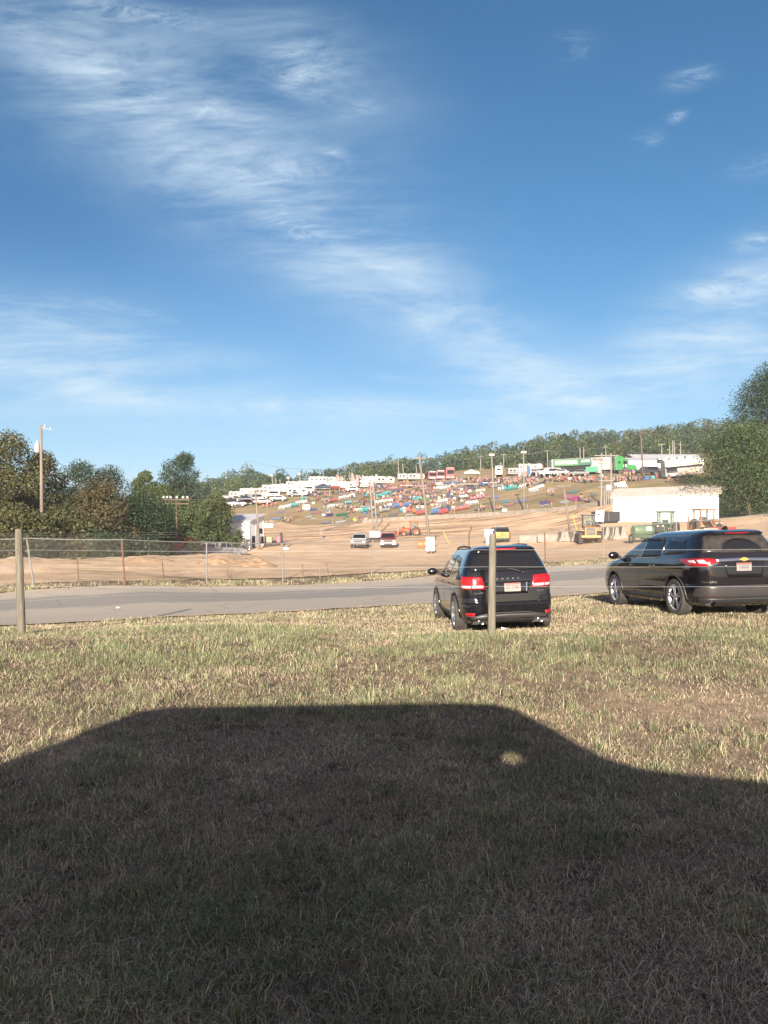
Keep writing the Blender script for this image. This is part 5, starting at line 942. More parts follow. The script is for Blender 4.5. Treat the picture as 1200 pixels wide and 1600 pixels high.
# service SUV with chevrons
def chev_suv():
    r = thing('service_vehicle', 'boxy dark vehicle with yellow and red chevrons on its tail, beyond the black SUV', 'service vehicle', hit(785, 850, 60), R(3))
    prof = [(0, .5), (.0, 1.1), (.12, 1.8), (.25, 1.95), (3.0, 1.95), (3.3, 1.85), (3.9, 1.2), (4.9, 1.1), (5.0, .5)]; shell_car(r, prof, .98, M_blackp, belt=1.1)
    MB().box((0, -.012, 1.02), (1.5, .02, .75)).build('chevron_panel', mat('chevron_yellow', (.42, .38, .06), rough=.4), r)
    for k in range(3):
        for sg in (-1, 1): MB().prism([(sg * (.08 + k * .25), .68), (sg * (.2 + k * .25), .68), (sg * (.0 + k * .25 - .0 + .5 - .5 + .02), 1.38) if k == 0 else (sg * (k * .25 - .2), 1.38), (sg * (k * .25 - .32), 1.38) if k else (0, 1.38)], -.035, -.025, 'y').build('chevron_stripe', mat('chevron_red', (.55, .10, .04), rough=.4), r)
    windows(r, [[(-.75, .03, 1.42), (.75, .03, 1.42), (.68, .12, 1.78), (-.68, .12, 1.78)]], name='rear_window')
    for sg in (-1, 1): MB().box((sg * .88, -.01, 1.0), (.12, .05, .5)).build('tail_lamp', M_red, r)
    MB().box((0, 1.2, 2.05), (1.3, .35, .16)).build('light_bar', M_silver, r, bevel=.04); MB().box((0, -.05, .6), (1.8, .15, .2)).build('rear_bumper', M_plas, r, bevel=.02); simple_wheels(r, (1, 4), .85, .4)
chev_suv()
c = thing('white_box', 'white plastic box on a stand seen just behind the top of the right wooden post', 'box', hit(763, 851, 60)); MB().box((0, 0, 1.25), (.95, .7, .8)).build('tank', M_white, c, bevel=.05); MB().box((0, 0, .42), (.6, .5, .85)).build('stand', M_wpaint, c, bevel=.02); MB().box((0, 0, 1.75), (1.15, .8, .14)).build('lid', M_white, c, bevel=.03)
M_yel = mat('machine_yellow', (.36, .18, .04), rough=.45, var=.15); M_org = mat('machine_orange', (.36, .08, .03), rough=.45, var=.15); M_mred = mat('machine_red', (.34, .035, .02), rough=.45, var=.15); M_grn = mat('machine_green', (.05, .085, .05), rough=.5, var=.2); M_rbucket = mat('rusty_bucket', (.16, .06, .035), rough=.8, var=.3)
def big_wheel(root, x, y, r, w, col):
    t = MB(); prof = [(r * .55, -w / 2), (r * .9, -w / 2), (r, -w * .38), (r, w * .38), (r * .9, w / 2), (r * .55, w / 2)]; t.lathe(prof, 26, closed=True)
    for k in range(18):
        a = 2 * math.pi * k / 18; t.box((0, math.cos(a) * r, math.sin(a) * r), (w * .9, .10, .10), rx=a)
    o = t.build('wheel', M_rubber, root, auto=35); o.location = (x, y, r)
    for sg in (-1, 1): MB().lathe([(.001, sg * w * .3), (r * .3, sg * w * .32), (r * .55, sg * w * .44), (r * .55, sg * w * .2), (.001, sg * w * .2)], 18).build('hub', col, o, auto=35)
def cab(root, c, d, paint, roofc=None):
    x, y, z = c; w, l, h = d; 
    for sx in (-1, 1):
        for sy in (-1, 1): MB().box((x + sx * w / 2, y + sy * l / 2, z + h / 2), (.11, .11, h)).build('cab_pillar', paint, root)
    MB().box((x, y, z + h + .07), (w + .35, l + .35, .16)).build('cab_roof', roofc or paint, root, bevel=.05)
    for sy in (-1, 1): windows(root, [[(x - w / 2 + .06, y + sy * l / 2, z + .35), (x + w / 2 - .06, y + sy * l / 2, z + .35), (x + w / 2 - .06, y + sy * l / 2, z + h - .05), (x - w / 2 + .06, y + sy * l / 2, z + h - .05)]], m=M_cabglass, name='cab_window')
    for sx in (-1, 1): windows(root, [[(x + sx * w / 2, y - l / 2 + .06, z + .35), (x + sx * w / 2, y + l / 2 - .06, z + .35), (x + sx * w / 2, y + l / 2 - .06, z + h - .05), (x + sx * w / 2, y - l / 2 + .06, z + h - .05)]], m=M_cabglass, name='cab_window')
    MB().box((x, y, z + .15), (w, l, .32)).build('cab_base', paint, root, bevel=.02); MB().box((x, y, z + .55), (.5, .5, .6)).build('seat', M_plas, root, bevel=.06)
M_cabglass = mat('pale_cab_glass', (.72, .80, .78), rough=.02, spec=.5, trans=.95)
def loader():
    r = thing('wheel_loader', 'yellow wheel loader with its bucket down on the left, in front of the barriers', 'loader', hit(919, 849, 60), R(-9))
    # forward +Y ; radiator end faces the camera
    MB().prism([(-2.9, .95), (-2.95, 1.9), (-2.7, 2.05), (-.9, 2.15), (-.7, .95)], -.72, .72).build('engine_hood', M_yel, r, bevel=.05)
    MB().box((0, -2.97, 1.5), (1.0, .08, .85)).build('radiator_grille', M_plas, r)
    for k in range(5): MB().box((0, -3.02, 1.18 + k * .16), (.95, .03, .04)).build('grille_bar', M_yel if k == 2 else M_steel, r)
    MB().box((0, -1.0, .85), (1.1, 3.6, .5)).build('rear_frame', M_yel, r, bevel=.04); MB().box((0, -2.95, .85), (2.3, .35, .3)).build('counterweight', M_yel, r, bevel=.05)
    for sg in (-1, 1): MB().box((sg * 1.05, -1.9, 1.62), (.62, 1.5, .1), rx=.05).build('fender', M_yel, r, bevel=.03)
    cab(r, (.0, -.2, 1.95), (1.3, 1.3, 1.5), M_plas)
    MB().box((0, 1.4, .85), (.9, 1.9, .6)).build('front_frame', M_yel, r, bevel=.05)
    for sg in (-1, 1):
        big_wheel(r, sg * 1.1, -1.75, .75, .52, M_yel); big_wheel(r, sg * 1.1, 1.45, .75, .52, M_yel)
        MB().tube([(sg * .5, .9, 1.7), (sg * .5, 2.1, 1.5), (sg * .5, 3.1, .55)], [.13, .15, .1], 6).build('lift_arm', M_yel, r)
    MB().prism([(3.0, .05), (4.0, .02), (4.05, .1), (3.25, .25), (3.05, .9), (3.35, 1.2), (3.25, 1.25), (2.9, .95)], -1.35, 1.35).build('bucket', M_rbucket, r); 
    for k in range(5): MB().box((-1.1 + k * .55, 4.08, .05), (.12, .2, .06)).build('bucket_tooth', M_rbucket, r)
    MB().tube([(.5, -1.9, 2.0), (.5, -1.9, 2.8)], .06, 6).build('exhaust_stack', M_plas, r)
    r.scale = (.86,) * 3; return r
ld_ = loader()
c = thing('chip_panel', 'white panel with black patches standing behind the loader', 'panel', at(937, 88) + Vector((0, 0, .75)), R(12)); c.scale = (.52, .52, .56); MB().box((0, 0, 1.6), (2.0, .25, 2.4), ry=.06).build('board', M_white, c, bevel=.03)
for a, b_, s_ in ((-.4, 1.9, .5), (.3, 1.3, .4), (.5, 2.3, .35), (-.5, 1.1, .3), (.0, 2.5, .25)): MB().box((a, -.14, b_), (s_, .03, s_ * .8), ry=.5).build('black_patch', M_dark, c)
for sg in (-1, 1): MB().box((sg * .7, 0, .2), (.12, .5, .6)).build('leg', M_steel, c)
c = thing('dark_trailer', 'dark low box trailer between the loader and the white building', 'trailer', at(946, 95), R(4)); MB().box((0, 0, 1.0), (3.0, 2.2, 1.3)).build('body', M_blackp, c, bevel=.04); simple_wheels(c, (-.3,), 1.35, .35); MB().box((0, -1.12, 1.0), (.04, .03, 1.1)).build('door_joint', M_steel, c)
def tractor(label, loc, rz, paint, s=1.0, front_blade=None, w=1.2):
    r = thing('farm_tractor', label, 'tractor', loc, rz); r.scale = (s, s, s)
    MB().prism([(1.0, .8), (1.0, 1.55), (2.6, 1.45), (2.75, 1.3), (2.75, .8)], -.38, .38).build('hood', paint, r, bevel=.05); MB().box((0, 2.78, 1.1), (.6, .05, .5)).build('grille', M_plas, r)
    for sg in (-1, 1): MB().box((sg * .22, 2.8, 1.32), (.18, .04, .1)).build('headlight', M_wlens, r); MB().box((sg * .85, 0, 1.55), (.55, 1.5, .1)).build('fender', paint, r, bevel=.03)
    MB().box((0, .9, .75), (.55, 3.2, .4)).build('frame', M_plas, r, bevel=.03); cab(r, (0, .1, 1.1), (w, 1.3, 1.5), paint)
    for sg in (-1, 1): big_wheel(r, sg * .95, 0, .85, .45, paint); big_wheel(r, sg * .8, 2.2, .5, .32, paint); MB().tube([(sg * .5, .9, 1.4), (sg * .5, 2.2, 1.5), (sg * .5, 3.3, .5)], .07, 6).build('lift_arm', paint, r)
    if front_blade: MB().prism([(3.3, .1), (3.6, .05), (3.4, .4), (3.5, .9), (3.35, .95), (3.25, .4)], -1.3, 1.3).build('bucket', front_blade, r)
    return r
tractor('dull green cab tractor in front of the white building', at(1040, 70), R(150), M_grn, 1.0)
c = thing('green_implement', 'low pale green drum shaped implement left of the green tractor', 'implement', at(1004, 68), R(14)); MB().lathe([(.001, -1.0), (.4, -1.0), (.5, -.85), (.5, .85), (.4, 1.0), (.001, 1.0)], 18, c=(0, 0, 1.15)).build('drum', mat('pale_green', (.10, .16, .10), rough=.5), c, auto=35); MB().box((0, 0, .6), (2.2, .8, .3)).build('frame', M_grn, c, bevel=.03); simple_wheels(c, (0,), 1.1, .42); MB().box((.35, -.4, 1.3), (.5, .3, .35)).build('cover', M_white, c, bevel=.03)
t2 = tractor('orange and beige cab tractor at the right end of the white building', at(1099, 71), R(186), mat('beige_machine', (.25, .14, .08), rough=.5, var=.2), .98, front_blade=M_mred, w=1.35)
MB().tube([(1.5, 2.2, .5), (1.55, 2.0, 1.2), (1.42, 1.9, 1.9)], .07, 6).build('exhaust_stack', M_rust, t2)
for k in range(3): tag(MB().prism([(-.3, 0), (-.2, .35), (-.1, .85), (.1, .85), (.2, .35), (.3, 0)], -.62, .62).build('concrete_block', M_conc, None, bevel=.02), ['left', 'middle', 'right'][k] + ' white block in the short row before the beige tractor', 'concrete block', 'white blocks before the beige tractor').location = at(1080 + k * 15, 66)
for nm_, px, d in (('rusty leaning stake left of the beige tractor', 1075, 66),): tag(MB().tube([(0, 0, -.2), (.02, 0, 1.6), (.12, 0, 2.6)], [.09, .07, .04], 6).build('steel_stake', M_rust), nm_, 'stake').location = at(px, d)
# red mini excavator, left
def excavator(label, loc, rz, paint, s=1.0):
    r = thing('excavator', label, 'excavator', loc, rz); r.scale = (s,) * 3
    for sg in (-1, 1): MB().prism([(-1.5, .35), (-1.2, .02), (1.2, .02), (1.5, .35), (1.2, .7), (-1.2, .7)], sg * .7, sg * 1.1).build('track', M_rubber, r, bevel=.03)
    MB().box((0, 0, .8), (1.3, 1.3, .2)).build('turntable', M_plas, r); MB().box((0, -.3, 1.35), (1.9, 2.2, .9)).build('engine_housing', paint, r, bevel=.08); cab(r, (-.45, .35, 1.2), (.85, 1.1, 1.5), M_plas, paint)
    MB().tube([(.35, .9, 1.4), (.35, 2.2, 2.6), (.35, 2.9, 2.7)], [.2, .2, .14], 6).build('boom', paint, r); MB().tube([(.35, 2.9, 2.7), (.35, 4.1, 1.3)], [.14, .1], 6).build('stick', paint, r)
    MB().tube([(.35, 1.2, 1.9), (.35, 2.2, 2.85)], .07, 6).build('hydraulic_ram', M_steel, r); MB().prism([(4.0, 1.3), (4.35, 1.1), (4.2, .55), (3.75, .4), (3.6, .6), (3.9, .9)], .0, .7).build('bucket', M_rbucket, r)
    return r
excavator('red excavator with its boom stretched right under the dark trees', at(272, 84, .55), R(-84), M_mred, .74)
for k, (px, d, w_, h_) in enumerate([(248, 80, 1.8, .5), (256, 84, 1.2, 1.1), (288, 80, 1.5, .6)]):
    p = at(px, d, .3); rr = MB(); rng = np.random.default_rng(k)
    for j in range(9): rr.box((rng.uniform(-w_ / 2, w_ / 2), rng.uniform(-.5, .5), rng.uniform(0, h_)), (rng.uniform(.3, .9), rng.uniform(.3, .8), rng.uniform(.1, .4)), rz=rng.uniform(0, 3), rx=rng.uniform(-.5, .5))
    rr = rr.build('scrap_pile', M_wood if k == 1 else M_concd, None); rr.location = p; tag(rr, ['pile of pale rubble left of the red excavator', 'stack of tan brush and boards behind the red excavator', 'pile of grey scrap at the right foot of the red excavator'][k], 'scrap pile')
# orange machine, orange drums and yellow guards in the middle of the lot
om = tractor('orange loader tractor parked sideways behind the leaning lot pole', hit(648, 838, 60), R(98), M_org, .85, front_blade=M_org)
for k in range(3):
    c = thing('orange_drum', 'orange drum lying at the foot of the leaning lot pole, ' + ['left', 'middle', 'right'][k] + ' one of three', 'drum', at(657 + k * 9.5, 92), 0, 'orange drums by the leaning pole')
    MB().lathe([(.001, -.38), (.45, -.38), (.5, -.3), (.47, -.1), (.5, 0), (.47, .1), (.5, .3), (.45, .38), (.001, .38)], 16, c=(0, 0, .5)).build('shell', mat('drum_orange', (.34, .15, .05), rough=.5), c, auto=40); MB().box((0, -.25, .05), (.5, .2, .12)).build('chock', M_wood, c)
M_gy = mat('guard_yellow', (.5, .32, .05), rough=.5)
for k, (a, b_, c_, e, lab) in enumerate([(903, 832, 894, 803, 'thin yellow guy guard leaning left of the loader cab'), (704, 851, 692, 829, 'thin yellow guy guard leaning over the black SUV roof')]):
    p = hit(a, b_, 70); z = top_at(e, p.y) - p.z; tag(MB().tube([(0, 0, -.2), ((c_ - a) / FPX * p.y, 0, z)], .05, 6).build('guy_guard', M_gy), lab, 'guy guard').location = p
p = gz(443, 849, 95); c = thing('leaning_post', 'dark leaning post with a knob on top and a white foot, right of the trailer', 'post', p); MB().tube([(0, 0, 0), (-.1, 0, .9), (-.28, 0, 1.9)], [.16, .12, .1], 8).build('shaft', M_blackp, c); MB().lathe([(.001, -.2), (.18, -.12), (.2, .0), (.14, .15), (.001, .2)], 12, axis='z', c=(-.3, 0, 2.05)).build('knob', M_blackp, c, smooth=True); MB().box((.3, -.1, .15), (.7, .4, .35)).build('foot_block', M_white, c, bevel=.03)
p = hit(737, 838, 38.9); tag(MB().tube([(0, 0, -.2), (0, 0, 1.9), (.15, 0, 2.3)], .04, 6).build('steel_stake', M_rust), 'rusty post with a bent top in the fence line left of the wooden post', 'stake').location = at(733, 39.0)
# flat trailer with things on it, by the shed
c = thing('flat_trailer', 'dark flat trailer parked right of the white shed', 'trailer', gz(425, 855, 100), R(6)); MB().box((0, 0, .55), (3.4, 1.6, .15)).build('deck', M_dark, c, bevel=.02); simple_wheels(c, (0,), .9, .33)
for k, x_ in enumerate((-1.6, 1.6)): MB().box((x_, -.7, .9), (.06, .06, .6)).build('stake_post', M_steel, c)
MB().box((2.2, 0, .5), (1.1, .1, .1)).build('tow_bar', M_steel, c); tl = c.location
tag(MB().lathe([(.001, 0), (.28, 0), (.3, .45), (.27, .8), (.001, .85)], 14, axis='z').build('pink_barrel', mat('faded_pink', (.45, .14, .2), rough=.6), auto=40), 'faded pink barrel standing on the flat trailer by the shed', 'barrel').location = tl + Vector((.9, 0, .63))
tag(MB().box((0, 0, .35), (.7, .6, .7)).build('cardboard_box', mat('cardboard', (.4, .29, .18), rough=.9), bevel=.02), 'tan box on the flat trailer by the shed', 'box').location = tl + Vector((-.35, 0, .63))
tag(MB().box((0, 0, .4), (.9, .7, .8)).build('dark_generator', M_plas, bevel=.05), 'dark generator on the left end of the flat trailer', 'generator').location = tl + Vector((-1.3, 0, .63))
# small litter and a manhole plate on the verge
tag(MB().add([(0, 0, .0), (.14, .02, .015), (.13, .09, .0), (.01, .07, .03)], [(0, 1, 2, 3)]).add([(0, 0, -.006), (.14, .02, .009), (.13, .09, -.006), (.01, .07, .024)], [(3, 2, 1, 0)]).build('paper_scrap', M_white), 'small scrap of white paper on the road left of centre', 'litter').location = at(181, 22.2, .05)
tag(MB().add([(0, 0, .0), (.12, .02, .02), (.13, .08, .0), (.01, .07, .03)], [(0, 1, 2, 3)]).add([(0, 0, -.006), (.12, .02, .014), (.13, .08, -.006), (.01, .07, .024)], [(3, 2, 1, 0)]).build('paper_scrap', M_white), 'scrap of white paper in the grass at the foot of the right wooden post', 'litter').location = at(783, 13.5, .1)
# ---------------------------------------------------------------- people
def skin_mesh(J, E, rad, root=0, sub=1):
    me = bpy.data.meshes.new('sk'); me.from_pydata([Vector(j) for j in J], E, []); o = bpy.data.objects.new('sk', me); COL.objects.link(o)
    m = o.modifiers.new('s', 'SKIN'); m.use_smooth_shade = True
    for k, d in enumerate(me.skin_vertices[0].data): d.radius = (rad[k][0], rad[k][1]) if isinstance(rad[k], tuple) else (rad[k], rad[k]); d.use_root = (k == root)
    s = o.modifiers.new('u', 'SUBSURF'); s.levels = sub; s.render_levels = sub
    r = bpy.data.meshes.new_from_object(o.evaluated_get(bpy.context.evaluated_depsgraph_get())); bpy.data.objects.remove(o); return r
def pose_mesh(kind):
    # pelvis, belly, chest, neck, head, crown | shoulder elbow wrist hand x2 | hip knee ankle toe x2
    if kind == 'stand': pel = .93; sp = [(0, 0, .93), (0, .01, 1.12), (0, .0, 1.34), (0, -.01, 1.50), (0, -.03, 1.60), (0, -.03, 1.70)]; leg = lambda s: [(s * .1, 0, .88), (s * .13, -.03, .48), (s * .15, .02, .09), (s * .16, -.16, .04)]; arm = lambda s: [(s * .19, .0, 1.40), (s * .26, .03, 1.14), (s * .25, -.08, .92), (s * .245, -.12, .83)]
    elif kind == 'sit': sp = [(0, 0, .48), (0, .03, .66), (0, .04, .87), (0, .02, 1.03), (0, -.01, 1.13), (0, -.01, 1.23)]; leg = lambda s: [(s * .1, -.03, .48), (s * .13, -.46, .50), (s * .14, -.45, .10), (s * .15, -.62, .05)]; arm = lambda s: [(s * .19, .03, .92), (s * .26, -.04, .68), (s * .16, -.26, .58), (s * .12, -.34, .57)]
    else: sp = [(0, 0, .12), (0, .06, .30), (0, .04, .52), (0, 0, .68), (0, -.04, .78), (0, -.04, .88)]; leg = lambda s: [(s * .1, -.05, .12), (s * .17, -.42, .42), (s * .16, -.62, .08), (s * .16, -.78, .05)]; arm = lambda s: [(s * .19, .03, .58), (s * .26, -.14, .40), (s * .16, -.38, .40), (s * .12, -.46, .41)]
    J = sp[:]; E = [(k, k + 1) for k in range(5)]; rad = [(.15, .11), (.14, .10), (.16, .11), .055, (.078, .09), (.06, .07)]
    for s_ in (-1, 1):
        b = len(J); J += arm(s_); E += [(2, b), (b, b + 1), (b + 1, b + 2), (b + 2, b + 3)]; rad += [.062, .047, .032, (.04, .02)]
    for s_ in (-1, 1):
        b = len(J); J += leg(s_); E += [(0, b), (b, b + 1), (b + 1, b + 2), (b + 2, b + 3)]; rad += [.095, .062, .045, (.045, .035)]
    me = skin_mesh(J, E, rad); head = Vector(sp[4]); chest = sp[3][2]; hip = sp[0][2]; mi = []
    aj = [Vector(J[8]), Vector(J[12])]
    for p in me.polygons:
        c = p.center
        if c.z > chest + .0 and abs(c.x) < .14 and (c - head).length < .2: mi.append(3 if (c.y > head.y + .0 or c.z > head.z + .09) else 2)
        elif min((c - a).length for a in aj) < .24: mi.append(2)
        elif kind == 'stand' and c.z > hip - .02: mi.append(0)
        elif kind != 'stand' and c.y > -.10 and c.z > hip + .06: mi.append(0)
        elif min((c - Vector(J[6])).length, (c - Vector(J[10])).length, (c - Vector(J[7])).length, (c - Vector(J[11])).length) < .16 and kind != 'stand' and c.z > hip - .3 and abs(c.x) > .12: mi.append(0)
        elif c.z < .09: mi.append(4)
        else: mi.append(1)
    me.polygons.foreach_set('use_smooth', [True] * len(me.polygons)); return me, mi
M_skin = mat('skin', (.38, .22, .15), rough=.6, var=.1); M_hair = mat('dark_hair', (.04, .025, .015), rough=.8); M_shoe = mat('shoe', (.05, .05, .05))
PM = {k: pose_mesh(k) for k in ('stand', 'sit', 'ground')}
CLR = {'white': (0.384, 0.384, 0.378), 'grey': (0.148, 0.148, 0.155), 'black': (0.024, 0.024, 0.026), 'navy': (0.031, 0.043, 0.086), 'red': (0.272, 0.037, 0.034), 'pink': (0.322, 0.136, 0.161), 'teal': (0.031, 0.198, 0.198), 'blue': (0.043, 0.093, 0.210), 'green': (0.037, 0.124, 0.062), 'orange': (0.322, 0.099, 0.037), 'purple': (0.099, 0.062, 0.167), 'tan': (0.223, 0.173, 0.117), 'lime': (0.291, 0.384, 0.043),
       'cyan': (0.074, 0.223, 0.272), 'magenta': (0.322, 0.049, 0.148), 'cream': (0.322, 0.291, 0.229), 'brown': (0.136, 0.068, 0.043), 'lavender': (0.198, 0.173, 0.248), 'pale blue': (0.167, 0.235, 0.334), 'coral': (0.334, 0.093, 0.074)}
def cm(c): return mat('cloth_' + c.replace(' ', '_'), CLR[c], rough=.75, var=.15, scale=5)
PMC = {}
def person(pose, shirt, label, loc, rz=0.0, trousers='navy', group=None, s=1.0):
    key = (pose, shirt, trousers)
    if key not in PMC:
        me, mi = PM[pose]; me = me.copy(); me.materials.clear()
        for m_ in (cm(shirt), cm(trousers), M_skin, M_hair, M_shoe): me.materials.append(m_)
        me.polygons.foreach_set('material_index', mi); me.name = 'person'; PMC[key] = me
    o = link('person', PMC[key]); o.location = loc; o.rotation_euler = (0, 0, rz); o.scale = (s, s, s); return tag(o, label, 'person', group)
person('stand', 'grey', 'person in grey standing on the dirt track at the end of the pale rail', hit(502, 842, 100), .4, 'grey')
a = hit(623, 838, 90); person('stand', 'pink', 'person in a pink top and dark trousers standing right of the maroon pickup', a, .2, 'black'); person('stand', 'black', 'person all in black standing right of the one in the pink top', a + Vector((.75, .1, 0)), -.4, 'black')
person('stand', 'white', 'person in pale clothes standing left of the orange loader tractor', hit(646, 839, 90), .3, 'white'); person('ground', 'lime', 'person in a lime vest sitting at the end of the track wall', hit(554, 818, 110) + Vector((0, 0, .05)), .2, 'tan', s=1.5)
LM = []
# ---------------------------------------------------------------- parked campers, trucks and tents on the hill
M_rv = mat('camper_white', (.27, .265, .26), rough=.4, var=.06, scale=1); M_rvs = mat('camper_beige', (.25, .22, .19), rough=.5); M_stripe = mat('camper_stripe', (.09, .06, .06), rough=.5)
def camper(kind, name='camper'):
    r = thing(name, 'x', 'camper', (0, 0, 0), 0, 'campers parked along the hilltop'); L = {'trailer': 7.5, 'fifth': 10.5, 'motor': 9.0}[kind]; H = {'trailer': 3.0, 'fifth': 3.8, 'motor': 3.5}[kind]; w = 1.22
    if kind == 'trailer': prof = [(0, .55), (0, H - .15), (.2, H), (L - .5, H), (L - .05, H - .5), (L, 1.4), (L - .5, .55)]
    elif kind == 'fifth': prof = [(0, .7), (0, 3.45), (.2, 3.6), (L - 2.8, 3.6), (L - 2.4, H), (L - .5, H), (L, 3.1), (L, 2.0), (L - 2.4, 1.85), (L - 2.5, .7)]
    else: prof = [(0, .5), (0, H - .1), (.15, H), (L - .4, H), (L, H - .5), (L, .9), (L - .2, .5)]
    MB().prism(prof, -w, w, 'y').build('body', M_rv, r, bevel=.06)
    MB().box((L * .45, 0, 1.15), (L * .86, 2 * w + .03, .22)).build('stripe', M_stripe, r)
    for k, x_ in enumerate(np.linspace(1.2, L - (3.2 if kind == 'fifth' else 1.6), 4)):
        for sg in (-1, 1):
            if k == 2 and sg < 0: MB().box((x_, sg * (w + .01), 1.45), (.7, .05, 1.8)).build('door', M_rvs, r)
            else: MB().box((x_, sg * (w + .01), 2.0 + (.2 if kind != 'trailer' else 0)), (.9, .05, .6)).build('window', M_glass, r)
    MB().box((-.01, 0, 2.2), (.04, 1.4, .5)).build('rear_window', M_glass, r); MB().box((L * .45, 0, H + .12), (.9, .8, .3)).build('roof_unit', M_rvs, r, bevel=.05)
    if kind == 'motor': MB().box((L + .01, 0, 2.3), (.05, 2.0, 1.0)).build('windshield', M_glass, r)
    if kind == 'fifth': MB().box((2.5, -w - .2, 1.9), (2.6, .45, 1.9)).build('slide_out', M_rv, r, bevel=.03)
    ws = {'trailer': (L * .42, L * .42 + .85), 'fifth': (L * .36, L * .36 + .9), 'motor': (1.8, L - 1.6)}[kind]
    for x_ in ws:
        for sg in (-1, 1): MB().lathe([(.001, -.12), (.36, -.12), (.38, 0), (.36, .12), (.001, .12)], 14, axis='y', c=(x_, sg * (w - .12), .38)).build('wheel', M_rubber, r, auto=35)
    return r
PROTO = {}
def place_camper(kind, px, py, wpx, deg, label):
    p = hit(px, py, 150); Lm = {'trailer': 7.5, 'fifth': 10.5, 'motor': 9.0}[kind]
    want = wpx / FPX * p.y; s = 1.0; a = R(deg)
    if kind not in PROTO: r = PROTO[kind] = camper(kind); r['label'] = label
    else: r = copy_thing(PROTO[kind], p, a, label)
    foot = abs(Lm * math.cos(a)) + abs(2.5 * math.sin(a)); s = max(.72, min(1.15, want / foot)); r.scale = (s, s, s)
    c_, s_ = math.cos(a), math.sin(a); r.location = p - Vector((Lm / 2 * c_ * s, Lm / 2 * s_ * s, -.02)); r.location.z = z1(r.location.x + Lm / 2 * c_ * s, r.location.y + Lm / 2 * s_ * s) - .05; r.rotation_euler = (0, 0, a); return r
CAMP = [('trailer', 351, 786, 22, 12, 'leftmost white camper, beside the rounded green tree'), ('trailer', 366, 787, 12, 80, 'white camper seen end-on, second from the left tree'), ('trailer', 372, 779, 24, 5, 'white camper in the back row above the second from the left'), ('fifth', 395, 777, 24, 8, 'white camper behind the brown wooden shed pole'),
        ('trailer', 411, 775, 18, 190, 'white camper just right of the brown shed pole'), ('motor', 427, 771, 20, 8, 'white motorhome left of the second boxed pole'), ('fifth', 444, 771, 22, 5, 'white fifth wheel camper behind the pale hill-foot pole'), ('trailer', 465, 776, 34, 3, 'long white box camper standing lowest, facing the slope'), ('trailer', 460, 763, 20, 5, 'pale camper in the back row above the long lowest one'),
        ('fifth', 484, 764, 28, 4, 'white camper left of the large slide-out fifth wheel'), ('fifth', 508, 766, 38, 4, 'largest white fifth wheel camper with slide-out, left of the flags'), ('motor', 497, 756, 22, 184, 'camper peeping over the roof of the largest fifth wheel'), ('trailer', 520, 755, 22, 6, 'camper in the back row behind the left pair of flags'), ('fifth', 541, 765, 30, 5, 'white camper between the two pairs of flags'),
        ('trailer', 545, 753, 20, 4, 'back row camper behind the right pair of flags'), ('motor', 567, 763, 24, 6, 'white motorhome right of the feather flags'), ('trailer', 567, 752, 24, 185, 'back row camper right of the flags'), ('fifth', 583, 757, 22, 4, 'white camper above the twin pale poles'), ('trailer', 602, 757, 30, 6, 'bright white box camper right of the twin pale poles'),
        ('trailer', 634, 751, 22, 5, 'white camper beneath the mid hill pole pair'), ('trailer', 650, 751, 16, 8, 'small white camper left of the leaning lot pole top'), ('motor', 779, 745, 17, 82, 'white camper seen end-on below the first light pole'), ('trailer', 806, 743, 20, 10, 'white sloped-front camper left of the portable toilets'), ('fifth', 828, 738, 34, 5, 'long white camper behind the portable toilets'),
        ('trailer', 384, 784, 14, 75, 'small white camper end-on left of the brown shed pole')]
for a in CAMP: place_camper(*a)
def simple_car(label, px, py, deg, paint, van=False, group='cars and vans parked on the hill', dmin=140):
    key = ('van' if van else 'car', paint.name); p = hit(px, py, dmin)
    if key not in PROTO:
        r = PROTO[key] = thing('parked_van' if van else 'parked_car', label, 'van' if van else 'car', p, R(deg), group)
        prof = [(0, .5), (0, 1.0), (.1, 1.75), (.3, 1.95), (3.6, 1.95), (4.4, 1.25), (5.1, 1.1), (5.2, .5)] if van else [(0, .5), (0, .95), (.5, 1.05), (1.0, 1.42), (1.4, 1.48), (2.6, 1.46), (3.5, 1.0), (4.5, .88), (4.6, .5)]
        shell_car(r, prof, .92, paint, belt=.95); zz = 1.2 if van else 1.02; zt_ = 1.75 if van else 1.38
        for sg in (-1, 1): windows(r, [[(sg * .90, .9 if not van else .4, zz), (sg * .90, 3.2, zz), (sg * .80, 2.7, zt_), (sg * .80, 1.2 if not van else .5, zt_)]], name='side_window'); MB().box((sg * .7, 0, .85), (.3, .06, .15)).build('tail_lamp', M_red, r)
        windows(r, [[(-.8, 4.3 if van else 3.42, zz + .06), (.8, 4.3 if van else 3.42, zz + .06), (.68, 3.75 if van else 2.72, zt_), (-.68, 3.75 if van else 2.72, zt_)]], name='windshield'); simple_wheels(r, (.9, 4.2 if van else 3.7), .82, .34)
    else: r = copy_thing(PROTO[key], p, R(deg), label)
    return r
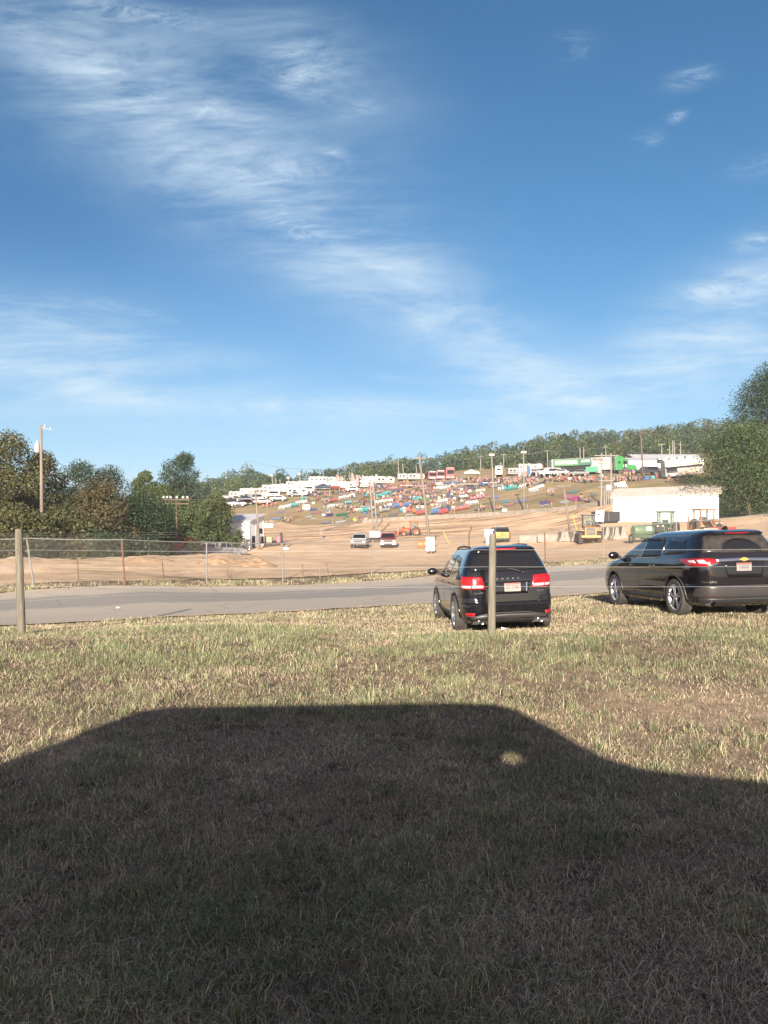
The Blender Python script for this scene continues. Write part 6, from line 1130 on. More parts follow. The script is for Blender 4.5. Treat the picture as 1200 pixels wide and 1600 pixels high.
for k, (px, py, dg, m_, van, lab) in enumerate([(423, 788, 95, M_maroon, False, 'red car left of the pale hill-foot pole'), (437, 778, 100, M_wpaint, True, 'white van just below the left campers'), (451, 777, 280, M_silver, False, 'silver car behind the long lowest camper'), (412, 783, 95, M_silver, True, 'silver van right of the brown shed pole'), (373, 790, 90, M_blackp, True, 'dark van below the leftmost campers'), (385, 791, 95, M_blackp, False, 'dark car right of the dark van on the left'),
        (398, 789, 80, M_maroon, False, 'dark red car left of the shed pole'), (448, 783, 85, M_wpaint, False, 'white car at the top of the left slope'), (491, 770, 90, M_wpaint, True, 'white van in front of the largest fifth wheel'), (562, 768, 92, M_blackp, False, 'dark car right of the flags'), (660, 749, 85, M_blackp, True, 'dark van left of the red coaches'), (617, 752, 85, M_blackp, False, 'dark car between the two box campers'),
        (876, 744, 88, M_wpaint, True, 'left white van in front of the NOW HIRING trailer'), (888, 743, 92, M_wpaint, False, 'white car in front of the NOW HIRING trailer'), (860, 742, 90, M_silver, False, 'silver car left of the NOW HIRING trailer'), (848, 742, 85, M_maroon, False, 'red car right of the portable toilets'), (1027, 742, 100, M_blackp, True, 'black van left of the food trailer'), (919, 744, 90, M_silver, False, 'silver car in front of the green counter')]): simple_car(lab, px, py, dg, m_, van)
# red coaches, seen front-on
M_coach = mat('coach_red', (.20, .03, .03), rough=.35, coat=.5)
def coach(label, px, py, deg, H, lo):
    r = thing('motor_coach', label, 'bus', hit(px, py, 150), R(deg), 'red coaches at the top of the hill'); MB().prism([(0, .4), (.02, H - .4), (.3, H), (9, H), (9, .4)], -1.25, 1.25, 'x').build('b') if 0 else None
    b = MB().prism([(-1.25, .4), (-1.25, H - .2), (-1.1, H), (1.1, H), (1.25, H - .2), (1.25, .4)], 0, 9, 'y').build('body', M_coach, r, bevel=.08); MB().box((0, -.02, H * .62), (2.1, .06, H * .3)).build('windshield', M_glass, r); MB().box((0, -.02, .85), (2.2, .08, .55)).build('front_panel', lo, r); MB().box((0, -.03, H - .25), (1.7, .05, .3)).build('header_panel', lo, r)
    for sg in (-1, 1):
        MB().box((sg * .9, -.05, .75), (.35, .08, .2)).build('headlight', M_wlens, r); MB().box((sg * 1.26, 4.5, H * .66), (.04, 7, .7)).build('side_window', M_glass, r)
        for y_ in (1.6, 6.8): MB().lathe([(.001, -.12), (.42, -.12), (.42, .12), (.001, .12)], 14, c=(sg * 1.12, y_, .42)).build('wheel', M_rubber, r)
coach('left red coach with a white face panel', 676, 751, 8, 3.0, M_wpaint); coach('middle red coach with a white lower face', 689, 750, 4, 3.1, M_wpaint); coach('right and tallest red coach, silver below', 704, 750, 2, 3.9, M_silver)
# white canopy, flags, red awning, table rows
def canopy(label, px, py, w, h, col):
    r = thing('canopy_tent', label, 'tent', hit(px, py, 140)); W2 = w / 2
    for sx in (-1, 1):
        for sy in (-1, 1): MB().cyl((sx * W2, sy * W2, 0), (sx * W2, sy * W2, h), .06, n=6).build('leg', M_steel, r)
    b = MB(); o = .05; vs = [(-W2, -W2, h), (W2, -W2, h), (W2, W2, h), (-W2, W2, h), (0, 0, h + w * .22)]; vs2 = [(x_ * 1.0, y_ * 1.0, z_ - .06) for x_, y_, z_ in vs]; b.add(vs + vs2, [(0, 1, 4), (1, 2, 4), (2, 3, 4), (3, 0, 4), (6, 5, 9), (7, 6, 9), (8, 7, 9), (5, 8, 9), (0, 5, 6, 1), (1, 6, 7, 2), (2, 7, 8, 3), (3, 8, 5, 0)]).build('roof', col, r)
    for s_ in (0, 1, 2, 3): a = s_ * math.pi / 2; MB().box((math.sin(a) * W2, -math.cos(a) * W2, h - .17), (w, .03, .3), rz=a).build('valance', col, r)
    return r
canopy('white canopy tent left of the first light pole', 736, 751, 4.6, 2.3, M_white); canopy('small dark canopy in front of the left campers', 384, 792, 4.0, 2.2, M_blackp); canopy('white canopy right of the low white block building', 1043, 733, 4.2, 2.4, M_white); canopy('blue canopy left of the flags beneath the fifth wheel', 505, 771, 4.6, 2.0, cm('navy')); canopy('dark canopy left of the food trailer', 1026, 735, 3.2, 2.3, M_blackp)
def flag(label, px, py, top, col):
    p = hit(px, py, 150); h = top_at(top, p.y) - p.z; r = thing('feather_flag', label, 'flag', p, 0, 'feather flags among the campers'); MB().cyl((0, 0, 0), (0, 0, h), .05, n=6).build('pole', M_steel, r)
    b = MB().prism([(.03, h * .22), (.8, h * .25), (.95, h * .6), (.8, h * .88), (.3, h), (.03, h)], -.02, .02, 'y'); b.build('cloth', col, r)
M_fl = mat('flag_red_white', (.28, .08, .09), col2=(.36, .28, .28), scale=1.6, rough=.7)
flag('red and pale feather flag, leftmost', 526, 765, 741, M_fl); flag('red and pale feather flag, second from the left', 532, 766, 744, M_fl); flag('red and pale feather flag, third and tallest', 549, 765, 739, M_fl); flag('red and pale feather flag, rightmost', 556, 766, 742, M_fl); flag('blue feather flag left of the portable toilets', 823, 747, 727, cm('blue'))
a = hit(523, 772, 150); c = thing('red_awning', 'red awning on posts in front of the largest fifth wheel', 'awning', a); MB().box((0, 0, 2.0), (3.0, 2.4, .08), rx=.35).build('sheet', cm('red'), c)
for sx in (-1.4, 1.4): MB().cyl((sx, -1.1, 0), (sx, -1.1, 1.65), .05, n=6).build('leg', M_steel, c)
# portable toilets
M_loo = mat('toilet_grey', (.24, .26, .29), rough=.5)
for k in range(7):
    px = 812 + k * 5.3; p = hit(px, 745.5 - k * .35, 140); label = ['leftmost', 'second', 'third', 'fourth', 'fifth', 'sixth', 'rightmost'][k] + ' grey portable toilet of the seven in a row'
    if k == 0:
        lo_ = thing('portable_toilet', label, 'toilet', p, 0, 'portable toilets in a row'); s_ = .8; MB().box((0, 0, 1.05), (.8, .9, 2.1)).build('cabin', M_loo, lo_, bevel=.03); MB().prism([(-.45, 2.1), (0, 2.3), (.45, 2.1)], -.5, .5, 'y').build('roof', M_white, lo_); MB().box((0, -.46, 1.0), (.55, .03, 1.75)).build('door', M_wpaint, lo_)
    else: copy_thing(lo_, p, 0, label)
# the big truck
def semi():
    p = at(863, 178); q = at(1003, 178); dz = q.z - p.z; r = thing('semi_truck', 'bright green semi truck with a long NOW HIRING display trailer on the hilltop', 'semi truck', p, 0); L = 94 / FPX * 178; base = .0; tilt = math.atan2(dz + .3, q.x - p.x); r.rotation_euler = (0, -tilt, 0)
    H = top_at(718, 178) - p.z; z0 = 1.15
    tb = MB().box((L / 2, 1.3, (z0 + H) / 2), (L, 2.6, H - z0)).build('trailer_body', M_rv, r, bevel=.05)
    MB().box((L * .34, -.03, z0 + (H - z0) * .22), (L * .60, .05, (H - z0) * .42)).build('stage_opening', M_dark, tb)
    ya = z0 + (H - z0) * .70; hh = (H - z0) * .56
    MB().box((L * .235, -.35, ya), (L * .43, .06, hh), rx=-.22).build('green_banner', mat('banner_green', (.03, .125, .04), rough=.5), tb)
    text_obj('banner_text', 'NOW HIRING', 1.25, M_white, tb, (L * .235, -.42, ya - .02), (R(90) - .22, 0, 0), .02, .66, .03)
    MB().box((L * .555, -.35, ya), (L * .20, .06, hh), rx=-.22).build('dark_green_banner', mat('banner_dark_green', (.01, .07, .04), rough=.5), tb)
    for k in range(3): MB().box((L * (.56 - .008 * k), -.42 - (.0 - k * .0), ya + .32 - k * .3), (L * (.14 - .02 * (k == 2)), .04, .13), rx=-.22).build('banner_line', M_white, tb)
    for k in range(2): MB().box((L * .83, -.03, z0 + (H - z0) * (.72 - .22 * k)), (L * (.26 - .06 * k), .03, .1)).build('lettering_line', M_stripe, tb)
    for k in range(9): MB().box((L * (.69 + .0165 * k * (1 + (k > 3) * .2)), -.03, z0 + (H - z0) * (.86 if k < 5 else .84)), (.22, .03, .55 - .08 * (k % 3)), ry=.3 * ((k % 3) - 1)).build('emblem_stroke', M_stripe, tb)
    MB().box((L * .63, -.9, 1.3), (L * .2, 1.6, 1.3)).build('side_counter', mat('counter_green', (.03, .2, .11), rough=.5), tb, bevel=.04); MB().box((L * .75, -.5, 1.0), (1.6, 1.0, 1.2)).build('generator_box', M_rv, tb, bevel=.04)
    def wh(x_):
        for y_ in (.25, 2.35): MB().lathe([(.001, -.15), (.3, -.17), (.48, -.15), (.5, 0), (.48, .15), (.001, .15)], 16, axis='y', c=(x_, y_, .5)).build('wheel', M_rubber, r, auto=35)
    for x_ in (L * .1, L * .1 + 1.2, L * .80, L * .80 + 1.2, L + 6.1 - .6): wh(x_)
    MB().box((L * .62, 1.3, 1.0), (L * .9, .9, .3)).build('chassis', M_dark, r)
    g = mat('truck_green', (.015, .17, .03), rough=.3, coat=.7); x0 = L + .9
    MB().prism([(x0, .9), (x0, 4.1), (x0 + .3, 4.3), (x0 + 1.6, 4.25), (x0 + 2.1, 4.0), (x0 + 3.0, 2.9), (x0 + 3.25, 2.2), (x0 + 3.25, .9)], .1, 2.5, 'y').build('cab', g, r, bevel=.08)
    MB().prism([(x0 + 3.2, 1.0), (x0 + 3.2, 2.25), (x0 + 4.9, 1.95), (x0 + 5.15, 1.6), (x0 + 5.2, .7), (x0 + 4.6, .65)], .25, 2.35, 'y').build('hood', g, r, bevel=.08)
    windows(r, [[(x0 + 1.9, .07, 2.35), (x0 + 2.9, .07, 2.3), (x0 + 2.75, .07, 2.95), (x0 + 1.9, .07, 3.15)]], name='side_window'); windows(r, [[(x0 + .7, .07, 2.5), (x0 + 1.2, .07, 2.5), (x0 + 1.2, .07, 3.0), (x0 + .7, .07, 3.0)]], name='sleeper_window'); windows(r, [[(x0 + 3.14, .3, 2.35), (x0 + 3.14, 2.3, 2.35), (x0 + 2.72, 2.2, 3.3), (x0 + 2.72, .4, 3.3)]], name='windshield')
    MB().cyl((x0 + 1.4, -.05, .95), (x0 + 3.0, -.05, .95), .32, n=14).build('fuel_tank', M_chrome, r); MB().tube([(x0 - .25, .3, .9), (x0 - .25, .3, 4.2)], .09, 8).build('exhaust_stack', M_chrome, r); MB().box((x0 + 5.22, 1.3, 1.3), (.06, 1.0, .9)).build('grille', M_chrome, r); MB().box((x0 + 5.25, 1.3, .6), (.25, 2.3, .35)).build('front_bumper', M_chrome, r, bevel=.04); wh(x0 + 1.0); wh(x0 + 4.2)
    MB().box((x0 + 2.2, -.02, 1.9), (.9, .03, .5)).build('door_sign', M_wpaint, r)
semi()
# food trailer at the right
def food():
    p = at(1041, 158); q = at(1100, 158); L = q.x - p.x; r = thing('food_trailer', 'white food trailer with an orange lettered band and serving hatch beneath the trees', 'food trailer', p, 0); r.rotation_euler = (0, -math.atan2(q.z - p.z + .2, L), 0); H = top_at(719, 158) - p.z
    MB().box((L / 2, 1.3, (H + .5) / 2), (L, 2.6, H - .5)).build('body', M_rv, r, bevel=.05); MB().box((L / 2, -.5, H * .62), (L, 1.1, .08), rx=.1).build('awning', M_rvs, r); MB().box((L * .5, -.04, H * .74), (L * .96, .04, H * .2)).build('sign_band', M_white, r)
    for k in range(11): MB().box((.6 + k * (L - 1.2) / 10, -.07, H * .70), (.42, .03, .3)).build('band_letter_block', mat('sign_orange', (.6, .22, .05)), r)
    MB().box((L * .17, -.03, H * .45), (L * .28, .05, H * .18)).build('serving_hatch', M_dark, r); MB().box((L * .66, -.03, H * .3), (L * .5, .05, H * .3)).build('menu_mural', mat('mural', (.32, .16, .12), col2=(.5, .42, .36), scale=1.2), r); MB().box((L * .18, -.3, H * .35), (L * .28, .5, .06)).build('counter', M_steel, r)
    for x_ in (L * .3, L * .45): MB().lathe([(.001, -.12), (.36, -.12), (.36, .12), (.001, .12)], 14, axis='y', c=(x_, .1, .36)).build('wheel', M_rubber, r)
    for k in range(3): MB().box((L * (.25 + .22 * k), 1.2, H + .25), (1.2, 1.0, .5)).build('roof_unit', M_rv if k != 1 else M_wpaint, r, bevel=.04)
food()
for k, (px, py, w, lab) in enumerate([(1010, 750, 9, 'dark blue tarped heap left of the cyan one, below the food trailer'), (1020, 748, 7, 'cyan tarped bin right of the dark blue heap, below the food trailer')]):
    p = hit(px, py, 110); s_ = w / FPX * p.y; tag(MB().lathe([(s_ * .52, -.1), (s_ * .55, s_ * .25), (s_ * .45, s_ * .55), (s_ * .2, s_ * .68), (.001, s_ * .7)], 14, axis='z').build('tarp_heap', cm('blue') if k == 0 else cm('cyan'), smooth=True), lab, 'tarp').location = p
tag(MB().box((0, 0, .45), (.9, .9, .95)).build('white_bucket', M_white, bevel=.08), 'white square bucket at the foot of the hill right of the first light pole', 'bucket').location = hit(788, 803, 110)

# ---------------------------------------------------------------- chairs, blankets and people on the slope
def chair_mesh(kind, col):
    b = MB()
    if kind == 'plastic':
        b.box((0, 0, .43), (.54, .52, .05)); b.box((0, .27, .68), (.52, .05, .52), rx=-.2)
        for sx in (-1, 1):
            b.box((sx * .28, .0, .64), (.07, .5, .04)); b.box((sx * .28, -.22, .52), (.06, .05, .24))
            for sy in (-1, 1): b.box((sx * .24, sy * .22, .21), (.07, .06, .43))
    elif kind == 'deck':
        b.box((0, .0, .34), (.58, .6, .05), rx=.15); b.box((0, .36, .72), (.56, .05, .80), rx=-.35)
        for sx in (-1, 1):
            b.box((sx * .36, -.02, .56), (.13, .7, .04)); b.box((sx * .33, -.3, .28), (.06, .09, .56)); b.box((sx * .30, .25, .2), (.05, .4, .1), rx=.3)
    else:
        b.box((0, 0, .42), (.52, .48, .04)); b.box((0, .26, .70), (.52, .03, .50), rx=-.25)
        for sx in (-1, 1):
            b.cyl((sx * .3, -.25, 0), (sx * .28, .28, .62), .018, n=5); b.cyl((sx * .3, .28, 0), (sx * .28, -.25, .6), .018, n=5); b.cyl((sx * .29, -.27, .6), (sx * .29, .27, .62), .022, n=5); b.cyl((sx * .27, .26, .4), (sx * .27, .36, .92), .018, n=5)
    o = b.build('c', cm(col)); me = o.data; bpy.data.objects.remove(o); return me
CM = {}; NUM = ['zero', 'one', 'two', 'three', 'four', 'five', 'six', 'seven', 'eight', 'nine', 'ten']
def chair(kind, col, p, rz, label, group):
    k = (kind, col)
    if k not in CM: CM[k] = chair_mesh(kind, col); CM[k].name = 'lawn_chair'
    o = link('lawn_chair', CM[k]); o.location = p; o.rotation_euler = (0, 0, rz); return tag(o, label, 'chair', group)
occ = []
ROWS = [ # x0, y0, x1, y1, count, kind, colour, where
    (411, 794, 430, 791, 4, 'camp', 'coral', 'beside the pale hill-foot pole'), (437, 797, 453, 794, 8, 'plastic', 'white', 'high on the left slope'), (454, 793, 461, 792, 3, 'deck', 'teal', 'at the end of the white row on the left slope'), (472, 783, 478, 782, 2, 'deck', 'teal', 'below the long lowest camper'),
    (464, 789, 478, 787, 6, 'plastic', 'white', 'right below the long lowest camper'), (474, 799, 483, 799, 4, 'plastic', 'white', 'standing alone mid left slope'), (475, 795, 483, 795, 4, 'plastic', 'white', 'just above the lone mid left four'), (503, 785, 512, 784, 5, 'camp', 'grey', 'below the largest fifth wheel'), (516, 786, 525, 784, 4, 'camp', 'red', 'below the red awning'),
    (513, 795, 522, 794, 4, 'plastic', 'white', 'above the green blanket'), (531, 781, 553, 777, 8, 'plastic', 'white', 'below the feather flags'), (527, 795, 532, 796, 2, 'camp', 'tan', 'left of the green blanket'), (540, 789, 548, 788, 3, 'camp', 'cyan', 'mid slope left of the twin pale poles'), (555, 801, 564, 800, 4, 'plastic', 'cream', 'left of the low teal row'),
    (566, 801, 579, 799, 5, 'deck', 'teal', 'low on the slope by the twin pale poles'), (572, 777, 579, 776, 2, 'deck', 'teal', 'just left of the twin pole tops'), (588, 779, 600, 776, 6, 'deck', 'teal', 'high, just right of the twin pale poles'), (602, 774, 608, 772, 3, 'deck', 'teal', 'topping the teal row right of the twin poles'), (588, 788, 612, 785, 6, 'plastic', 'white', 'mid slope right of the twin poles'),
    (594, 802, 607, 800, 5, 'camp', 'grey', 'low, right of the twin poles'), (604, 795, 610, 792, 3, 'plastic', 'white', 'above the low grey row'), (617, 794, 624, 793, 3, 'deck', 'blue', 'left of the cyan pair mid slope'), (627, 793, 629, 793, 1, 'deck', 'coral', 'between the blue ones mid slope'), (631, 793, 640, 792, 4, 'deck', 'blue', 'left of the leaning lot pole'), (628, 801, 629, 801, 1, 'deck', 'cyan', 'alone low left of the leaning lot pole'),
    (636, 801, 640, 799, 2, 'deck', 'coral', 'low, near the lone cyan one'), (647, 802, 648, 801, 1, 'deck', 'orange', 'low left of the leaning lot pole'), (653, 806, 663, 804, 4, 'camp', 'red', 'lowest by the leaning lot pole'), (642, 782, 647, 781, 2, 'plastic', 'white', 'left of the teal three above mid slope'), (648, 783, 655, 782, 3, 'deck', 'teal', 'left of the bright white row of six'),
    (626, 780, 628, 779, 1, 'plastic', 'white', 'alone in the upper slope'), (681, 788, 698, 785, 6, 'plastic', 'white', 'brightest, right of the leaning lot pole'), (677, 799, 687, 797, 4, 'camp', 'grey', 'above the lowest blue row'), (675, 804, 686, 803, 5, 'deck', 'blue', 'lowest right of the leaning lot pole'), (688, 804, 698, 802, 4, 'deck', 'red', 'lowest beside the blue row'),
    (710, 800, 732, 796, 9, 'camp', 'coral', 'low between the leaning pole and the first light pole'), (694, 778, 706, 776, 2, 'plastic', 'white', 'either side of the blue path'), (710, 783, 711, 782, 1, 'plastic', 'white', 'alone right of the blue path'), (730, 790, 745, 788, 5, 'plastic', 'white', 'above the long coral row'), (737, 783, 756, 779, 5, 'camp', 'pink', 'left of the first light pole, mid slope'),
    (718, 773, 720, 773, 1, 'deck', 'coral', 'alone on the upper slope'), (727, 767, 742, 765, 5, 'camp', 'navy', 'upper slope below the canopy tent'), (745, 771, 756, 770, 4, 'plastic', 'cream', 'upper slope left of the first light pole'), (791, 767, 807, 765, 5, 'deck', 'teal', 'between the two light poles'), (780, 768, 786, 767, 2, 'plastic', 'white', 'right of the first light pole'),
    (813, 764, 826, 761, 5, 'plastic', 'white', 'around the second light pole'), (829, 770, 848, 763, 8, 'plastic', 'white', 'right of the second light pole'), (872, 752, 886, 751, 5, 'camp', 'red', 'in front of the NOW HIRING trailer'), (889, 752, 894, 752, 2, 'plastic', 'white', 'right end in front of the NOW HIRING trailer'), (962, 762, 975, 759, 5, 'plastic', 'white', 'above the left end of the white building'), (966, 765, 978, 764, 4, 'plastic', 'white', 'just over the white building roof'),
    (689, 766, 702, 764, 5, 'plastic', 'white', 'upper slope right of the leaning lot pole'), (617, 770, 630, 768, 5, 'camp', 'navy', 'upper slope left of the leaning lot pole'), (568, 770, 582, 768, 5, 'camp', 'coral', 'upper slope above the twin poles'), (700, 758, 718, 757, 6, 'camp', 'blue', 'below the red coaches'), (750, 760, 766, 759, 6, 'camp', 'blue', 'along the top left of the first light pole'), (486, 776, 499, 774, 5, 'camp', 'navy', 'below the white van on the left hilltop')]
tot = 0
for (x0, y0, x1, y1, n, kd, col, where) in ROWS:
    nm = {'plastic': 'plastic chair', 'deck': 'slatted deck chair', 'camp': 'folding chair'}[kd]
    lab = (f'{col} {nm} {where}' if n == 1 else f'{col} {nm} in the row of {NUM[n]} {where}'); w_ = lab.split()
    if len(w_) > 16: lab = ' '.join(w_[:16])
    g = f'{col} chairs {where}'
    for k in range(n):
        t = k / max(1, n - 1); px = x0 + (x1 - x0) * t + random.uniform(-.4, .4); py = y0 + (y1 - y0) * t + random.uniform(-.3, .3); chair(kd, col, hit(px, py, 110), random.uniform(-.35, .35), lab, g); tot += 1
        occ.append((px, py))
def blanket(px, py, wpx, dpt, col, label, rz=0.0, m=None):
    p = hit(px, py, 110); w = wpx / FPX * p.y; n = 9; g = np.linspace(-.5, .5, n); A, B = np.meshgrid(g, g); X = A * w; Y = B * dpt; c, s = math.cos(rz), math.sin(rz); X, Y = X * c - Y * s, X * s + Y * c
    Z = zt(X + p.x, Y + p.y) - p.z + .07 + .05 * fbm(X + px, Y, 1.2, 3, 3); V = np.stack([X, Y, Z], -1).reshape(-1, 3); V2 = V - np.array([0, 0, .05]); F = grid_faces(n, n); o = np_mesh('blanket', np.r_[V, V2], np.r_[F, F[:, ::-1] + n * n], m or cm(col), smooth=False); o.location = p
    tag(o, label, 'blanket', 'blankets spread on the hillside'); occ.append((px, py)); return o
M_checkb = mat('checked_cloth', (.10, .10, .2), col2=(.5, .48, .5), scale=6, detail=1)
for a in [(431, 811, 15, 2.6, 'pale blue', 'pale blue blanket low on the left slope'), (443, 813, 9, 1.8, 'cream', 'cream blanket right of the pale blue one'), (463, 808, 10, 1.6, 'orange', 'orange blanket above the group lying on the left slope'), (483, 808, 10, 2, 'white', 'white blanket right of the orange one'), (490, 811, 9, 1.8, 'white', 'second white blanket right and below the first'),
          (489, 797, 11, 3.2, 'blue', 'blue blanket above the two white ones'), (437, 801, 15, 2, 'lavender', 'lavender blanket under the white row on the left slope'), (495, 801, 14, 2.6, 'pink', 'pink and white blanket right of the blue one'), (513, 805, 15, 5, 'purple', 'long purple blanket left of the green one'), (534, 805, 18, 4.2, 'green', 'large green blanket at mid left slope'), (532, 816, 16, 4, 'white', 'large white blanket at the hill foot'), (509, 817, 13, 3.4, 'lavender', 'lavender blanket left of the large white one'),
          (521, 820.5, 9, 1.2, 'white', 'narrow white mat closest to the track'), (566, 809, 10, 3, 'blue', 'blue blanket below the cream and teal rows'), (592, 811, 11, 4, 'magenta', 'magenta blanket right of the twin pale poles'), (614, 805, 13, 5, 'grey', 'dark grey tarp left of the lone cyan chair'), (568, 784, 14, 4.5, 'brown', 'brown-red blanket left of the twin pole tops'), (568, 792, 8, 2.4, 'white', 'white mat left of the twin poles mid slope'),
          (577, 788, 12, 3.5, 'cream', 'cream blanket left of the twin poles'), (529, 789, 14, 2.4, 'white', 'white sheet below the row of eight white chairs'), (552, 797, 12, 2, 'tan', 'tan blanket above the cream chairs'), (697, 796, 13, 8, 'blue', 'long blue blanket running uphill right of the leaning pole'), (702, 775, 7, 9, 'blue', 'blue path cloth between two white chairs'), (684, 770, 12, 3.5, 'grey', 'blue-grey blanket on the upper slope'), (724, 791, 14, 3, 'blue', 'blue blanket left of the row of five white chairs'),
          (639, 805, 11, 3, 'white', 'white blanket by the lone orange chair'), (741, 775, 13, 2.5, 'red', 'red blanket mid slope left of the first light pole'), (757, 774, 14, 2, 'pink', 'pink blanket under the first light pole'), (789, 784, 12, 3, 'cyan', 'pale cyan blanket between the light poles'), (796, 790, 12, 3, 'pink', 'pink blanket below the pale cyan one'), (813, 783, 20, 5, 'lavender', 'large lavender-white blanket at the second light pole'),
          (766, 793, 10, 2.4, 'pink', 'pinkish blanket left of the first light pole foot'), (851, 786, 13, 5, 'purple', 'purple striped blanket right of the second light pole'), (850, 790, 14, 1.2, 'white', 'white mat below the purple striped blanket'), (861, 783, 7, 3, 'coral', 'coral blanket touching the purple striped one'), (887, 776, 15, 5, 'pink', 'pale pink blanket above the hot pink one'), (900, 780, 17, 5, 'magenta', 'hot pink blanket left of the pole frame'), (895, 769, 13, 3, 'cyan', 'pale cyan blanket left of the pole frame'),
          (916, 782, 12, 3, 'lavender', 'pale blanket right of the hot pink one'), (927, 773, 8, 2.4, 'grey', 'grey blanket right of the seated three'), (774, 777, 10, 6, 'lavender', 'pale blanket hung by the first light pole'), (835, 768, 14, 2, 'white', 'white sheet among the eight chairs right of the second light pole'), (600, 768, 16, 3, 'tan', 'tan sheet on the upper slope above the teal row'), (655, 770, 12, 3, 'coral', 'coral blanket on the upper slope left of the leaning pole'), (650, 787, 12, 2.5, 'lavender', 'lavender blanket under the teal three'), (663, 775, 9, 2, 'cream', 'cream blanket left of the leaning pole'), (730, 779, 9, 2, 'brown', 'brown blanket near the lone coral chair'), (748, 766, 12, 1.6, 'white', 'white sheet on the top slope')]:
    blanket(*a[:5], a[5], rz=random.uniform(-.15, .15))
blanket(656, 797, 14, 3.5, 'navy', 'checked blanket left of the leaning lot pole', m=M_checkb)
M_strb = mat('striped_cloth', (.02, .02, .03), col2=(.6, .6, .6), scale=3, detail=0, stretch=(1, 6, 1)); blanket(882, 785, 13, 3.2, 'black', 'black and white striped blanket left of the leaning grey pole', m=M_strb)
for k, (px, py, w) in enumerate([(700, 762, 34), (735, 761, 34), (765, 759, 22), (640, 763, 30)]):   # long tables high on the slope
    p = hit(px, py, 120); L = w / FPX * p.y; c = thing('long_table', ['long white table below the red coaches', 'long white table below the canopy tent', 'white table above the first light pole', 'long white table left of the leaning lot pole'][k], 'table', p, 0, 'white tables high on the slope'); MB().box((0, 0, .74), (L, .8, .06)).build('table_top', M_white, c)
    for sx in (-1, 1):
        for sy in (-1, 1): MB().box((sx * (L / 2 - .2), sy * .3, .36), (.06, .06, .72)).build('leg', M_steel, c)
# groups of people, hand placed then scattered through the crowded upper slope
PG = [(448, 816, 3, 'lying group low on the left slope'), (455, 816, 2, 'right end of the lying group low on the left slope'), (350, 789, 3, 'below the leftmost camper'), (360, 789, 3, 'beside the dark van on the left'), (376, 794, 3, 'under the small dark canopy'), (540, 775, 4, 'below the left feather flags'), (548, 774, 4, 'below the right feather flags'), (596, 771, 4, 'above the six teal chairs'), (514, 808, 2, 'at the purple blanket'), (572, 814, 4, 'by the blue blanket at the hill foot'), (751, 799, 5, 'low left of the first light pole'), (781, 796, 3, 'at the foot of the first light pole'), (862, 775, 3, 'seated alone right of the second light pole'), (914, 784, 3, 'by the pale blanket left of the pole frame'),
      (770, 762, 4, 'at the first light pole head of the rows'), (800, 758, 6, 'above the five teal chairs'), (835, 758, 6, 'right of the second light pole top row'), (845, 756, 5, 'below the red car'), (858, 752, 4, 'left of the NOW HIRING trailer front'), (883, 748, 5, 'in front of the NOW HIRING trailer'), (908, 755, 5, 'below the green counter'), (922, 756, 4, 'left of the pole frame'), (945, 752, 4, 'behind the pole frame'), (972, 753, 6, 'above the white chairs by the white building'), (985, 745, 6, 'right of the pole frame on the hilltop'), (998, 743, 5, 'left of the dark blue tarp'), (1031, 747, 3, 'by the black van'), (1047, 754, 2, 'above the white building roof'), (1057, 752, 1, 'right above the white building roof'), (1050, 743, 2, 'at the food trailer'),
      (630, 775, 4, 'upper slope left of the leaning pole'), (690, 757, 5, 'below the middle red coach'), (716, 756, 5, 'below the right red coach'), (748, 753, 5, 'at the canopy tent'), (762, 752, 4, 'right of the canopy tent'), (680, 770, 3, 'by the blue-grey blanket'), (750, 777, 3, 'at the red blanket'), (560, 772, 4, 'right of the feather flags'), (585, 766, 3, 'above the twin pole tops'), (655, 765, 4, 'high left of the leaning pole'), (610, 783, 3, 'mid slope among white chairs'), (640, 789, 3, 'by the blue deck chairs'), (485, 783, 3, 'below the white van'), (470, 800, 2, 'left of the lone white four'), (515, 779, 4, 'beneath the red awning'), (715, 766, 4, 'by the long white table'), (820, 748, 3, 'in front of the portable toilets'), (866, 768, 2, 'above the seated three')]
cols = ['white', 'grey', 'black', 'navy', 'red', 'pink', 'blue', 'coral', 'tan', 'orange', 'lavender', 'cyan']; np_ = 0
for (px, py, n, where) in PG:
    used = set()
    for k in range(n):
        if np_ >= 285: break
        q = random.choice([c for c in cols if c not in used]); used.add(q); tr_ = random.choice(['navy', 'black', 'tan', 'grey']); pose = random.choice(['ground', 'sit', 'ground', 'stand']) if py > 765 else random.choice(['stand', 'sit', 'stand', 'ground'])
        if pose == 'sit' : pose = 'ground'
        p = hit(px + (k - n / 2) * 3.2 + random.uniform(-1, 1), py + random.uniform(-1, 1), 110); person(pose, q, f'{"person standing" if pose == "stand" else "person sitting"} in {q} top, {where}', p + Vector((0, 0, .03)), random.uniform(-1.2, 1.2), tr_, 'people on the hillside'); np_ += 1
BX = [(345, 792), (480, 774), (530, 768), (640, 756), (760, 752), (850, 750), (905, 751)]; BL = [(345, 800), (480, 803), (540, 812), (640, 803), (720, 796), (760, 768), (850, 764), (905, 760)]
DIRS = [(700, 'the leaning lot pole'), (585, 'the twin pale poles'), (770, 'the first light pole'), (818, 'the second light pole'), (540, 'the feather flags'), (508, 'the largest fifth wheel'), (465, 'the long lowest camper'), (399, 'the brown shed pole'), (862, 'the leaning grey pole')]
DL = [(399, 'brown shed pole'), (418, 'pale hill-foot pole'), (465, 'long lowest camper'), (508, 'largest fifth wheel'), (541, 'feather flags'), (584, 'twin pale poles'), (627, 'mid hill pole pair'), (661, 'leaning lot pole'), (689, 'red coaches'), (736, 'canopy tent'), (770, 'first light pole'), (818, 'second light pole'), (885, 'leaning grey pole')]
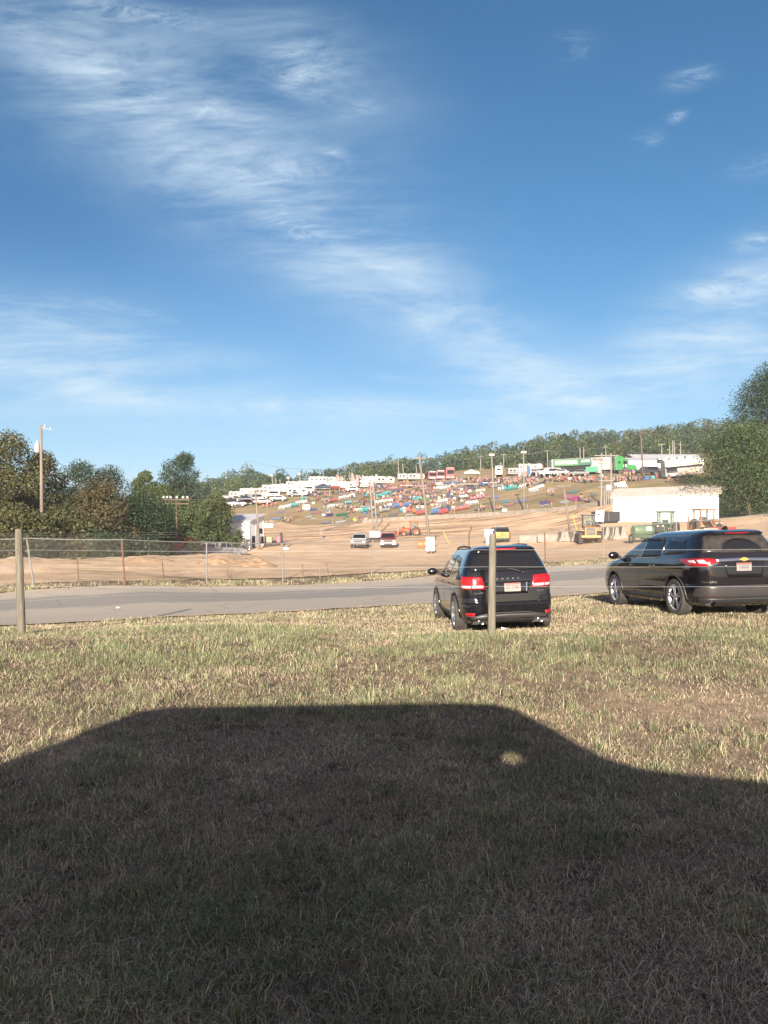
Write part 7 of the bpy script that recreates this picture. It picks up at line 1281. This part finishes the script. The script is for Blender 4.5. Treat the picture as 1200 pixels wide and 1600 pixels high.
def where_of(px, py):
    t = float((py - ipl(BX, px)) / (ipl(BL, px) - ipl(BX, px))); lv = 'high on the slope' if t < .25 else 'in the upper rows' if t < .5 else 'in the lower rows' if t < .75 else 'low on the slope'
    k = int(np.argmin([abs(px - a) for a, _ in DL])); dx = px - DL[k][0]; return f'{lv} {"below" if abs(dx) < 5 else "left of" if dx < 0 else "right of"} the {DL[k][1]}'
# scattered single chairs, rolled mats and coolers fill the crowded rows
seen = {}; tries = 0; nch = tot; nb = 0; ncl = 0
while tries < 6000 and (nch < 292 or nb < 60 or ncl < 60):
    tries += 1; px = random.triangular(470, 860, 640); t = random.random() ** 1.35; py = float(ipl(BX, px) + t * (ipl(BL, px) - ipl(BX, px)))
    if any(abs(px - a) < 3.6 and abs(py - b_) < 2.0 for a, b_ in occ): continue
    w_ = where_of(px, py); typ = random.random(); col = random.choice(['white', 'white', 'coral', 'navy', 'blue', 'grey', 'black', 'teal', 'pink', 'red', 'tan', 'cream', 'grey', 'green'])
    if typ < .6 and nch < 292:
        kd = random.choice(['camp', 'camp', 'plastic']); n = random.randint(1, 4); lab = f'{col} {"plastic" if kd == "plastic" else "folding"} chair {w_}'
        if lab in seen: continue
        seen[lab] = 1
        for k in range(min(n, 292 - nch)): chair(kd, col, hit(px + k * 3.3, py - k * .4, 110), random.uniform(-.4, .4), lab, lab + 's'); occ.append((px + k * 3.3, py - k * .4)); nch += 1
    elif typ < .8 and nb < 60:
        lab = f'small {col} blanket {w_}'
        if lab in seen: continue
        seen[lab] = 1; blanket(px, py, random.uniform(4, 9), random.uniform(1.4, 2.6), col, lab, random.uniform(-.3, .3)); nb += 1
    elif ncl < 60:
        lab = f'{col} cooler box {w_}'
        if lab in seen: continue
        seen[lab] = 1
        if ('cool', col) not in CM: o = MB().box((0, 0, .24), (.75, .45, .46)).box((0, 0, .51), (.79, .49, .1)).build('c', cm(col)); CM[('cool', col)] = o.data; bpy.data.objects.remove(o)
        o = link('cooler', CM[('cool', col)]); o.location = hit(px, py, 110); o.rotation_euler = (0, 0, random.uniform(-.5, .5)); tag(o, lab, 'cooler', 'coolers on the hillside'); occ.append((px, py)); ncl += 1
# more people, one by one, among the rows
seenp = set()
for _ in range(3000):
    if np_ >= 285: break
    px = random.triangular(490, 870, 650); t = random.random() ** 1.5; py = float(ipl(BX, px) + t * (ipl(BL, px) - ipl(BX, px))); q = random.choice(cols); pose = random.choice(['ground', 'stand', 'ground']); w_ = where_of(px, py); lab = f'{q} topped person {"standing" if pose == "stand" else "sitting"} {w_}'
    if lab in seenp or any(abs(px - a) < 1.2 and abs(py - b_) < .8 for a, b_ in occ): continue
    seenp.add(lab); person(pose, q, lab, hit(px, py, 110) + Vector((0, 0, .03)), random.uniform(-1.3, 1.3), random.choice(['navy', 'black', 'tan', 'grey']), 'people on the hillside'); occ.append((px, py)); np_ += 1
# the rest of the crowd, chairs and bags, packed along the top of the slope: one mass
VV = []; FF = []; CC = []; off = 0; bf = np.array([(0, 3, 2, 1), (4, 5, 6, 7), (0, 1, 5, 4), (1, 2, 6, 5), (2, 3, 7, 6), (3, 0, 4, 7)]); sg8 = np.array([(-1, -1, -1), (1, -1, -1), (1, 1, -1), (-1, 1, -1), (-1, -1, 1), (1, -1, 1), (1, 1, 1), (-1, 1, 1)]) * .5
def cb(c, d, col, rz, tp=1.0):
    global off
    v = sg8 * np.array(d); v[4:, :2] *= tp; cs_, sn = math.cos(rz), math.sin(rz); v = np.stack([v[:, 0] * cs_ - v[:, 1] * sn, v[:, 0] * sn + v[:, 1] * cs_, v[:, 2]], -1) + np.array(c); VV.append(v); FF.append(bf + off); CC.append(np.repeat(np.array([col]), 8, 0)); off += 8
pal_ = [tuple(.8 * v for v in CLR[c]) for c in ('white', 'grey', 'black', 'navy', 'red', 'pink', 'blue', 'tan', 'grey', 'white', 'coral', 'brown', 'black', 'purple')]
for _ in range(2300):
    if random.random() < .82: px = random.triangular(480, 870, 660); t = random.random() ** 1.8 * .8
    else: px = random.uniform(868, 1005); t = random.random() * .28
    py = float(ipl(BX, px) + t * (ipl(BL, px) - ipl(BX, px)))
    if float(fbm([px * .11], [py * .55], 1, 3, 61)[0]) < .53 + .12 * t or any(abs(px - a) < .9 and abs(py - b_) < .6 for a, b_ in occ): continue
    p = hit(px, py, 110); rz = random.uniform(-.8, .8); col = random.choice(pal_); k = random.random(); f = Vector((math.sin(rz), -math.cos(rz), 0))
    if k < .5:   # someone in a low chair
        cb((p.x, p.y, p.z + .60), (.42, .26, .56), col, rz, .8); cb((p.x, p.y, p.z + 1.0), (.18, .2, .26), (.22, .13, .09), rz, .8); cb((p.x + f.x * .28, p.y + f.y * .28, p.z + .38), (.36, .5, .16), random.choice(pal_), rz); cb((p.x + f.x * .5, p.y + f.y * .5, p.z + .2), (.3, .12, .4), (.2, .12, .08), rz); cb((p.x - f.x * .2, p.y - f.y * .2, p.z + .5), (.55, .06, .75), random.choice(pal_), rz, 1.0)
    elif k < .85:   # empty folding chair
        cb((p.x, p.y, p.z + .42), (.5, .45, .05), col, rz); cb((p.x - f.x * .22, p.y - f.y * .22, p.z + .68), (.5, .05, .5), col, rz)
        for a in (-1, 1): cb((p.x + a * .22, p.y, p.z + .21), (.05, .5, .42), (.05, .05, .05), rz, .4)
    else: cb((p.x, p.y, p.z + .2), (.5, .35, .4), col, rz, .85)
tag(np_mesh('distant_crowd', np.concatenate(VV), np.concatenate(FF), M_leaf, attrs={'tint': np.concatenate(CC)}), kind='stuff')
# a bird high over the track
b = MB(); b.add([(0, 0, 0), (.5, .12, .16), (.95, .05, .02), (.5, -.06, .12)], [(0, 1, 2, 3)]).add([(0, 0, 0), (-.5, .12, .16), (-.95, .05, .02), (-.5, -.06, .12)], [(3, 2, 1, 0)]).tube([(0, .3, 0), (0, 0, .02), (0, -.35, 0)], [.03, .07, .02], 6); o = b.build('bird', M_dark); o.location = (341 / FPX * 150, 150, top_at(498, 150)); tag(o, 'small dark bird gliding alone in the blue sky', 'bird')

# ---------------------------------------------------------------- morning haze in the valley air
hm = bpy.data.materials.new('haze'); hm.use_nodes = True; t = hm.node_tree; t.nodes.clear(); pv = t.nodes.new('ShaderNodeVolumePrincipled'); pv.inputs['Color'].default_value = (.86, .92, 1, 1); pv.inputs['Density'].default_value = .0003; pv.inputs['Anisotropy'].default_value = 0.0
ou = t.nodes.new('ShaderNodeOutputMaterial'); t.links.new(pv.outputs[0], ou.inputs['Volume'])
hz_ = MB().box((0, 1250, 27.5), (9000, 2620, 75)).build('haze', hm); tag(hz_, kind='stuff')
